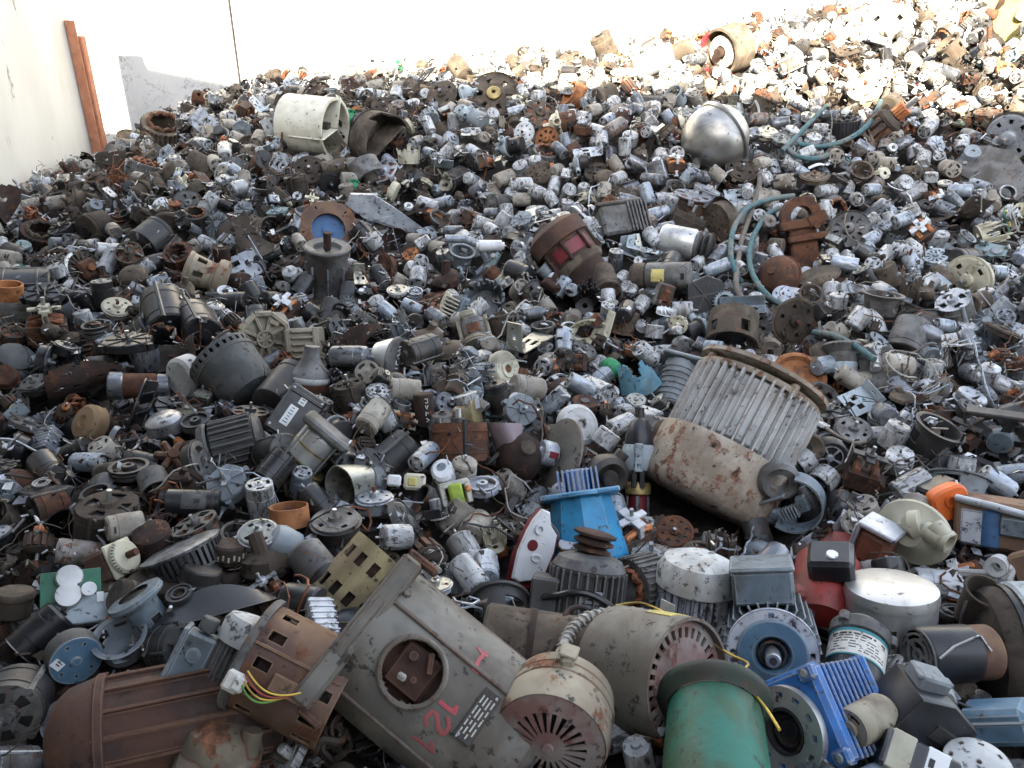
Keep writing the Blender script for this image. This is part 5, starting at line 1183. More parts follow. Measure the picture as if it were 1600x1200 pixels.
# ---------------- middle band
h = H('blue_ring_flange', 'wide round flange, rust above and dark blue inside, standing behind a grey pump body', 'flange', 513, 358, 80, 68, lift=16, short='rust and blue round flange', r=34)
b = MB().mat('rust_tan').disc(26, 46, 2, 8, [(36, 41, 5, .08)], 90, 8); b.mat('slate_paint').lathe([(46, -2), (47, -6), (40, -8)], 44); h.part('rim', b)
b = MB().mat('flange_blue').lathe([(28, 0), (26, -8), (8, -8), (8, -2), (0, -2)], 36); h.part('dish', b)
h = H('scratched_pump', 'grey scratched pump body with a shaft on top, before the rust and blue flange', 'pump', 512, 418, 90, 24, lift=28, short='grey scratched pump body', r=28, ax=(512, 400, 510, 440))
b = MB().mat('cast').lathe([(0, 28), (20, 28), (22, 34), (34, 36), (36, 34), (35, 28), (31, 22), (32, -40), (28, -44)], 32); b.mat('alu')
fins(b, 30, -40, 10, 8, 4, 2); h.part('body', b)
b = MB().mat('rust_dark').cyl(6, 30, 58, 12); h.part('shaft', b)
h = H('cast_arm', 'long pale aluminium casting slanting across, right of the rust and blue flange', 'casting', 602, 336, face=(10, 10), roll=-20, lift=20, short='long pale aluminium casting', r=16, ax=(560, 325, 645, 350))
b = MB().mat('alu').prism([(-62, 12), (-30, 24), (10, 16), (66, 2), (68, -8), (20, -14), (-30, -16), (-60, -8)], -5, 8, 2); b.at((-20, 18, 8)).cyl(5, -2, 6, 12); b.at((60, -3, 8)).cyl(7, -4, 4, 14); b.at((10, -3, 8)).prism([(-26, -8), (0, 8), (16, -8)], -1, 3, 1); h.part('casting', b)
h = H('lever_arm', 'smooth white alloy lever with a roller at its upper end', 'lever', 742, 404, face=(5, 0), roll=0, lift=26, short='white alloy lever', r=16, ax=(745, 385, 750, 425))
b = MB().mat('can_blue').tube([(-46, 30, 0), (-16, 30, 0), (6, 22, 0), (18, 2, 0), (22, -18, 0)], 6.5, 10); b.tube([(22, -10, 0), (4, -24, 0), (-20, -36, 0)], 6, 10); b.tube([(22, -10, 0), (30, -24, 0), (40, -32, 0)], 6, 10); b.prism([(16, -4), (26, -8), (34, -34), (-18, -40), (-20, -32), (6, -22)], -3, 3, 1); b.at((-18, -36, 0)).cyl(9, -6, 6, 16); h.part('arm', b)
b = MB().mat('white').at((24, 20, 4), (0, R(90), 0)).cyl(9, -18, 18, 18); b.cyl(6, -22, 22, 14); h.part('roller', b)
h = H('rusty_rotor_housing', 'dark rust-brown motor housing with ribs and a red band, in the middle of the heap', 'motor', 892, 400, -52, 12, lift=24, short='dark rust-brown housing', r=36, ax=(878, 385, 915, 415))
b = MB().mat('rust_big').lathe([(0, -56), (36, -54), (48, -44), (48, -20), (42, -18), (40, 20)], 34); b.mat('earthy').lathe([(42, 14), (44, 18), (42, 26), (38, 28)], 34); b.mat('rust_dark').lathe([(38, 26), (34, 52), (20, 64), (0, 66)], 34); h.part('housing', b)
b = MB().mat('rust_dark'); fins(b, 41, -18, 16, 8, 5, 4); h.part('ribs', b, 'housing')
b = MB().mat('dark_red').wall(43, 42, -12, 8, 2, None, 20, 1, R(-60), R(30)); h.part('red_band', b, 'housing')
HP(p_cylinder('earthy', .04, .09, 5, ''), 'brown round canister leaning against the dark rust-brown housing', 944, 440, -70, 45, 21, short='brown canister by the rusty housing')
h = H('ribbed_block', 'square dusty motor block with one finned face, above the dark rust-brown housing', 'motor', 968, 348, face=(-25, 15), roll=8, lift=20, short='dusty finned block', r=26)
b = MB().mat('cast').box(66, 50, 40, c=4); b.box(72, 6, 44, 0, 26, 0, c=2)
for k in range(6): b.box(3, 50, 46, 12 + k * 5.5, -2, 2, c=.8)
h.part('block', b)
HP(p_frame('alu', 5, ''), 'silver-grey open-frame washing machine motor with red-brown core', 1078, 322, 75, 15, 28, short='silver open-frame motor')
h = H('silver_cylinder_motor', 'bright silver cylinder motor with a grey pulley on its right', 'motor', 1068, 380, -12, 12, lift=22, short='bright silver cylinder', r=22, ax=(1050, 375, 1085, 385))
b = MB().mat('brushed').lathe([(0, -36), (22, -36), (25, -32), (25, 16), (22, 20)], 32); b.mat('cast').lathe([(22, 18), (24, 24), (12, 28), (0, 28)], 28); h.part('casing', b)
b = MB().mat('can_dark').lathe([(20, 30), (26, 33), (20, 37), (24, 42), (18, 46), (0, 46)], 26); h.part('pulley', b)
h = H('perforated_canister', 'flat tan canister peppered with small holes, right of the silver motors', 'canister', 1126, 345, 200, 40, lift=16, short='tan perforated canister', r=24, ax=(1122, 335, 1128, 360))
b = MB().mat('earthy').lathe([(0, -14), (26, -14), (30, -8)], 30, squash=1.25).disc(2, 30, 8, 2, [(10, 13, 7, .4), (20, 23, 12, .4)], 72, 10); b.wall(30, 30, -10, 9, 2, None, 40, 1); h.part('shell', b)
h = H('clamp_bracket', 'deep rust-orange cast clamp bracket, right of the teal hoses', 'bracket', 1253, 368, face=(0, 15), roll=8, lift=24, short='rust-orange clamp bracket', r=32, ax=(1255, 335, 1250, 395))
b = MB().mat('rust').box(42, 78, 22, 0, -20, 0, c=3); b.box(66, 14, 34, 0, 18, 0, c=2); b.box(58, 10, 30, 4, -4, 4, c=2); b.at((0, 30, 0)).lathe([(16, 10), (30, 10), (30, -10), (16, -10), (16, 10)], 24); h.part('casting', b)
b = MB().mat('rust').at((22, 22, 14), (0, 0, .3)).box(30, 18, 10, c=2); b.at((18, 12, 18)).cyl(5, -4, 6, 6); h.part('clamp_plate', b)
HP(p_disc('cast', 'cast', .06, 8, ''), 'grey disc motor cap with holes and a white tag, right of the rust-orange bracket', 1326, 358, 110, 60, 31, short='grey holed cap with a tag')
HP(p_half('rust', .05, 3, ''), 'rust-pink domed disc below the rust-orange clamp bracket', 1217, 432, 140, 60, 32, short='rust-pink domed disc')
h = H('round_plate', 'thin brown rusted lid seen nearly edge-on beside the rust-pink disc', 'lid', 1278, 430, 105, 24, lift=22, r=14, ax=(1258, 435, 1298, 425))
b = MB().mat('earthy').lathe([(0, 3), (20, 4), (32, 1), (34, -3), (30, -5), (0, -5)], 34); h.part('lid', b)
HP(p_pancake('earthy', 'mud', .07, .03, 9, ''), 'brown crusted wheel below the teal hose ends', 1240, 500, -30, 62, 36, short='brown crusted wheel')
HP(p_pancake('cream', 'cream', .07, .03, 8, ''), 'chalky white and tan flywheel on the right', 1516, 436, 200, 55, 38, short='chalky white flywheel')
HP(p_big('cast', 'alu', .05, .1, 4, ''), 'grey upright motor can with four arc slots, below the chalky flywheel', 1494, 490, 105, 38, 26, short='grey upright arc-slot motor')
HP(p_cylinder('cast', .04, .08, 6, ''), 'grey pot-shaped canister tipped toward the viewer, right of the teal hose end', 1420, 528, -110, 30, 28, short='grey pot-shaped canister')
h = H('teal_capacitor_motor', 'pale green-grey cup motor below the teal hose', 'motor', 1317, 562, -88, 10, lift=18, short='pale green-grey cup motor', r=20)
b = MB().mat('cast').lathe([(26, -26), (30, -22), (26, -16), (21, -10), (21, 6)], 26); b.mat('plastic_pale').lathe([(21, 6), (22, 8), (20, 24), (14, 28), (0, 28)], 26); h.part('cup', b)
HP(p_fan('plastic_grey', .045, 12, 7, ''), 'blue-grey twelve-bladed fan wheel at the right side', 1542, 503, 90, 62, 23, short='blue-grey fan wheel')
HP(p_big('plastic_pale', 'plastic_pale', .045, .06, 5, ''), 'pale blue flat round can left of the chalky flywheel', 1462, 408, 90, 42, 18)
HP(p_cylinder('earthy', .045, .08, 4, ''), 'boxy brown rough canister left of the pale blue can', 1383, 432, 110, 15, 20)
HP(p_rotor('copper', 7, ''), 'copper commutator armature with a yellow collar, left of the cyan-blue scraps', 862, 585, 88, 20, 12, short='upright copper armature', zone=True)
h = H('teal_shard', 'curved teal-blue broken housing shard with pale edges, right of the green lump', 'shard', 995, 585, face=(5, -20), roll=20, lift=30, short='teal-blue shard', r=22, ax=(985, 600, 1010, 565))
b = MB().mat('blue_teal').shell(lambda u, v: ((-36 * math.cos(3 * u) * (1 - .45 * v), -30 + 60 * v + 6 * math.sin(7 * u), 34 * math.sin(3 * u) * (1 - .3 * v)), (-math.cos(3 * u), 0, math.sin(3 * u))), 18, 10, 4, lambda i, j: j > 6 + 2 * math.sin(i) or i + j < 3, wrap=False); h.part('shard', b)
h = H('green_lump', 'smooth green plastic lump tucked left of the teal shard', 'plastic piece', 953, 574, 80, 30, lift=12, r=12)
b = MB().mat('green_plastic').lump(17, 4, 16, .2, (1.1, .9, .9)); h.part('lump', b)
h = H('ribbed_grey_housing', 'slate-grey ribbed housing with a lid, left of the large finned motor', 'housing', 1058, 590, -105, 18, lift=26, short='slate-grey ribbed housing', r=26, ax=(1055, 575, 1062, 615))
b = MB().mat('plastic_grey').prism([(30 * math.cos(a), 24 * math.sin(a)) for a in np.linspace(0, 6.283, 13)[:-1]], -26, 50, 3)
for k in range(7): b.prism([(32 * math.cos(a), 26 * math.sin(a)) for a in np.linspace(0, 6.283, 13)[:-1]], -12 + k * 9, -10 + k * 9)
b.box(70, 60, 6, 0, 0, -28, c=2); h.part('housing', b)
h = H('brown_gasket_housing', 'open brown-rusted half housing, above the large finned motor', 'housing', 1145, 515, -95, 30, lift=20, short='open rusted half housing', r=26, ax=(1130, 515, 1165, 515))
b = MB().mat('earthy').wall(38, 40, -26, 26, 4, [(0, 20, 3, .3)], 40, 8, R(-110), R(110)); b.mat('cast_dark').cyl(24, -30, 16, 24); h.part('housing', b)
h = H('black_gear_plate', 'black webbed plastic gear cover with a pale toothed wheel, left of the grey trough', 'gear cover', 1098, 462, face=(0, 20), roll=10, lift=26, short='black webbed gear cover', r=24)
b = MB().mat('gloss_black').prism([(-28, -20), (-22, 22), (10, 30), (34, 18), (36, -22), (4, -30)], -4, 4, 1)
for k in range(6): b.at((0, 0, 4), (0, 0, k * 1.047)).box(26, 2, 4, 13, 0, 0, c=.4)
h.part('cover', b)
b = MB().mat('plastic_pale').at((30, -16, 4)).wall(16, 16, -5, 5, 4, None, 30, 1)
for k in range(22): b.at((30, -16, 4), (0, 0, k * .2856)).box(3, 1.6, 10, 17, 0, 0, c=.3)
h.part('gear', b)
h = H('grey_trough', 'blue-grey bent sheet trough with an oval slot, above the open rusted housing', 'bracket', 1160, 478, face=(-15, 0), roll=2, lift=26, short='blue-grey sheet trough', r=20, ax=(1140, 478, 1180, 478))
b = MB().mat('slate_blue').shell(lambda u, v: (((u - .5) * 68, (v - .5) * 28, 8 * abs(v - .5) * 2), (0, 0, 1)), 20, 10, 3, lambda i, j: j in (2, 3) and 12 < i < 17, wrap=False); h.part('trough', b)
h = H('long_gear_motor', 'grey-green gear motor with a yellow torn sticker, left of the black gear cover', 'motor', 1035, 432, 0, 10, lift=26, short='gear motor with yellow sticker', r=18, ax=(1010, 432, 1060, 432))
b = MB().mat('cast').cyl(22, -26, 44, 26); b.mat('earthy').lathe([(22, -26), (22, -44), (16, -50), (0, -50)], 26); b.mat('black').at((21, 0, 34)).box(3, 10, 6, c=.6); h.part('casing', b)
b = MB().mat('yellow').wall(22.8, 22.8, -14, 6, 1, None, 6, 1, R(-30), R(20)); h.part('sticker', b, 'casing')
h = H('beige_casting', 'large beige webbed casting with open cells and raised letters, left of centre', 'casting', 412, 530, face=(0, 18), roll=0, lift=26, short='large beige webbed casting', r=30)
pts = [(-34, -14), (-38, 14), (-16, 38), (10, 40), (34, 22), (36, -10), (14, -40), (-10, -36)]
b = MB().mat('beige_cast').prism(pts, -6, 0, 1)
for i in range(8): a, c = pts[i], pts[(i + 1) % 8]; b.tube([(a[0], a[1], 6), (c[0], c[1], 6)], 5, 6); b.tube([(a[0], a[1], 4), (0, 0, 6)], 3.2, 6)
b.lathe([(8, 2), (12, 10), (14, 10), (14, 0)], 20); b.at((14, 26, 8), (0, 0, -.4)).box(16, 8, 3, c=1)
h.part('webbed_frame', b)
b = MB().mat('rust').at((6, -30, 2)).cyl(9, -4, 3, 14); h.part('plug', b)
h = H('slotted_plate_box', 'beige box with comb-like slots beside the large beige casting', 'box', 478, 538, face=(-5, 10), roll=4, lift=22, short='beige comb-slotted box', r=26)
b = MB().mat('beige_cast').box(60, 52, 26, 0, 0, -8, c=3)
for k in range(5): b.box(34, 4.5, 8, -6, -20 + k * 10, 8, c=1)
b.box(10, 50, 10, 14, 0, 8, c=2); h.part('case', b)
h = H('dark_pot_motor', 'big smooth dark grey pot motor with a ring of small holes, left of the bell', 'motor', 372, 590, -50, 25, lift=28, short='big dark pot motor', r=42, ax=(365, 580, 385, 605))
b = MB().mat('fins_dark').lathe([(52, -30), (50, -20), (46, 20), (38, 34), (18, 42), (0, 43)], 40); h.part('pot', b)
b = MB().mat('fins_dark').wall(54, 53, -46, -28, 3, [(-42, -34, 28, .45)], 112, 9); b.lathe([(53, -46), (30, -50), (0, -50)], 36); h.part('perforated_ring', b)
b = MB().mat('cast_dark').cyl(9, 40, 62, 14); h.part('shaft', b)
h = H('stencilled_motor', 'white ring-shaped cap with stencilled marks beside the big dark pot motor', 'cap', 287, 590, 200, 35, lift=26, short='white stencilled cap', r=30)
b = MB().mat('motor_white').lathe([(0, 10), (28, 10), (33, 6), (34, -18), (30, -22), (0, -22)], 36); b.mat('ink')
for k in range(8): b.at((0, 0, 0), (0, 0, R(-50 + k * 13))).box(1, 4, 5, 34, 0, -4, c=.2)
h.part('cap', b)
h = H('rust_tube_rotor', 'rust-coloured cylinder between pale ends, left of the white stencilled cap', 'motor', 218, 603, 0, 5, lift=18, short='rust cylinder with pale ends', r=20, ax=(200, 603, 240, 603))
b = MB().mat('rust').cyl(20, -24, 26, 26); b.mat('can_grey').cyl(22, -44, -22, 24); b.cyl(19, 24, 44, 24); h.part('casing', b)
h = H('bell_housing', 'greyish bell-shaped end cap with a stub pipe, below the beige castings', 'bell cap', 484, 588, 85, 12, lift=22, short='grey bell-shaped end cap', r=28, ax=(484, 575, 484, 600))
b = MB().mat('cast').lathe([(0, 50), (12, 48), (13, 30), (22, 16), (32, 8), (34, 2)], 34); b.mat('motor_white').lathe([(34, 2), (35, 0), (34, -6), (32, -8)], 34); b.mat('rust').lathe([(32, -8), (30, -26), (16, -34), (0, -34)], 34); h.part('bell', b)
h = H('black_control_box', 'flat dark grey control box with two white printed stickers, left of centre', 'control box', 462, 648, face=(-10, 5), roll=-34, lift=34, short='dark box with white stickers', r=34, ax=(455, 635, 470, 665))
b = MB().mat('can_dark').box(62, 84, 18, c=3); b.box(56, 6, 24, 0, 30, 0, c=1); b.mat('steel'); 
for x, y in ((-25, 34), (25, 34), (-25, -34), (25, -34)): b.at((x, y, 9)).cyl(2.5, -1, 1.5, 8)
h.part('case', b)
b = MB().mat('label_white').at((-8, -8, 9.3)).box(14, 34, 1.2, c=.2); b.mat('ink')
for k in range(6): b.box(8 - (k % 3) * 2, 1.4, 1.8, 0, -12 + k * 5, 0, c=.1)
h.part('sticker', b, 'case')
b = MB().mat('label_white').at((-2, 24, 9.3)).box(11, 18, 1.2, c=.2); b.mat('ink')
for k in range(3): b.box(6, 1.4, 1.8, 0, -5 + k * 5, 0, c=.1)
h.part('sticker', b, 'case')
h = H('brass_can_motor', 'shiny brass-silver motor between two end plates tied by rods, under the dark box', 'motor', 490, 700, 50, 12, lift=34, short='brass-silver tied-rod motor', r=32, ax=(478, 712, 505, 690))
b = MB().mat('brushed').cyl(33, -26, 26, 34); b.mat('brass').wall(33.6, 33.6, -2, 1, 1, None, 34, 1); h.part('casing', b)
b = MB().mat('brass').at((0, 0, -34)).cyl(44, -5, 5, 34); b.cyl(36, -14, -4, 30); h.part('base_plate', b)
b = MB().mat('cast').at((0, 0, 34)).box(70, 84, 14, c=4); h.part('top_plate', b)
b = MB().mat('steel'); bolts(b, 38, -34, 34, 4, 2.2, .78); h.part('tie_rods', b)
h = H('dark_ribbed_motor', 'grimy near-black ribbed motor, left of the dark box with white stickers', 'motor', 362, 692, 15, 8, lift=26, short='grimy ribbed motor', r=34, ax=(345, 690, 385, 690))
b = MB().mat('fins_dark').cyl(34, -30, 42, 32); fins(b, 34, -26, 36, 22, 6, 3); b.mat('cast').lathe([(38, -30), (40, -34), (36, -44), (16, -52), (0, -52)], 30); b.lathe([(38, 40), (30, 48), (0, 50)], 30); h.part('body', b)
h = H('open_cup', 'open dented metal cup with a folded lip, dark silver, left of the wiring clutter', 'cup', 543, 758, 195, 35, lift=30, short='open dented metal cup', r=30, ax=(535, 758, 560, 758))
b = MB().mat('zinc').wall(28, 38, -34, 16, 2.5, None, 40, 4).warp(lambda p: Vector((p.x * (1 + .12 * math.sin(math.atan2(p.y, p.x) * 3)), p.y * (1 + .08 * math.cos(math.atan2(p.y, p.x) * 2)), p.z + 5 * math.sin(math.atan2(p.y, p.x) * 2) * (p.z > 10)))); b.lathe([(28, -34), (0, -34)], 30); h.part('cup', b)
b = MB().mat('plastic_grey').cyl(30, -58, -34, 28); h.part('base', b)
h = H('oval_motor', 'white oval cap with a grey dot and thin wires, above the lime coil', 'cap', 692, 736, 110, 50, lift=38, short='white oval cap', r=18)
b = MB().mat('white').lathe([(0, 6), (18, 6), (23, 2), (24, -10), (0, -12)], 32, squash=.8); b.mat('slate_blue').at((-4, 0, 6)).cyl(8, -2, 1, 18, r2=8); h.part('cap', b)
h = H('lime_coil', 'lime-green taped coil in a pale frame, below the white oval cap', 'coil', 712, 772, face=(0, 10), roll=14, lift=34, short='lime-green taped coil', r=16)
b = MB().mat('lime').box(22, 34, 24, c=4); h.part('coil', b); b = MB().mat('zinc').box(48, 10, 20, 0, 16, -4, c=2); b.box(10, 36, 20, -20, 0, -4, c=2); b.box(10, 36, 20, 20, 0, -4, c=2); b.mat('copper_bright').box(8, 10, 24, 20, 4, 0, c=2); h.part('frame', b)
h = H('wired_terminal', 'cream terminal block with white plug, left of the white oval cap', 'terminal block', 636, 752, face=(0, 0), roll=-4, lift=34, r=16, ax=(620, 752, 652, 752))
b = MB().mat('cream').box(34, 26, 18, 12, 0, 0, c=4); b.mat('yellow').box(14, 14, 22, 8, 0, 0, c=2); h.part('block', b); b = MB().mat('white').box(22, 18, 12, -20, 0, 2, c=3); b.at((-34, 2, 2), (0, R(90), 0)).cyl(1.2, -10, 8, 6); h.part('plug', b)
h = H('vented_motor', 'pale round motor with two rings of vents and a shaft, below the oval badge', 'motor', 591, 620, 90, 40, lift=26, short='pale twice-vented round motor', r=18)
b = MB().mat('can_pale').disc(5, 20, 12, 2, [(8, 11, 6, .5), (15, 18, 10, .5)], 60, 10); b.wall(20, 20, -2, 12, 2, None, 36, 1); b.lathe([(20, 0), (23, -1), (23, -4), (20, -5), (21, -16), (0, -18)], 32); h.part('casing', b)
b = MB().mat('steel').cyl(2.5, 10, 24, 8); h.part('shaft', b)
h = H('badge_pump', 'polished silver housing with an oval dark badge with raised lettering, left of centre', 'housing', 610, 560, -10, 25, lift=30, short='polished housing with oval badge', r=22, ax=(600, 560, 622, 560))
b = MB().mat('brushed').lathe([(0, -26), (22, -24), (30, -6), (34, 6)], 34); h.part('housing', b)
b = MB().mat('cast').lathe([(34, 6), (36, 8), (34, 11), (0, 12)], 40); b.mat('label_white')
def glyph(b, pts, ox, oy, k=1.0, z=12.6, r=1.1): b.at().tube([(ox + x * k, oy + y * k, z) for x, y in pts], r, 5)
for g, (ox, oy) in (([(-4, 5), (4, 3), (-4, 0), (4, -3), (-4, -5)], (8, -16)), ([(-4, 4), (4, 0), (-4, -4)], (8, -5)), ([(-4, 3), (4, 3), (4, -3)], (8, 5)), ([(-4, 0), (4, 0)], (8, 14))): glyph(b, g, ox - 8, oy)
h.part('badge', b)
h = H('twin_cap_coil', 'dark brown coil can with pale hand lettering on its side, below the oval badge', 'motor', 663, 640, 95, 10, lift=22, r=16, ax=(663, 625, 663, 655), short='lettered brown can')
b = MB().mat('rust_dark').cyl(16, -26, 26, 24); b.mat('label_white')
for k, g in enumerate(([(-2, 3), (2, 3), (2, -3), (-2, -3)], [(-2, 3), (0, -3), (2, 3)], [(-2, -3), (-2, 3), (2, 0)], [(-2, 3), (2, 0), (-2, -3)])):
    b.at().tube([(16.4, x * 1.0 + 4, 16 - k * 10 + y) for x, y in g], .9, 5)
h.part('can', b)
HP(p_universal('lam', 'cream', 'copper_bright', 6, ''), 'orange-wound coil block with many ridges, left of the lettered can', 630, 656, 170, 10, 15)
h = H('round_brass_cup', 'pale brass round cup motor with a thin rim, right of the lettered can', 'motor', 733, 655, 10, 15, lift=20, r=18, short='pale brass cup motor')
b = MB().mat('bronze').lathe([(0, -22), (20, -22), (24, -18), (24, 10)], 30); b.lathe([(24, 10), (30, 10), (30, 14), (0, 14)], 30); h.part('casing', b)
h = H('gear_end_motor', 'pale gear-ended motor assembly with exposed rotor, upper centre right of the beige box', 'motor', 742, 520, -75, 30, lift=22, r=22, short='tan motor with disc face', ax=(745, 505, 738, 530))
b = MB().mat('beige_cast').cyl(24, 14, 20, 28); b.disc(4, 24, 24, 3, [(14, 19, 4, .2)], 48, 7); h.part('face', b); b = MB().mat('cast').cyl(19, -22, 14, 26); b.mat('rust').box(10, 22, 22, 14, 0, 0, c=3); h.part('core', b)
b = MB().mat('beige_cast').at((0, 22, 0)).box(14, 6, 50, c=2); b.at((0, -22, 0)).box(14, 6, 50, c=2); b.mat('cream').at((0, 4, -30)).box(30, 26, 14, c=3); h.part('frame', b)
h = H('finned_yellow_block', 'cream comb-toothed coil former on a grey housing, right of the beige comb box', 'coil former', 706, 484, face=(0, 10), roll=-24, lift=26, short='cream comb-toothed former', r=20)
b = MB().mat('cream')
for k in range(7): b.box(22, 3, 18, -6, -20 + k * 6, 2, c=.8)
b.box(8, 46, 14, -16, 0, 0, c=2); h.part('former', b); b = MB().mat('slate_blue').at((14, 0, -4)).box(16, 54, 26, c=4); h.part('housing', b)
h = H('cream_fan_shroud', 'cream dirty crumpled shroud with wires and rust, right of the tan motor face', 'shroud', 915, 520, face=(10, 10), roll=15, lift=24, short='cream crumpled shroud', r=22)
b = MB().mat('cream').wall(14, 26, -10, 12, 3, [(-6, 6, 9, .4)], 45, 8).warp(lambda p: Vector((p.x * 1.3 + 3 * math.sin(p.y * .3), p.y * .9, p.z + 4 * math.sin(p.x * .2)))); b.mat('rust').at((20, 16, 4), (0, R(90), .5)).cyl(10, -8, 8, 16); h.part('shroud', b)
b = MB().mat('cream').at((34, -4, 0), (0, 0, -.5)).box(12, 60, 8, c=2); h.part('arm', b)

# ---------------- left side
h = H('fan_guard', 'round white-rimmed guard with a rusty square motor at its centre, left side', 'guard', 134, 422, 30, 58, lift=20, short='white-rimmed guard', r=28)
b = MB().mat('white').wall(33, 33, -4, 3, 4, None, 44, 1, R(-80), R(170)); b.mat('mud').disc(10, 30, 0, 2, [(14, 28, 20, .4)], 80, 8); h.part('guard', b)
b = MB().mat('rust').box(30, 30, 16, 0, 0, 6, c=4); b.mat('rust_orange').cyl(6, 8, 20, 12); h.part('motor_block', b)
HP(p_pancake('mud', 'mud', .065, .05, 11, ''), 'dull grey domed disc lying flat below the cream drum', 484, 270, 100, 62, 25, short='dull grey domed disc')
HP(p_pancake('black', 'black', .05, .02, 1, ''), 'black disc with a small bright centre pin, beside the dull grey domed disc', 515, 286, -40, 65, 18)
h = H('ring_armature', 'grey half-ring with a brown armature inside, right of the black pinned disc', 'stator', 572, 268, -60, 25, lift=14, short='grey half-ring stator', r=20)
b = MB().mat('cast').wall(26, 26, -14, 14, 7, None, 30, 1, R(-120), R(150)); b.mat('earthy').cyl(13, -22, 26, 18); h.part('ring', b)
for (x, y, rr_) in ((554, 290, 10), (550, 183, 12)):
    h = H('toothed_impeller', 'small bright green toothed plastic fan ' + ('below the grey half-ring stator' if y > 200 else 'tucked behind the rim of the cream drum'), 'fan', x, y, 60, 50, lift=14, r=8)
    b = MB().mat('green_plastic').cyl(rr_ * .5, -3, 3, 14)
    for k in range(9): b.at((0, 0, 0), (.4, 0, k * .698)).box(rr_ * .8, 2, 6, rr_ * .7, 0, 0, c=.4)
    b.at().wall(rr_, rr_, -3, 3, 1.5, None, 24, 1); h.part('wheel', b)
h = H('cream_bell', 'cream-brown bell casting with square windows, left of the grey scratched pump body', 'bell casting', 320, 428, -20, 5, lift=20, short='cream-brown bell casting', r=26, ax=(305, 425, 335, 430))
b = MB().mat('rust_cream').wall(26, 22, -22, 10, 3, [(-14, -2, 6, .35)], 48, 9); b.lathe([(22, 10), (24, 14), (30, 16), (32, 20), (32, 30), (26, 34), (0, 36)], 32); b.lathe([(26, -22), (28, -24), (28, -28), (18, -30), (0, -30)], 30); h.part('bell', b)
HP(p_pancake('cream', 'cream', .05, .025, 12, ''), 'cream-yellow disc motor with six round holes and a rusty shaft, left side', 183, 482, 85, 42, 22, short='cream-yellow six-hole motor')
h = H('banded_motor', 'grey banded round cap beside an orange rust ring, at the left edge', 'cap', 16, 478, 92, 20, lift=20, short='grey banded cap', r=24)
b = MB().mat('cast').lathe([(0, 12), (26, 12), (28, 8), (28, -18), (24, -22), (0, -22)], 34); b.mat('rust_orange').wall(20, 20, 12, 36, 3, None, 28, 1); h.part('cap', b)
h = H('dark_round_lid', 'dark grey smooth lid and pale teal disc stacked at the left edge', 'lid', 25, 558, 70, 45, lift=20, r=22)
b = MB().mat('fins_dark').lathe([(0, 8), (20, 7), (27, 3), (27, -10), (0, -12)], 32); b.mat('plastic_teal').at((8, 14, -22)).lathe([(0, 6), (18, 5), (21, 2), (21, -6)], 28); h.part('lid', b)
HP(p_stator('rust_dark', 'earthy', .065, .04, 9, ''), 'brown crusted stator crown near the left wall', 66, 368, 85, 35, 30, short='crusted stator crown')
HP(p_cylinder('mud', .06, .08, 6, ''), 'fat mud-grey round canister behind the crusted stator crown', 150, 358, 200, 35, 26, short='fat mud-grey canister')
HP(p_disc('cast', 'cast', .06, 3, ''), 'grey four-slotted disc in the upper left of the heap', 294, 318, 100, 66, 22, short='grey slotted disc upper left')
HP(p_cylinder('earthy', .045, .10, 5, ''), 'tan-grey ribless cylinder lying below the ribbed stator', 315, 262, -30, 10, 20, short='tan-grey cylinder')
h = H('copper_strands', 'frayed bright copper wire strands, at the foot of the rust-red post', 'wire', 182, 278, face=(0, 0), lift=20, r=8, short='frayed copper strands')
b = MB().mat('copper_bright'); rr = random.Random(3)
for k in range(46):
    p = Vector((rr.uniform(-26, 6), rr.uniform(-14, 20), rr.uniform(0, 8))); dd = Vector((rr.gauss(.5, .5), rr.gauss(-.5, .5), rr.gauss(0, .4))); pa = []
    for i in range(8): pa.append(tuple(p)); dd = (dd + Vector((rr.gauss(0, .25), rr.gauss(0, .25), rr.gauss(0, .2)))).normalized(); p = p + dd * 6
    b.tube(pa, .55, 3)
h.part('strands', b)
h = H('brown_cap_motor', 'cardboard-brown taped round motor on a rusty coil, left side', 'motor', 143, 663, 160, 35, lift=26, short='cardboard-brown taped motor', r=24)
b = MB().mat('wood').lathe([(0, 14), (8, 14), (10, 17), (24, 16), (30, 10), (30, -8), (27, -10)], 32); b.mat('rust_dark').lathe([(22, -10), (20, -34), (0, -36)], 26); h.part('casing', b)
h = H('banded_silver_motor', 'silver and black banded round motor above a rusty star wheel', 'motor', 262, 672, 110, 25, lift=26, short='silver-black banded motor', r=26, ax=(255, 665, 270, 685))
b = MB().mat('steel').lathe([(0, 26), (20, 26), (28, 20), (29, 4)], 32); b.mat('can_dark').lathe([(29, 4), (32, 2), (30, -10), (31, -24), (0, -28)], 32); h.part('casing', b)
h = H('star_wheel', 'rusty six-armed star wheel, left of the grimy ribbed motor', 'star wheel', 268, 712, 60, 60, lift=30, short='rusty star wheel', r=20)
b = MB().mat('rust_tan').cyl(9, -12, 12, 16)
for k in range(6): b.at((0, 0, 0), (.3, 0, k * 1.047)).box(22, 10, 14, 15, 0, 0, c=3)
h.part('wheel', b)
HP(p_disc('mud', 'mud', .06, 7, ''), 'earthy round gearbox lid with small studs, below the rusty star wheel', 196, 768, 88, 35, 27, short='earthy studded lid')
h = H('smeared_cylinder', 'long black cylinder with a pale smear on its side, left of the rust ring', 'motor', 300, 786, -3, 6, lift=26, short='black cylinder with pale smear', r=20, ax=(280, 785, 325, 785))
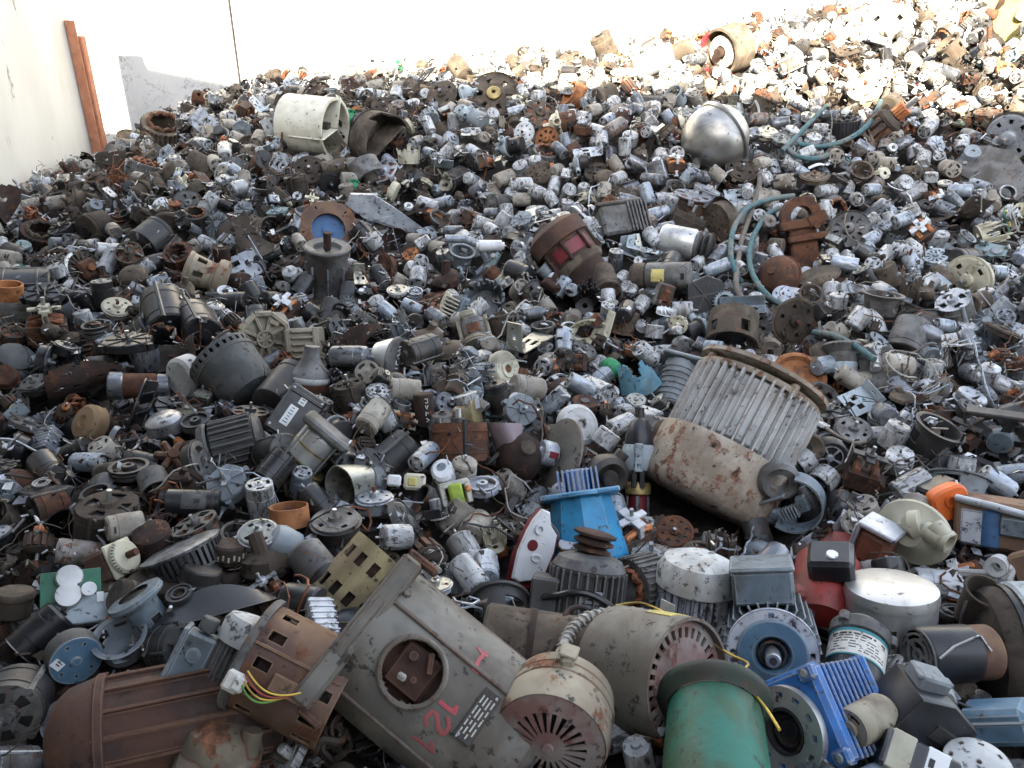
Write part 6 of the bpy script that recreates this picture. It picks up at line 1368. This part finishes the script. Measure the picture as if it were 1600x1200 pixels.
b = MB().mat('can_dark').cyl(21, -38, 42, 28); b.mat('cast').at().wall(21.6, 21.6, -14, 22, 1, [(0, 9, 2, .4)], 14, 4, R(-60), R(25)); b.mat('cast_dark').cyl(22.5, 28, 33, 28); h.part('casing', b)
h = H('brush_motor', 'pale hollow cap with exposed brush gear, left of the black smeared cylinder', 'motor', 243, 760, -70, 40, lift=30, r=20)
b = MB().mat('cast').wall(22, 24, -26, 12, 2.5, None, 34, 2); b.lathe([(0, -28), (16, -28), (22, -24)], 28); b.mat('steel').box(14, 12, 30, 0, 0, 2, c=2); b.mat('black').cyl(14, -20, 0, 16); h.part('cap', b)
h = H('cream_flange_motor', 'cream square flange with raised disc and rusty shaft on a rust-brown block', 'motor', 190, 872, 25, 45, lift=34, short='cream square-flanged motor', r=28)
b = MB().mat('cream_plastic').box(56, 56, 6, c=2); b.lathe([(28, 3), (28, 9), (24, 13), (8, 14), (0, 14)], 36); b.mat('ink')
for k in range(10): b.at((0, 0, 0), (0, 0, R(-60 + k * 11))).box(3, 1.6, 3, 26.5, 0, 10, c=.2)
h.part('flange', b)
b = MB().mat('rust').cyl(6, 12, 32, 14); h.part('shaft', b); b = MB().mat('rust_tan').box(50, 50, 46, 0, 0, -28, c=5); h.part('block', b)
h = H('black_blower_wheel', 'long black squirrel-cage impeller with pale top rim, right of the cream flange', 'impeller', 288, 868, -65, -8, lift=26, short='black squirrel-cage impeller', r=26, ax=(255, 880, 320, 855))
b = MB().mat('can_grey').lathe([(0, -18), (50, -18), (62, -14), (60, -10)], 48); h.part('top_plate', b)
b = MB().mat('gloss_black').wall(58, 56, -12, 24, 4, [(-8, 20, 36, .5)], 144, 9); b.mat('black').cyl(50, -10, 20, 36); h.part('cage', b)
h = H('maroon_coil_ring', 'dark maroon wound ring with cream zigzag lacing, right of the impeller', 'stator', 358, 862, 88, 22, lift=26, short='maroon laced winding', r=22)
b = MB().mat('rust_dark').cyl(26, -12, 14, 30); b.mat('cream')
for k in range(20): b.at((0, 0, 0), (0, 0, k * .314)).box(2, 3, 8, 26, 0, -4 + 3 * (k % 2), c=.4)
h.part('winding', b); b = MB().mat('mud').at((6, 0, -34)).lathe([(10, 6), (22, 8), (26, 0), (24, -10), (0, -12)], 26); h.part('lower_ring', b)
h = H('rust_ring_band', 'orange-rust open ring above a grey rounded cap, left of the open cup', 'ring', 452, 805, 95, 15, lift=30, short='orange-rust open ring', r=24, ax=(440, 805, 465, 805))
b = MB().mat('rust_orange').wall(32, 30, -15, 15, 3, None, 34, 1); h.part('ring', b); b = MB().mat('rust_dark').cyl(26, -12, 4, 24); h.part('core', b)
h = H('grey_hood', 'dull grey rounded hood below the orange-rust ring', 'hood', 438, 848, 150, 25, lift=26, short='dull grey hood', r=26)
b = MB().mat('plastic_grey').lathe([(28, -24), (28, 4), (22, 18), (8, 24), (0, 25)], 14); h.part('hood', b)
h = H('dark_canister_pair', 'dark tar-streaked canister below and right of the grey hood', 'canister', 493, 885, -50, 25, lift=26, short='tar-streaked canister', r=28)
b = MB().mat('cast').lathe([(0, -38), (24, -38), (30, -32), (30, 20)], 30); b.mat('can_dark').lathe([(30, 20), (32, 22), (30, 34), (22, 38), (0, 38)], 30); h.part('canister', b)
h = H('drive_board', 'green circuit board with two silver spindle motors on a grey block, lower left', 'circuit board', 118, 930, face=(-15, 0), roll=4, lift=34, short='green board with two silver motors', r=36, ax=(95, 930, 140, 940))
b = MB().mat('pcb').box(84, 60, 3, -6, 10, 0, c=.6); h.part('board', b)
b = MB().mat('plastic_pale').box(76, 44, 26, 10, -24, -10, c=2); b.mat('ink').box(8, 6, 3, -20, -40, 3, c=.3); b.mat('label_white').box(10, 16, 2, 34, -8, 4, c=.3); h.part('block', b)
for x, y in ((-8, 26), (-10, -2)):
    b = MB().mat('brushed').at((x, y, 0)).lathe([(19, 0), (20, 12), (18, 17), (0, 18)], 30); h.part('spindle_motor', b)
b = MB().mat('white').at((18, 2, 4)).cyl(4, 0, 16, 12); b.cyl(11, 14, 18, 20); h.part('pulley', b)
h = H('grey_flanged_sleeve', 'blue-grey flanged sleeve with square windows, lower left', 'sleeve', 225, 952, 125, 15, lift=34, short='blue-grey flanged sleeve', r=30, ax=(215, 945, 240, 965))
b = MB().mat('slate_blue').wall(26, 26, -40, 18, 3, [(-28, -10, 4, .4)], 48, 12); b.lathe([(26, 16), (42, 18), (44, 22), (42, 28), (26, 30), (24, 30)], 36); b.mat('black').cyl(22, -36, 26, 24); h.part('sleeve', b)
h = H('black_curved_shield', 'large glossy black curved shield behind the small finned motor, lower left', 'shield', 335, 955, face=(-20, 0), roll=14, lift=20, short='glossy black curved shield', r=30, ax=(300, 965, 385, 935))
b = MB().mat('gloss_black').shell(lambda u, v: ((-92 + 184 * u, 56 * math.sin(3.14 * (.08 + .84 * u)) * (1 - v) - 14, 20 * v), (0, 0, 1)), 26, 6, 4, None, wrap=False); h.part('shield', b)
h = H('holed_disc_motor', 'dark blue-grey disc motor with six small holes and a white tag, lower left', 'motor', 118, 1030, -60, 58, lift=34, short='dark six-holed disc motor', r=34)
b = MB().mat('slate_paint').disc(6, 38, 6, 4, [(25, 30, 7, .14)], 84, 12); b.mat('fins_dark').lathe([(38, 4), (40, 0), (40, -26), (36, -30), (0, -30)], 36); b.mat('slate_paint').cyl(7, 0, 9, 8); h.part('casing', b)
b = MB().mat('label_white').at((12, 24, 7.5), (0, 0, .3)).box(18, 14, 1.2, c=.2); b.mat('ink').box(7, 2, 1.8, c=.1); b.box(10, 1.4, 1.8, 0, -4, 0, c=.1); h.part('tag', b, 'casing')
HP(p_disc('alu', 'cast', .055, 5, ''), 'pale grey holed cap left of the large rust-brown ribbed motor', 92, 1125, 160, 50, 30, short='pale grey holed cap')
HP(p_small('can_pale', 'black', .09, colour=''), 'pale blue can motor in the lower left corner', 12, 1158, -50, 15, 17)
h = H('round_tin', 'beige round tin with a lid seam, at the left edge', 'tin', 22, 940, 90, 22, lift=28, short='beige round tin', r=24)
b = MB().mat('earthy').lathe([(0, 18), (26, 18), (29, 14), (29, 8), (27, 6), (27, -20), (22, -24), (0, -24)], 32); h.part('tin', b)
h = H('dull_round_motor', 'dull grey-brown wheel-shaped motor left of the flanged sleeve', 'motor', 192, 932, 160, 25, lift=26, r=22)
b = MB().mat('mud').lathe([(0, 16), (22, 14), (27, 8), (27, -16), (20, -20), (0, -20)], 32); b.mat('earthy').wall(28, 28, -6, 0, 2, None, 32, 1); h.part('casing', b)
h = H('cream_housing', 'cream-beige rounded pump housing with feet at the bottom edge', 'housing', 345, 1172, 80, 25, lift=50, short='cream-beige rounded housing', r=52, ax=(320, 1175, 380, 1165))
b = MB().mat('rust_cream').lathe([(0, 50), (30, 48), (56, 32), (64, 8), (64, -40)], 40); b.at((40, -40, -8), (.3, .3, 0)).box(50, 46, 24, c=8); b.at((30, 40, 20)).cyl(16, -10, 30, 18); h.part('housing', b)
h = H('stained_housing', 'bulging end bell stained rust and white, between the terminal box and slotted cylinder', 'end bell', 358, 1085, 180, 30, lift=62, r=22)
b = MB().mat('rust_cream').lathe([(0, 24), (16, 22), (34, 10), (42, -8), (42, -40)], 34); h.part('bell', b)
# ---------------- wires and cables over the foreground
hose('cable', 'thin yellow wire trailing from the wrapped cable across to the blue gearbox', [(962, 946), (1000, 942), (1040, 958), (1080, 985), (1110, 1003), (1140, 1022), (1168, 1036), (1164, 1048), (1176, 1080), (1198, 1108), (1218, 1140)], .0022, 'yellow_wire', [.12, .14, .15, .16, .16, .14, .14, .15, .17, .19, .2])
def wrapped():
    pts = [(872, 1040), (880, 1010), (893, 985), (915, 966), (950, 958), (990, 958), (1030, 966), (1066, 978), (1095, 992), (1108, 1006)]
    o = hose('cable', 'cable bundle spirally wrapped in grey cloth tape over the drum motor', pts, .0085, 'cloth', [.10, .13, .14, .15, .15, .16, .16, .16, .15, .12])
    c = o.location; P3 = [CP + ray(x, y) * (hit(x, y) - l) for (x, y), l in zip(pts, [.10, .13, .14, .15, .15, .16, .16, .16, .15, .12])]
    b = MB().mat('cloth'); n = 240; L = len(P3) - 1; path = []
    for i in range(n):
        t = i / (n - 1) * L; k = min(int(t), L - 1); p = P3[k].lerp(P3[k + 1], t - k); a = t * 2 * math.pi * 3.2
        q = P3[k + 1] - P3[k]; u = q.cross(CF).normalized(); w = q.cross(u).normalized()
        path.append(tuple(p + (u * math.cos(a) + w * math.sin(a)) * .0105 - c))
    b.tube(path, .0026, 5); link('tape_winding', b.mesh('tape_winding'), o)
wrapped()
hose('cable', 'dark bent cable looping beside the long brown cylinder', [(836, 1052), (862, 1015), (878, 990), (882, 962), (894, 950), (912, 950), (922, 962)], .0045, 'rust_dark', [.10, .12, .13, .14, .14, .12, .06])
hose('cable', 'thin brown wire hanging down through the hoses on the right', [(1296, 160), (1300, 190), (1298, 215), (1306, 240), (1304, 262)], .0028, 'hose_dirty', [.05, .12, .13, .12, .06])
hose('cable', 'thin pale wire looping over the right side of the heap near the chalky flywheel', [(1330, 320), (1322, 335), (1320, 352), (1330, 372), (1360, 385), (1400, 398)], .0026, 'hose_dirty', [.03, .09, .1, .1, .08, .03])
hose('cable', 'grey cable lying over the pieces right of the large finned motor', [(1278, 640), (1288, 665), (1310, 682), (1336, 692), (1352, 690)], .005, 'hose_dirty', [.05, .09, .1, .1, .05])
# ------------------------------------------------------------------ pour the loose pieces on to the heap
class Grid:
    c = .016
    def __init__(s):
        s.x0, s.y0 = -2.35, .35; s.nx, s.ny = int(6.2 / s.c), int(5.0 / s.c)
        X = s.x0 + (np.arange(s.nx) + .5) * s.c; Y = s.y0 + (np.arange(s.ny) + .5) * s.c
        GX, GY = np.meshgrid(X, Y, indexing='ij'); s.T = heap(GX, GY); s.h = s.T - .085; s.GX, s.GY = GX, GY
    def ij(s, x, y): return np.clip(((x - s.x0) / s.c).astype(int), 0, s.nx - 1), np.clip(((y - s.y0) / s.c).astype(int), 0, s.ny - 1)
G = Grid()

def keepout(px, py, depth, pr):
    """true where a piece would stand in front of one of the big pieces"""
    for (x1, y1, x2, y2, r, dd) in HERO_ZONES:
        dx, dy = x2 - x1, y2 - y1; L = dx * dx + dy * dy
        t = 0 if L == 0 else min(1, max(0, ((px - x1) * dx + (py - y1) * dy) / L))
        if math.hypot(px - x1 - t * dx, py - y1 - t * dy) < r + pr * .3 and depth < dd + .07: return True
    return False

def region_weight(p, px, py):
    """which kinds lie where: pale cans to the right, dirtier and darker stuff to the left and below, also to deepen the lower-left shade, dusty ones high up"""
    c = p.colour; w = p.w; sm = p.kind == 'can_motor'; w *= 1.25 if sm and px > 900 else 1
    if sm and ('pale' in c or 'grey' in c or 'blue' in c): w *= .42 + 1.9 * min(1, max(0, (px - 350) / 900)) + (.25 if 380 < py < 560 else 0)
    if py < 470 and any(k in c for k in ('pale', 'alu', 'silver', 'white', 'bright', 'cream')): w *= 1.5
    if px < 600 and any(k in c for k in ('dark', 'mud', 'black', 'dirty')): w *= 2.1 if py < 450 else 2.8  # grimier pieces on the left; the extra dark ones also deepen the lower-left shade
    if px < 420 and py < 480 and any(k in c for k in ('cream', 'white', 'aluminium', 'silver', 'bright')): w *= .35
    if px < 640 and py > 480 and any(k in c for k in ('pale', 'white', 'cream', 'silver', 'aluminium')): w *= .5  # fewer pale pieces, so the shaded lower left looks darker
    if py < 330 and any(k in c for k in ('dust', 'earth', 'cream', 'beige')): w *= 2.6
    if py < 330 and any(k in c for k in ('black', 'dark')): w *= .45
    if py > 620 and p.kind in ('round_motor', 'frame_motor', 'canister', 'open_frame_motor', 'pancake_motor'): w *= 1.5
    return w
placed = []      # (proto, matrix, centre, size)
def pour(N):
    fails = 0; k = 0
    cellx, celly = G.GX.ravel(), G.GY.ravel()
    fx, fy, fz = project(np.stack([cellx, celly, G.T.ravel()], 1))
    inview = (fx > -230) & (fx < 1900) & (fy < 1420) & (fy > -200)
    ids = np.nonzero(inview)[0]; fxi, fyi = fx[ids], fy[ids]
    while k < N and fails < 22000:
        c = ids[rng.integers(0, len(ids), 26)]
        gap = (G.T.ravel() - G.h.ravel())[c]
        b = c[np.argmax(gap)]; g = gap.max()
        if g < .008: fails += 1; continue
        x, y = cellx[b], celly[b]
        px, py = fx[b], fy[b]
        for _ in range(6):
            ws = [region_weight(p, px, py) for p in P]
            p = random.choices(P, ws)[0]
            if p.rad < g * 1.4 + .055: break
        s = random.uniform(.60, .92) if random.random() < .78 else random.uniform(.95, 1.3)
        if p.kind in ('slotted_disc', 'pancake_motor', 'pulley', 'dome_cover') and py > 520: s = min(s, .86)
        if p.kind == 'can_motor': s = random.uniform(.80, 1.06)
        nu = (1, 1, 1) if p.kind == 'can_motor' else (random.uniform(.82, 1.2), random.uniform(.82, 1.2), random.uniform(.7, 1.3))
        # lie mostly flat, some standing or tipped
        yaw = random.uniform(0, 6.283); u = random.random()
        lie = p.shape[0] == 'c' and p.shape[2] > p.shape[1] * .8
        if lie: tip = random.gauss(90, 22) if u < .72 else random.uniform(0, 180)
        else: tip = random.gauss(0, 32) if u < .75 else random.uniform(0, 180)
        # lean with the slope of the heap, which faces the viewer
        Rm = Matrix.Rotation(yaw, 3, 'Z') @ Matrix.Rotation(R(tip), 3, 'Y') @ Matrix.Rotation(random.uniform(0, 6.283), 3, 'Z')
        if y > 2.6: Rm = Matrix.Rotation(R(random.uniform(5, 38)), 3, 'X') @ Rm
        A = np.array(Rm) @ np.diag(nu) * s; q = p.pts @ A.T
        i, j = G.ij(q[:, 0] + x, q[:, 1] + y)
        z = np.percentile(G.h[i, j] - q[:, 2], 90 if p.rad < .09 else 84)
        cz = z
        over = z - float(G.T[G.ij(np.array([x]), np.array([y]))][0])
        if over > .045: fails += 1; G.h[G.ij(np.array([x]), np.array([y]))] += .003; continue
        pq, pyq, dq = project(np.array([[x, y, cz]])); pr = p.rad * s * F / dq[0]
        if keepout(pq[0], pyq[0], dq[0], pr): fails += 1; G.h[G.ij(np.array([x]), np.array([y]))] += .01; continue
        np.maximum.at(G.h, (i, j), q[:, 2] + z)
        T = Matrix.Translation((x, y, cz)) @ Rm.to_4x4() @ Matrix.Diagonal((nu[0] * s, nu[1] * s, nu[2] * s, 1))
        placed.append([p, T, (pq[0], pyq[0], dq[0]), pr]); k += 1
    print('poured', k, 'fails', fails)
random.seed(21)
pour(N_POUR)

def cull():
    """drop the pieces that are buried from every side"""
    keep = np.zeros(len(placed), bool); W, H = 320, 240
    for ox in (-.5, 0, .5):
        zb = np.full((H, W), 1e9); rec = []
        for n, (p, T, c, pr) in enumerate(placed):
            q = p.pts @ np.array(T.to_3x3()).T + np.array(T.translation)[None]; q = q - np.array([ox, 0, 0])
            x, y, z = project(q); i = (y / 5).astype(int); j = (x / 5).astype(int)
            ok = (i >= -6) & (i < H + 6) & (j >= -8) & (j < W + 8)
            i = np.clip(i[ok], 0, H - 1); j = np.clip(j[ok], 0, W - 1); z = z[ok]
            np.minimum.at(zb, (i, j), z); rec.append((n, i, j, z))
        for n, i, j, z in rec:
            if len(i) and (z <= zb[i, j] + 1e-6).sum() >= 3: keep[n] = True
    return [q for q, k in zip(placed, keep) if k]
placed = cull()
print('visible', len(placed))

# the nearest ones of a kind stay individual, the rest of that kind is one mass
bykind = {}
for q in placed: bykind.setdefault(q[0].kind, []).append(q)
GROUPS = {'can_motor': 'loose can motors on the heap'}
seen = {}
DIRS = ['right of', 'above-right of', 'above', 'above-left of', 'left of', 'below-left of', 'below', 'below-right of']
ORD = ['', 'second ', 'third ', 'fourth ', 'fifth ', 'sixth ', 'seventh ', 'eighth ', 'ninth ', 'tenth ', 'eleventh ', 'twelfth ', 'thirteenth ', 'fourteenth ', 'fifteenth ', 'sixteenth ', 'seventeenth ', 'eighteenth ', 'nineteenth ', 'twentieth ']
cand = {}
individuals = []
for kind, qs in bykind.items():
    qs.sort(key=lambda q: -q[3] * (1 if -30 < q[2][0] < 1630 and -30 < q[2][1] < 1230 else .01))
    for q in qs[:300]: individuals.append(q)
    rest = qs[300:]
    if rest:
        b = MB()
        vs = []; fs = []; mi = []; off = 0
        for p, T, c, pr in rest:
            p.merged(); src = p._b
            for nm in src.mats:
                if nm not in b.mats: b.mats.append(nm)
            A = np.array(T); v = np.array(src.v) @ A[:3, :3].T + A[:3, 3]
            vs.append(v); fs += [tuple(i + off for i in f) for f in src.f]; mi += [b.mats.index(src.mats[m]) for m in src.m]; off += len(v)
        b.v = np.concatenate(vs).tolist(); b.f = fs; b.m = mi
        o = link('far_' + kind + 's', b.mesh('far_' + kind + 's')); o['kind'] = 'stuff'
        tag(o, 'mass of small %ss crowded over the far upper part of the heap' % qs[0][0].noun, 'scrap')
        print(kind, len(qs), 'stuff', len(rest))
for q in individuals:
    p, T, (px, py, dz), pr = q
    best = min(LANDMARKS, key=lambda l: math.hypot(l[0] - px, l[1] - py) - l[2] * .5)
    an = math.atan2(best[1] - py, px - best[0]); di = DIRS[int(round(an / (math.pi / 4))) % 8]
    cand.setdefault((p.kind, p.colour, p.noun, di, best[3]), []).append((math.hypot(best[0] - px, best[1] - py), q))
for (kind, colour, noun, di, lm), qs in cand.items():
    qs.sort(key=lambda t: t[0])
    for n, (dist, q) in enumerate(qs):
        p, T, (px, py, dz), pr = q
        o = p.place(T, pr * .64 > 12)
        o_ = (ORD[n] if n < len(ORD) else 'farthest ')
        lb = ('%s %s %s the %s' % (colour, noun, di, lm)) if len(qs) == 1 else ('%s %s, %s %s the %s' % (colour, noun, (o_ + 'nearest').replace('farthest nearest', 'farthest'), di, lm))
        if len(lb.split()) > 16: print('LONG', lb)
        tag(o, lb, p.cat, 'loose %ss on the scrap heap' % p.noun.split(' with')[0])
print('objects', len(bpy.data.objects))

# ------------------------------------------------------------------ fine rubbish lying in the gaps: screws, shards, clippings, wire ends, dry leaves
def wires():
    rr = random.Random(31); cols = [('black', 'black'), ('earthy', 'mud-brown'), ('hose_dirty', 'grey-brown'), ('cloth', 'pale grey'), ('copper', 'copper'), ('rust', 'rusty'), ('can_blue', 'bluish')]
    got = {}
    for k in range(240):
        px, py = rr.uniform(20, 1580), rr.uniform(90, 1150) ; t = hit(px, py); p = CP + ray(px, py) * t
        if keepout(px, py, t - .05, 10): continue
        a = rr.uniform(0, 6.28); pa = []; n = rr.randrange(9, 20); st = rr.uniform(.012, .022); cv = rr.gauss(0, .25); x, y = p.x, p.y
        for i in range(n):
            j = G.ij(np.array([x]), np.array([y])); pa.append([x, y, float(G.h[j][0]) + .006 + .012 * rr.random()]); a += cv + rr.gauss(0, .3); x += st * math.cos(a); y += st * math.sin(a)
        z = [q[2] for q in pa]
        for i in range(n): pa[i][2] = max(z[i] * .4 + .6 * sum(z[max(0, i - 2):i + 3]) / len(z[max(0, i - 2):i + 3]), z[i] - .02)
        m, nm = rr.choice(cols); c = Vector(pa[0]); b = MB().mat(m).tube([Vector(q) - c for q in pa], rr.uniform(.0012, .0028), 5)
        best = min(LANDMARKS, key=lambda l: math.hypot(l[0] - px, l[1] - py)); an = math.atan2(best[1] - py, px - best[0]); di = DIRS[int(round(an / (math.pi / 4))) % 8]
        got.setdefault((nm, di, best[3]), []).append((math.hypot(best[0] - px, best[1] - py), b, c))
    for (nm, di, lm), qs in got.items():
        qs.sort(key=lambda t: t[0])
        for n, (_, b, c) in enumerate(qs):
            o = link('loose_wire', b.mesh('loose_wire')); o.location = c
            tag(o, '%s loose wire%s %s the %s' % (nm, '' if len(qs) == 1 else ', %snearest' % ORD[n], di, lm), 'wire', 'loose wires on the scrap heap')
wires()
def debris():
    b = MB(); rr = random.Random(77); names = ['cast_dark', 'can_pale', 'mud', 'rust_dark', 'earthy', 'black', 'steel', 'cast', 'can_dust', 'alu', 'earthy', 'mud', 'can_grey', 'white']
    cx, cy = G.GX.ravel(), G.GY.ravel(); hz = G.h.ravel(); fx, fy, fz = project(np.stack([cx, cy, hz], 1))
    ids = np.nonzero((fx > -60) & (fx < 1660) & (fy > -60) & (fy < 1260))[0]
    gap = (G.T.ravel() - hz)[ids]; w = np.clip(gap + .05, .03, .12); w = w / w.sum(); pick = rng.choice(ids, 24000, p=w)
    b.mat('cast_dark')
    for k in pick:
        px, py = fx[k], fy[k]
        if keepout(px, py, fz[k], 6): continue
        p = Vector((cx[k] + rr.uniform(-.008, .008), cy[k] + rr.uniform(-.008, .008), hz[k] - .006 + rr.uniform(-.01, .006)))
        u = rr.random(); b.mat(rr.choice(names)); s = rr.uniform(.006, .017)
        if u < .5:      # bent shard or clipping
            a = Vector((rr.gauss(0, 1), rr.gauss(0, 1), rr.gauss(0, .6))).normalized(); c = a.orthogonal().normalized(); c.rotate(Matrix.Rotation(rr.uniform(0, 6), 3, a)); n = a.cross(c) * .0014
            q = [p + a * s * rr.uniform(.7, 1.5), p + c * s * .8, p - a * s + n * 3 * rr.random(), p - c * s * rr.uniform(.3, .9)]
            vs = [tuple(x + n) for x in q] + [tuple(x - n) for x in q]
            b.add(vs, [(0, 1, 2, 3), (7, 6, 5, 4), (0, 4, 5, 1), (1, 5, 6, 2), (2, 6, 7, 3), (3, 7, 4, 0)])
        elif u < .72:   # screw, pin or strip
            a = Vector((rr.gauss(0, 1), rr.gauss(0, 1), rr.gauss(0, .5))).normalized() * s * rr.uniform(1, 2.4)
            b.tube([p - a, p + a], rr.uniform(.0012, .0035), 5)
        elif u < .84:   # wire end
            d_ = Vector((rr.gauss(0, 1), rr.gauss(0, 1), rr.gauss(.2, .5))).normalized(); pa = []
            b.mat(rr.choice(['black', 'rust_dark', 'earthy', 'hose_dirty', 'hose_dirty', 'cloth', 'earthy']))
            q = p.copy()
            for i in range(6): pa.append(q.copy()); d_ = (d_ + Vector((rr.gauss(0, .5), rr.gauss(0, .5), rr.gauss(0, .4)))).normalized(); q = q + d_ * s * 1.1; 
            b.tube(pa, rr.uniform(.0007, .0016), 4)
        else:           # crumb
            vs = [tuple(p + Vector((rr.uniform(-1, 1), rr.uniform(-1, 1), rr.uniform(-.7, .7))) * s * .8) for _ in range(5)]
            b.add(vs, [(0, 1, 2), (0, 2, 3), (0, 3, 4), (1, 2, 4), (2, 3, 4), (0, 1, 4)])
    o = link('scrap_debris', b.mesh('scrap_debris')); o['kind'] = 'stuff'; tag(o, 'fine rubbish of shards, screws and wire ends filling the gaps of the heap', 'debris')
debris()
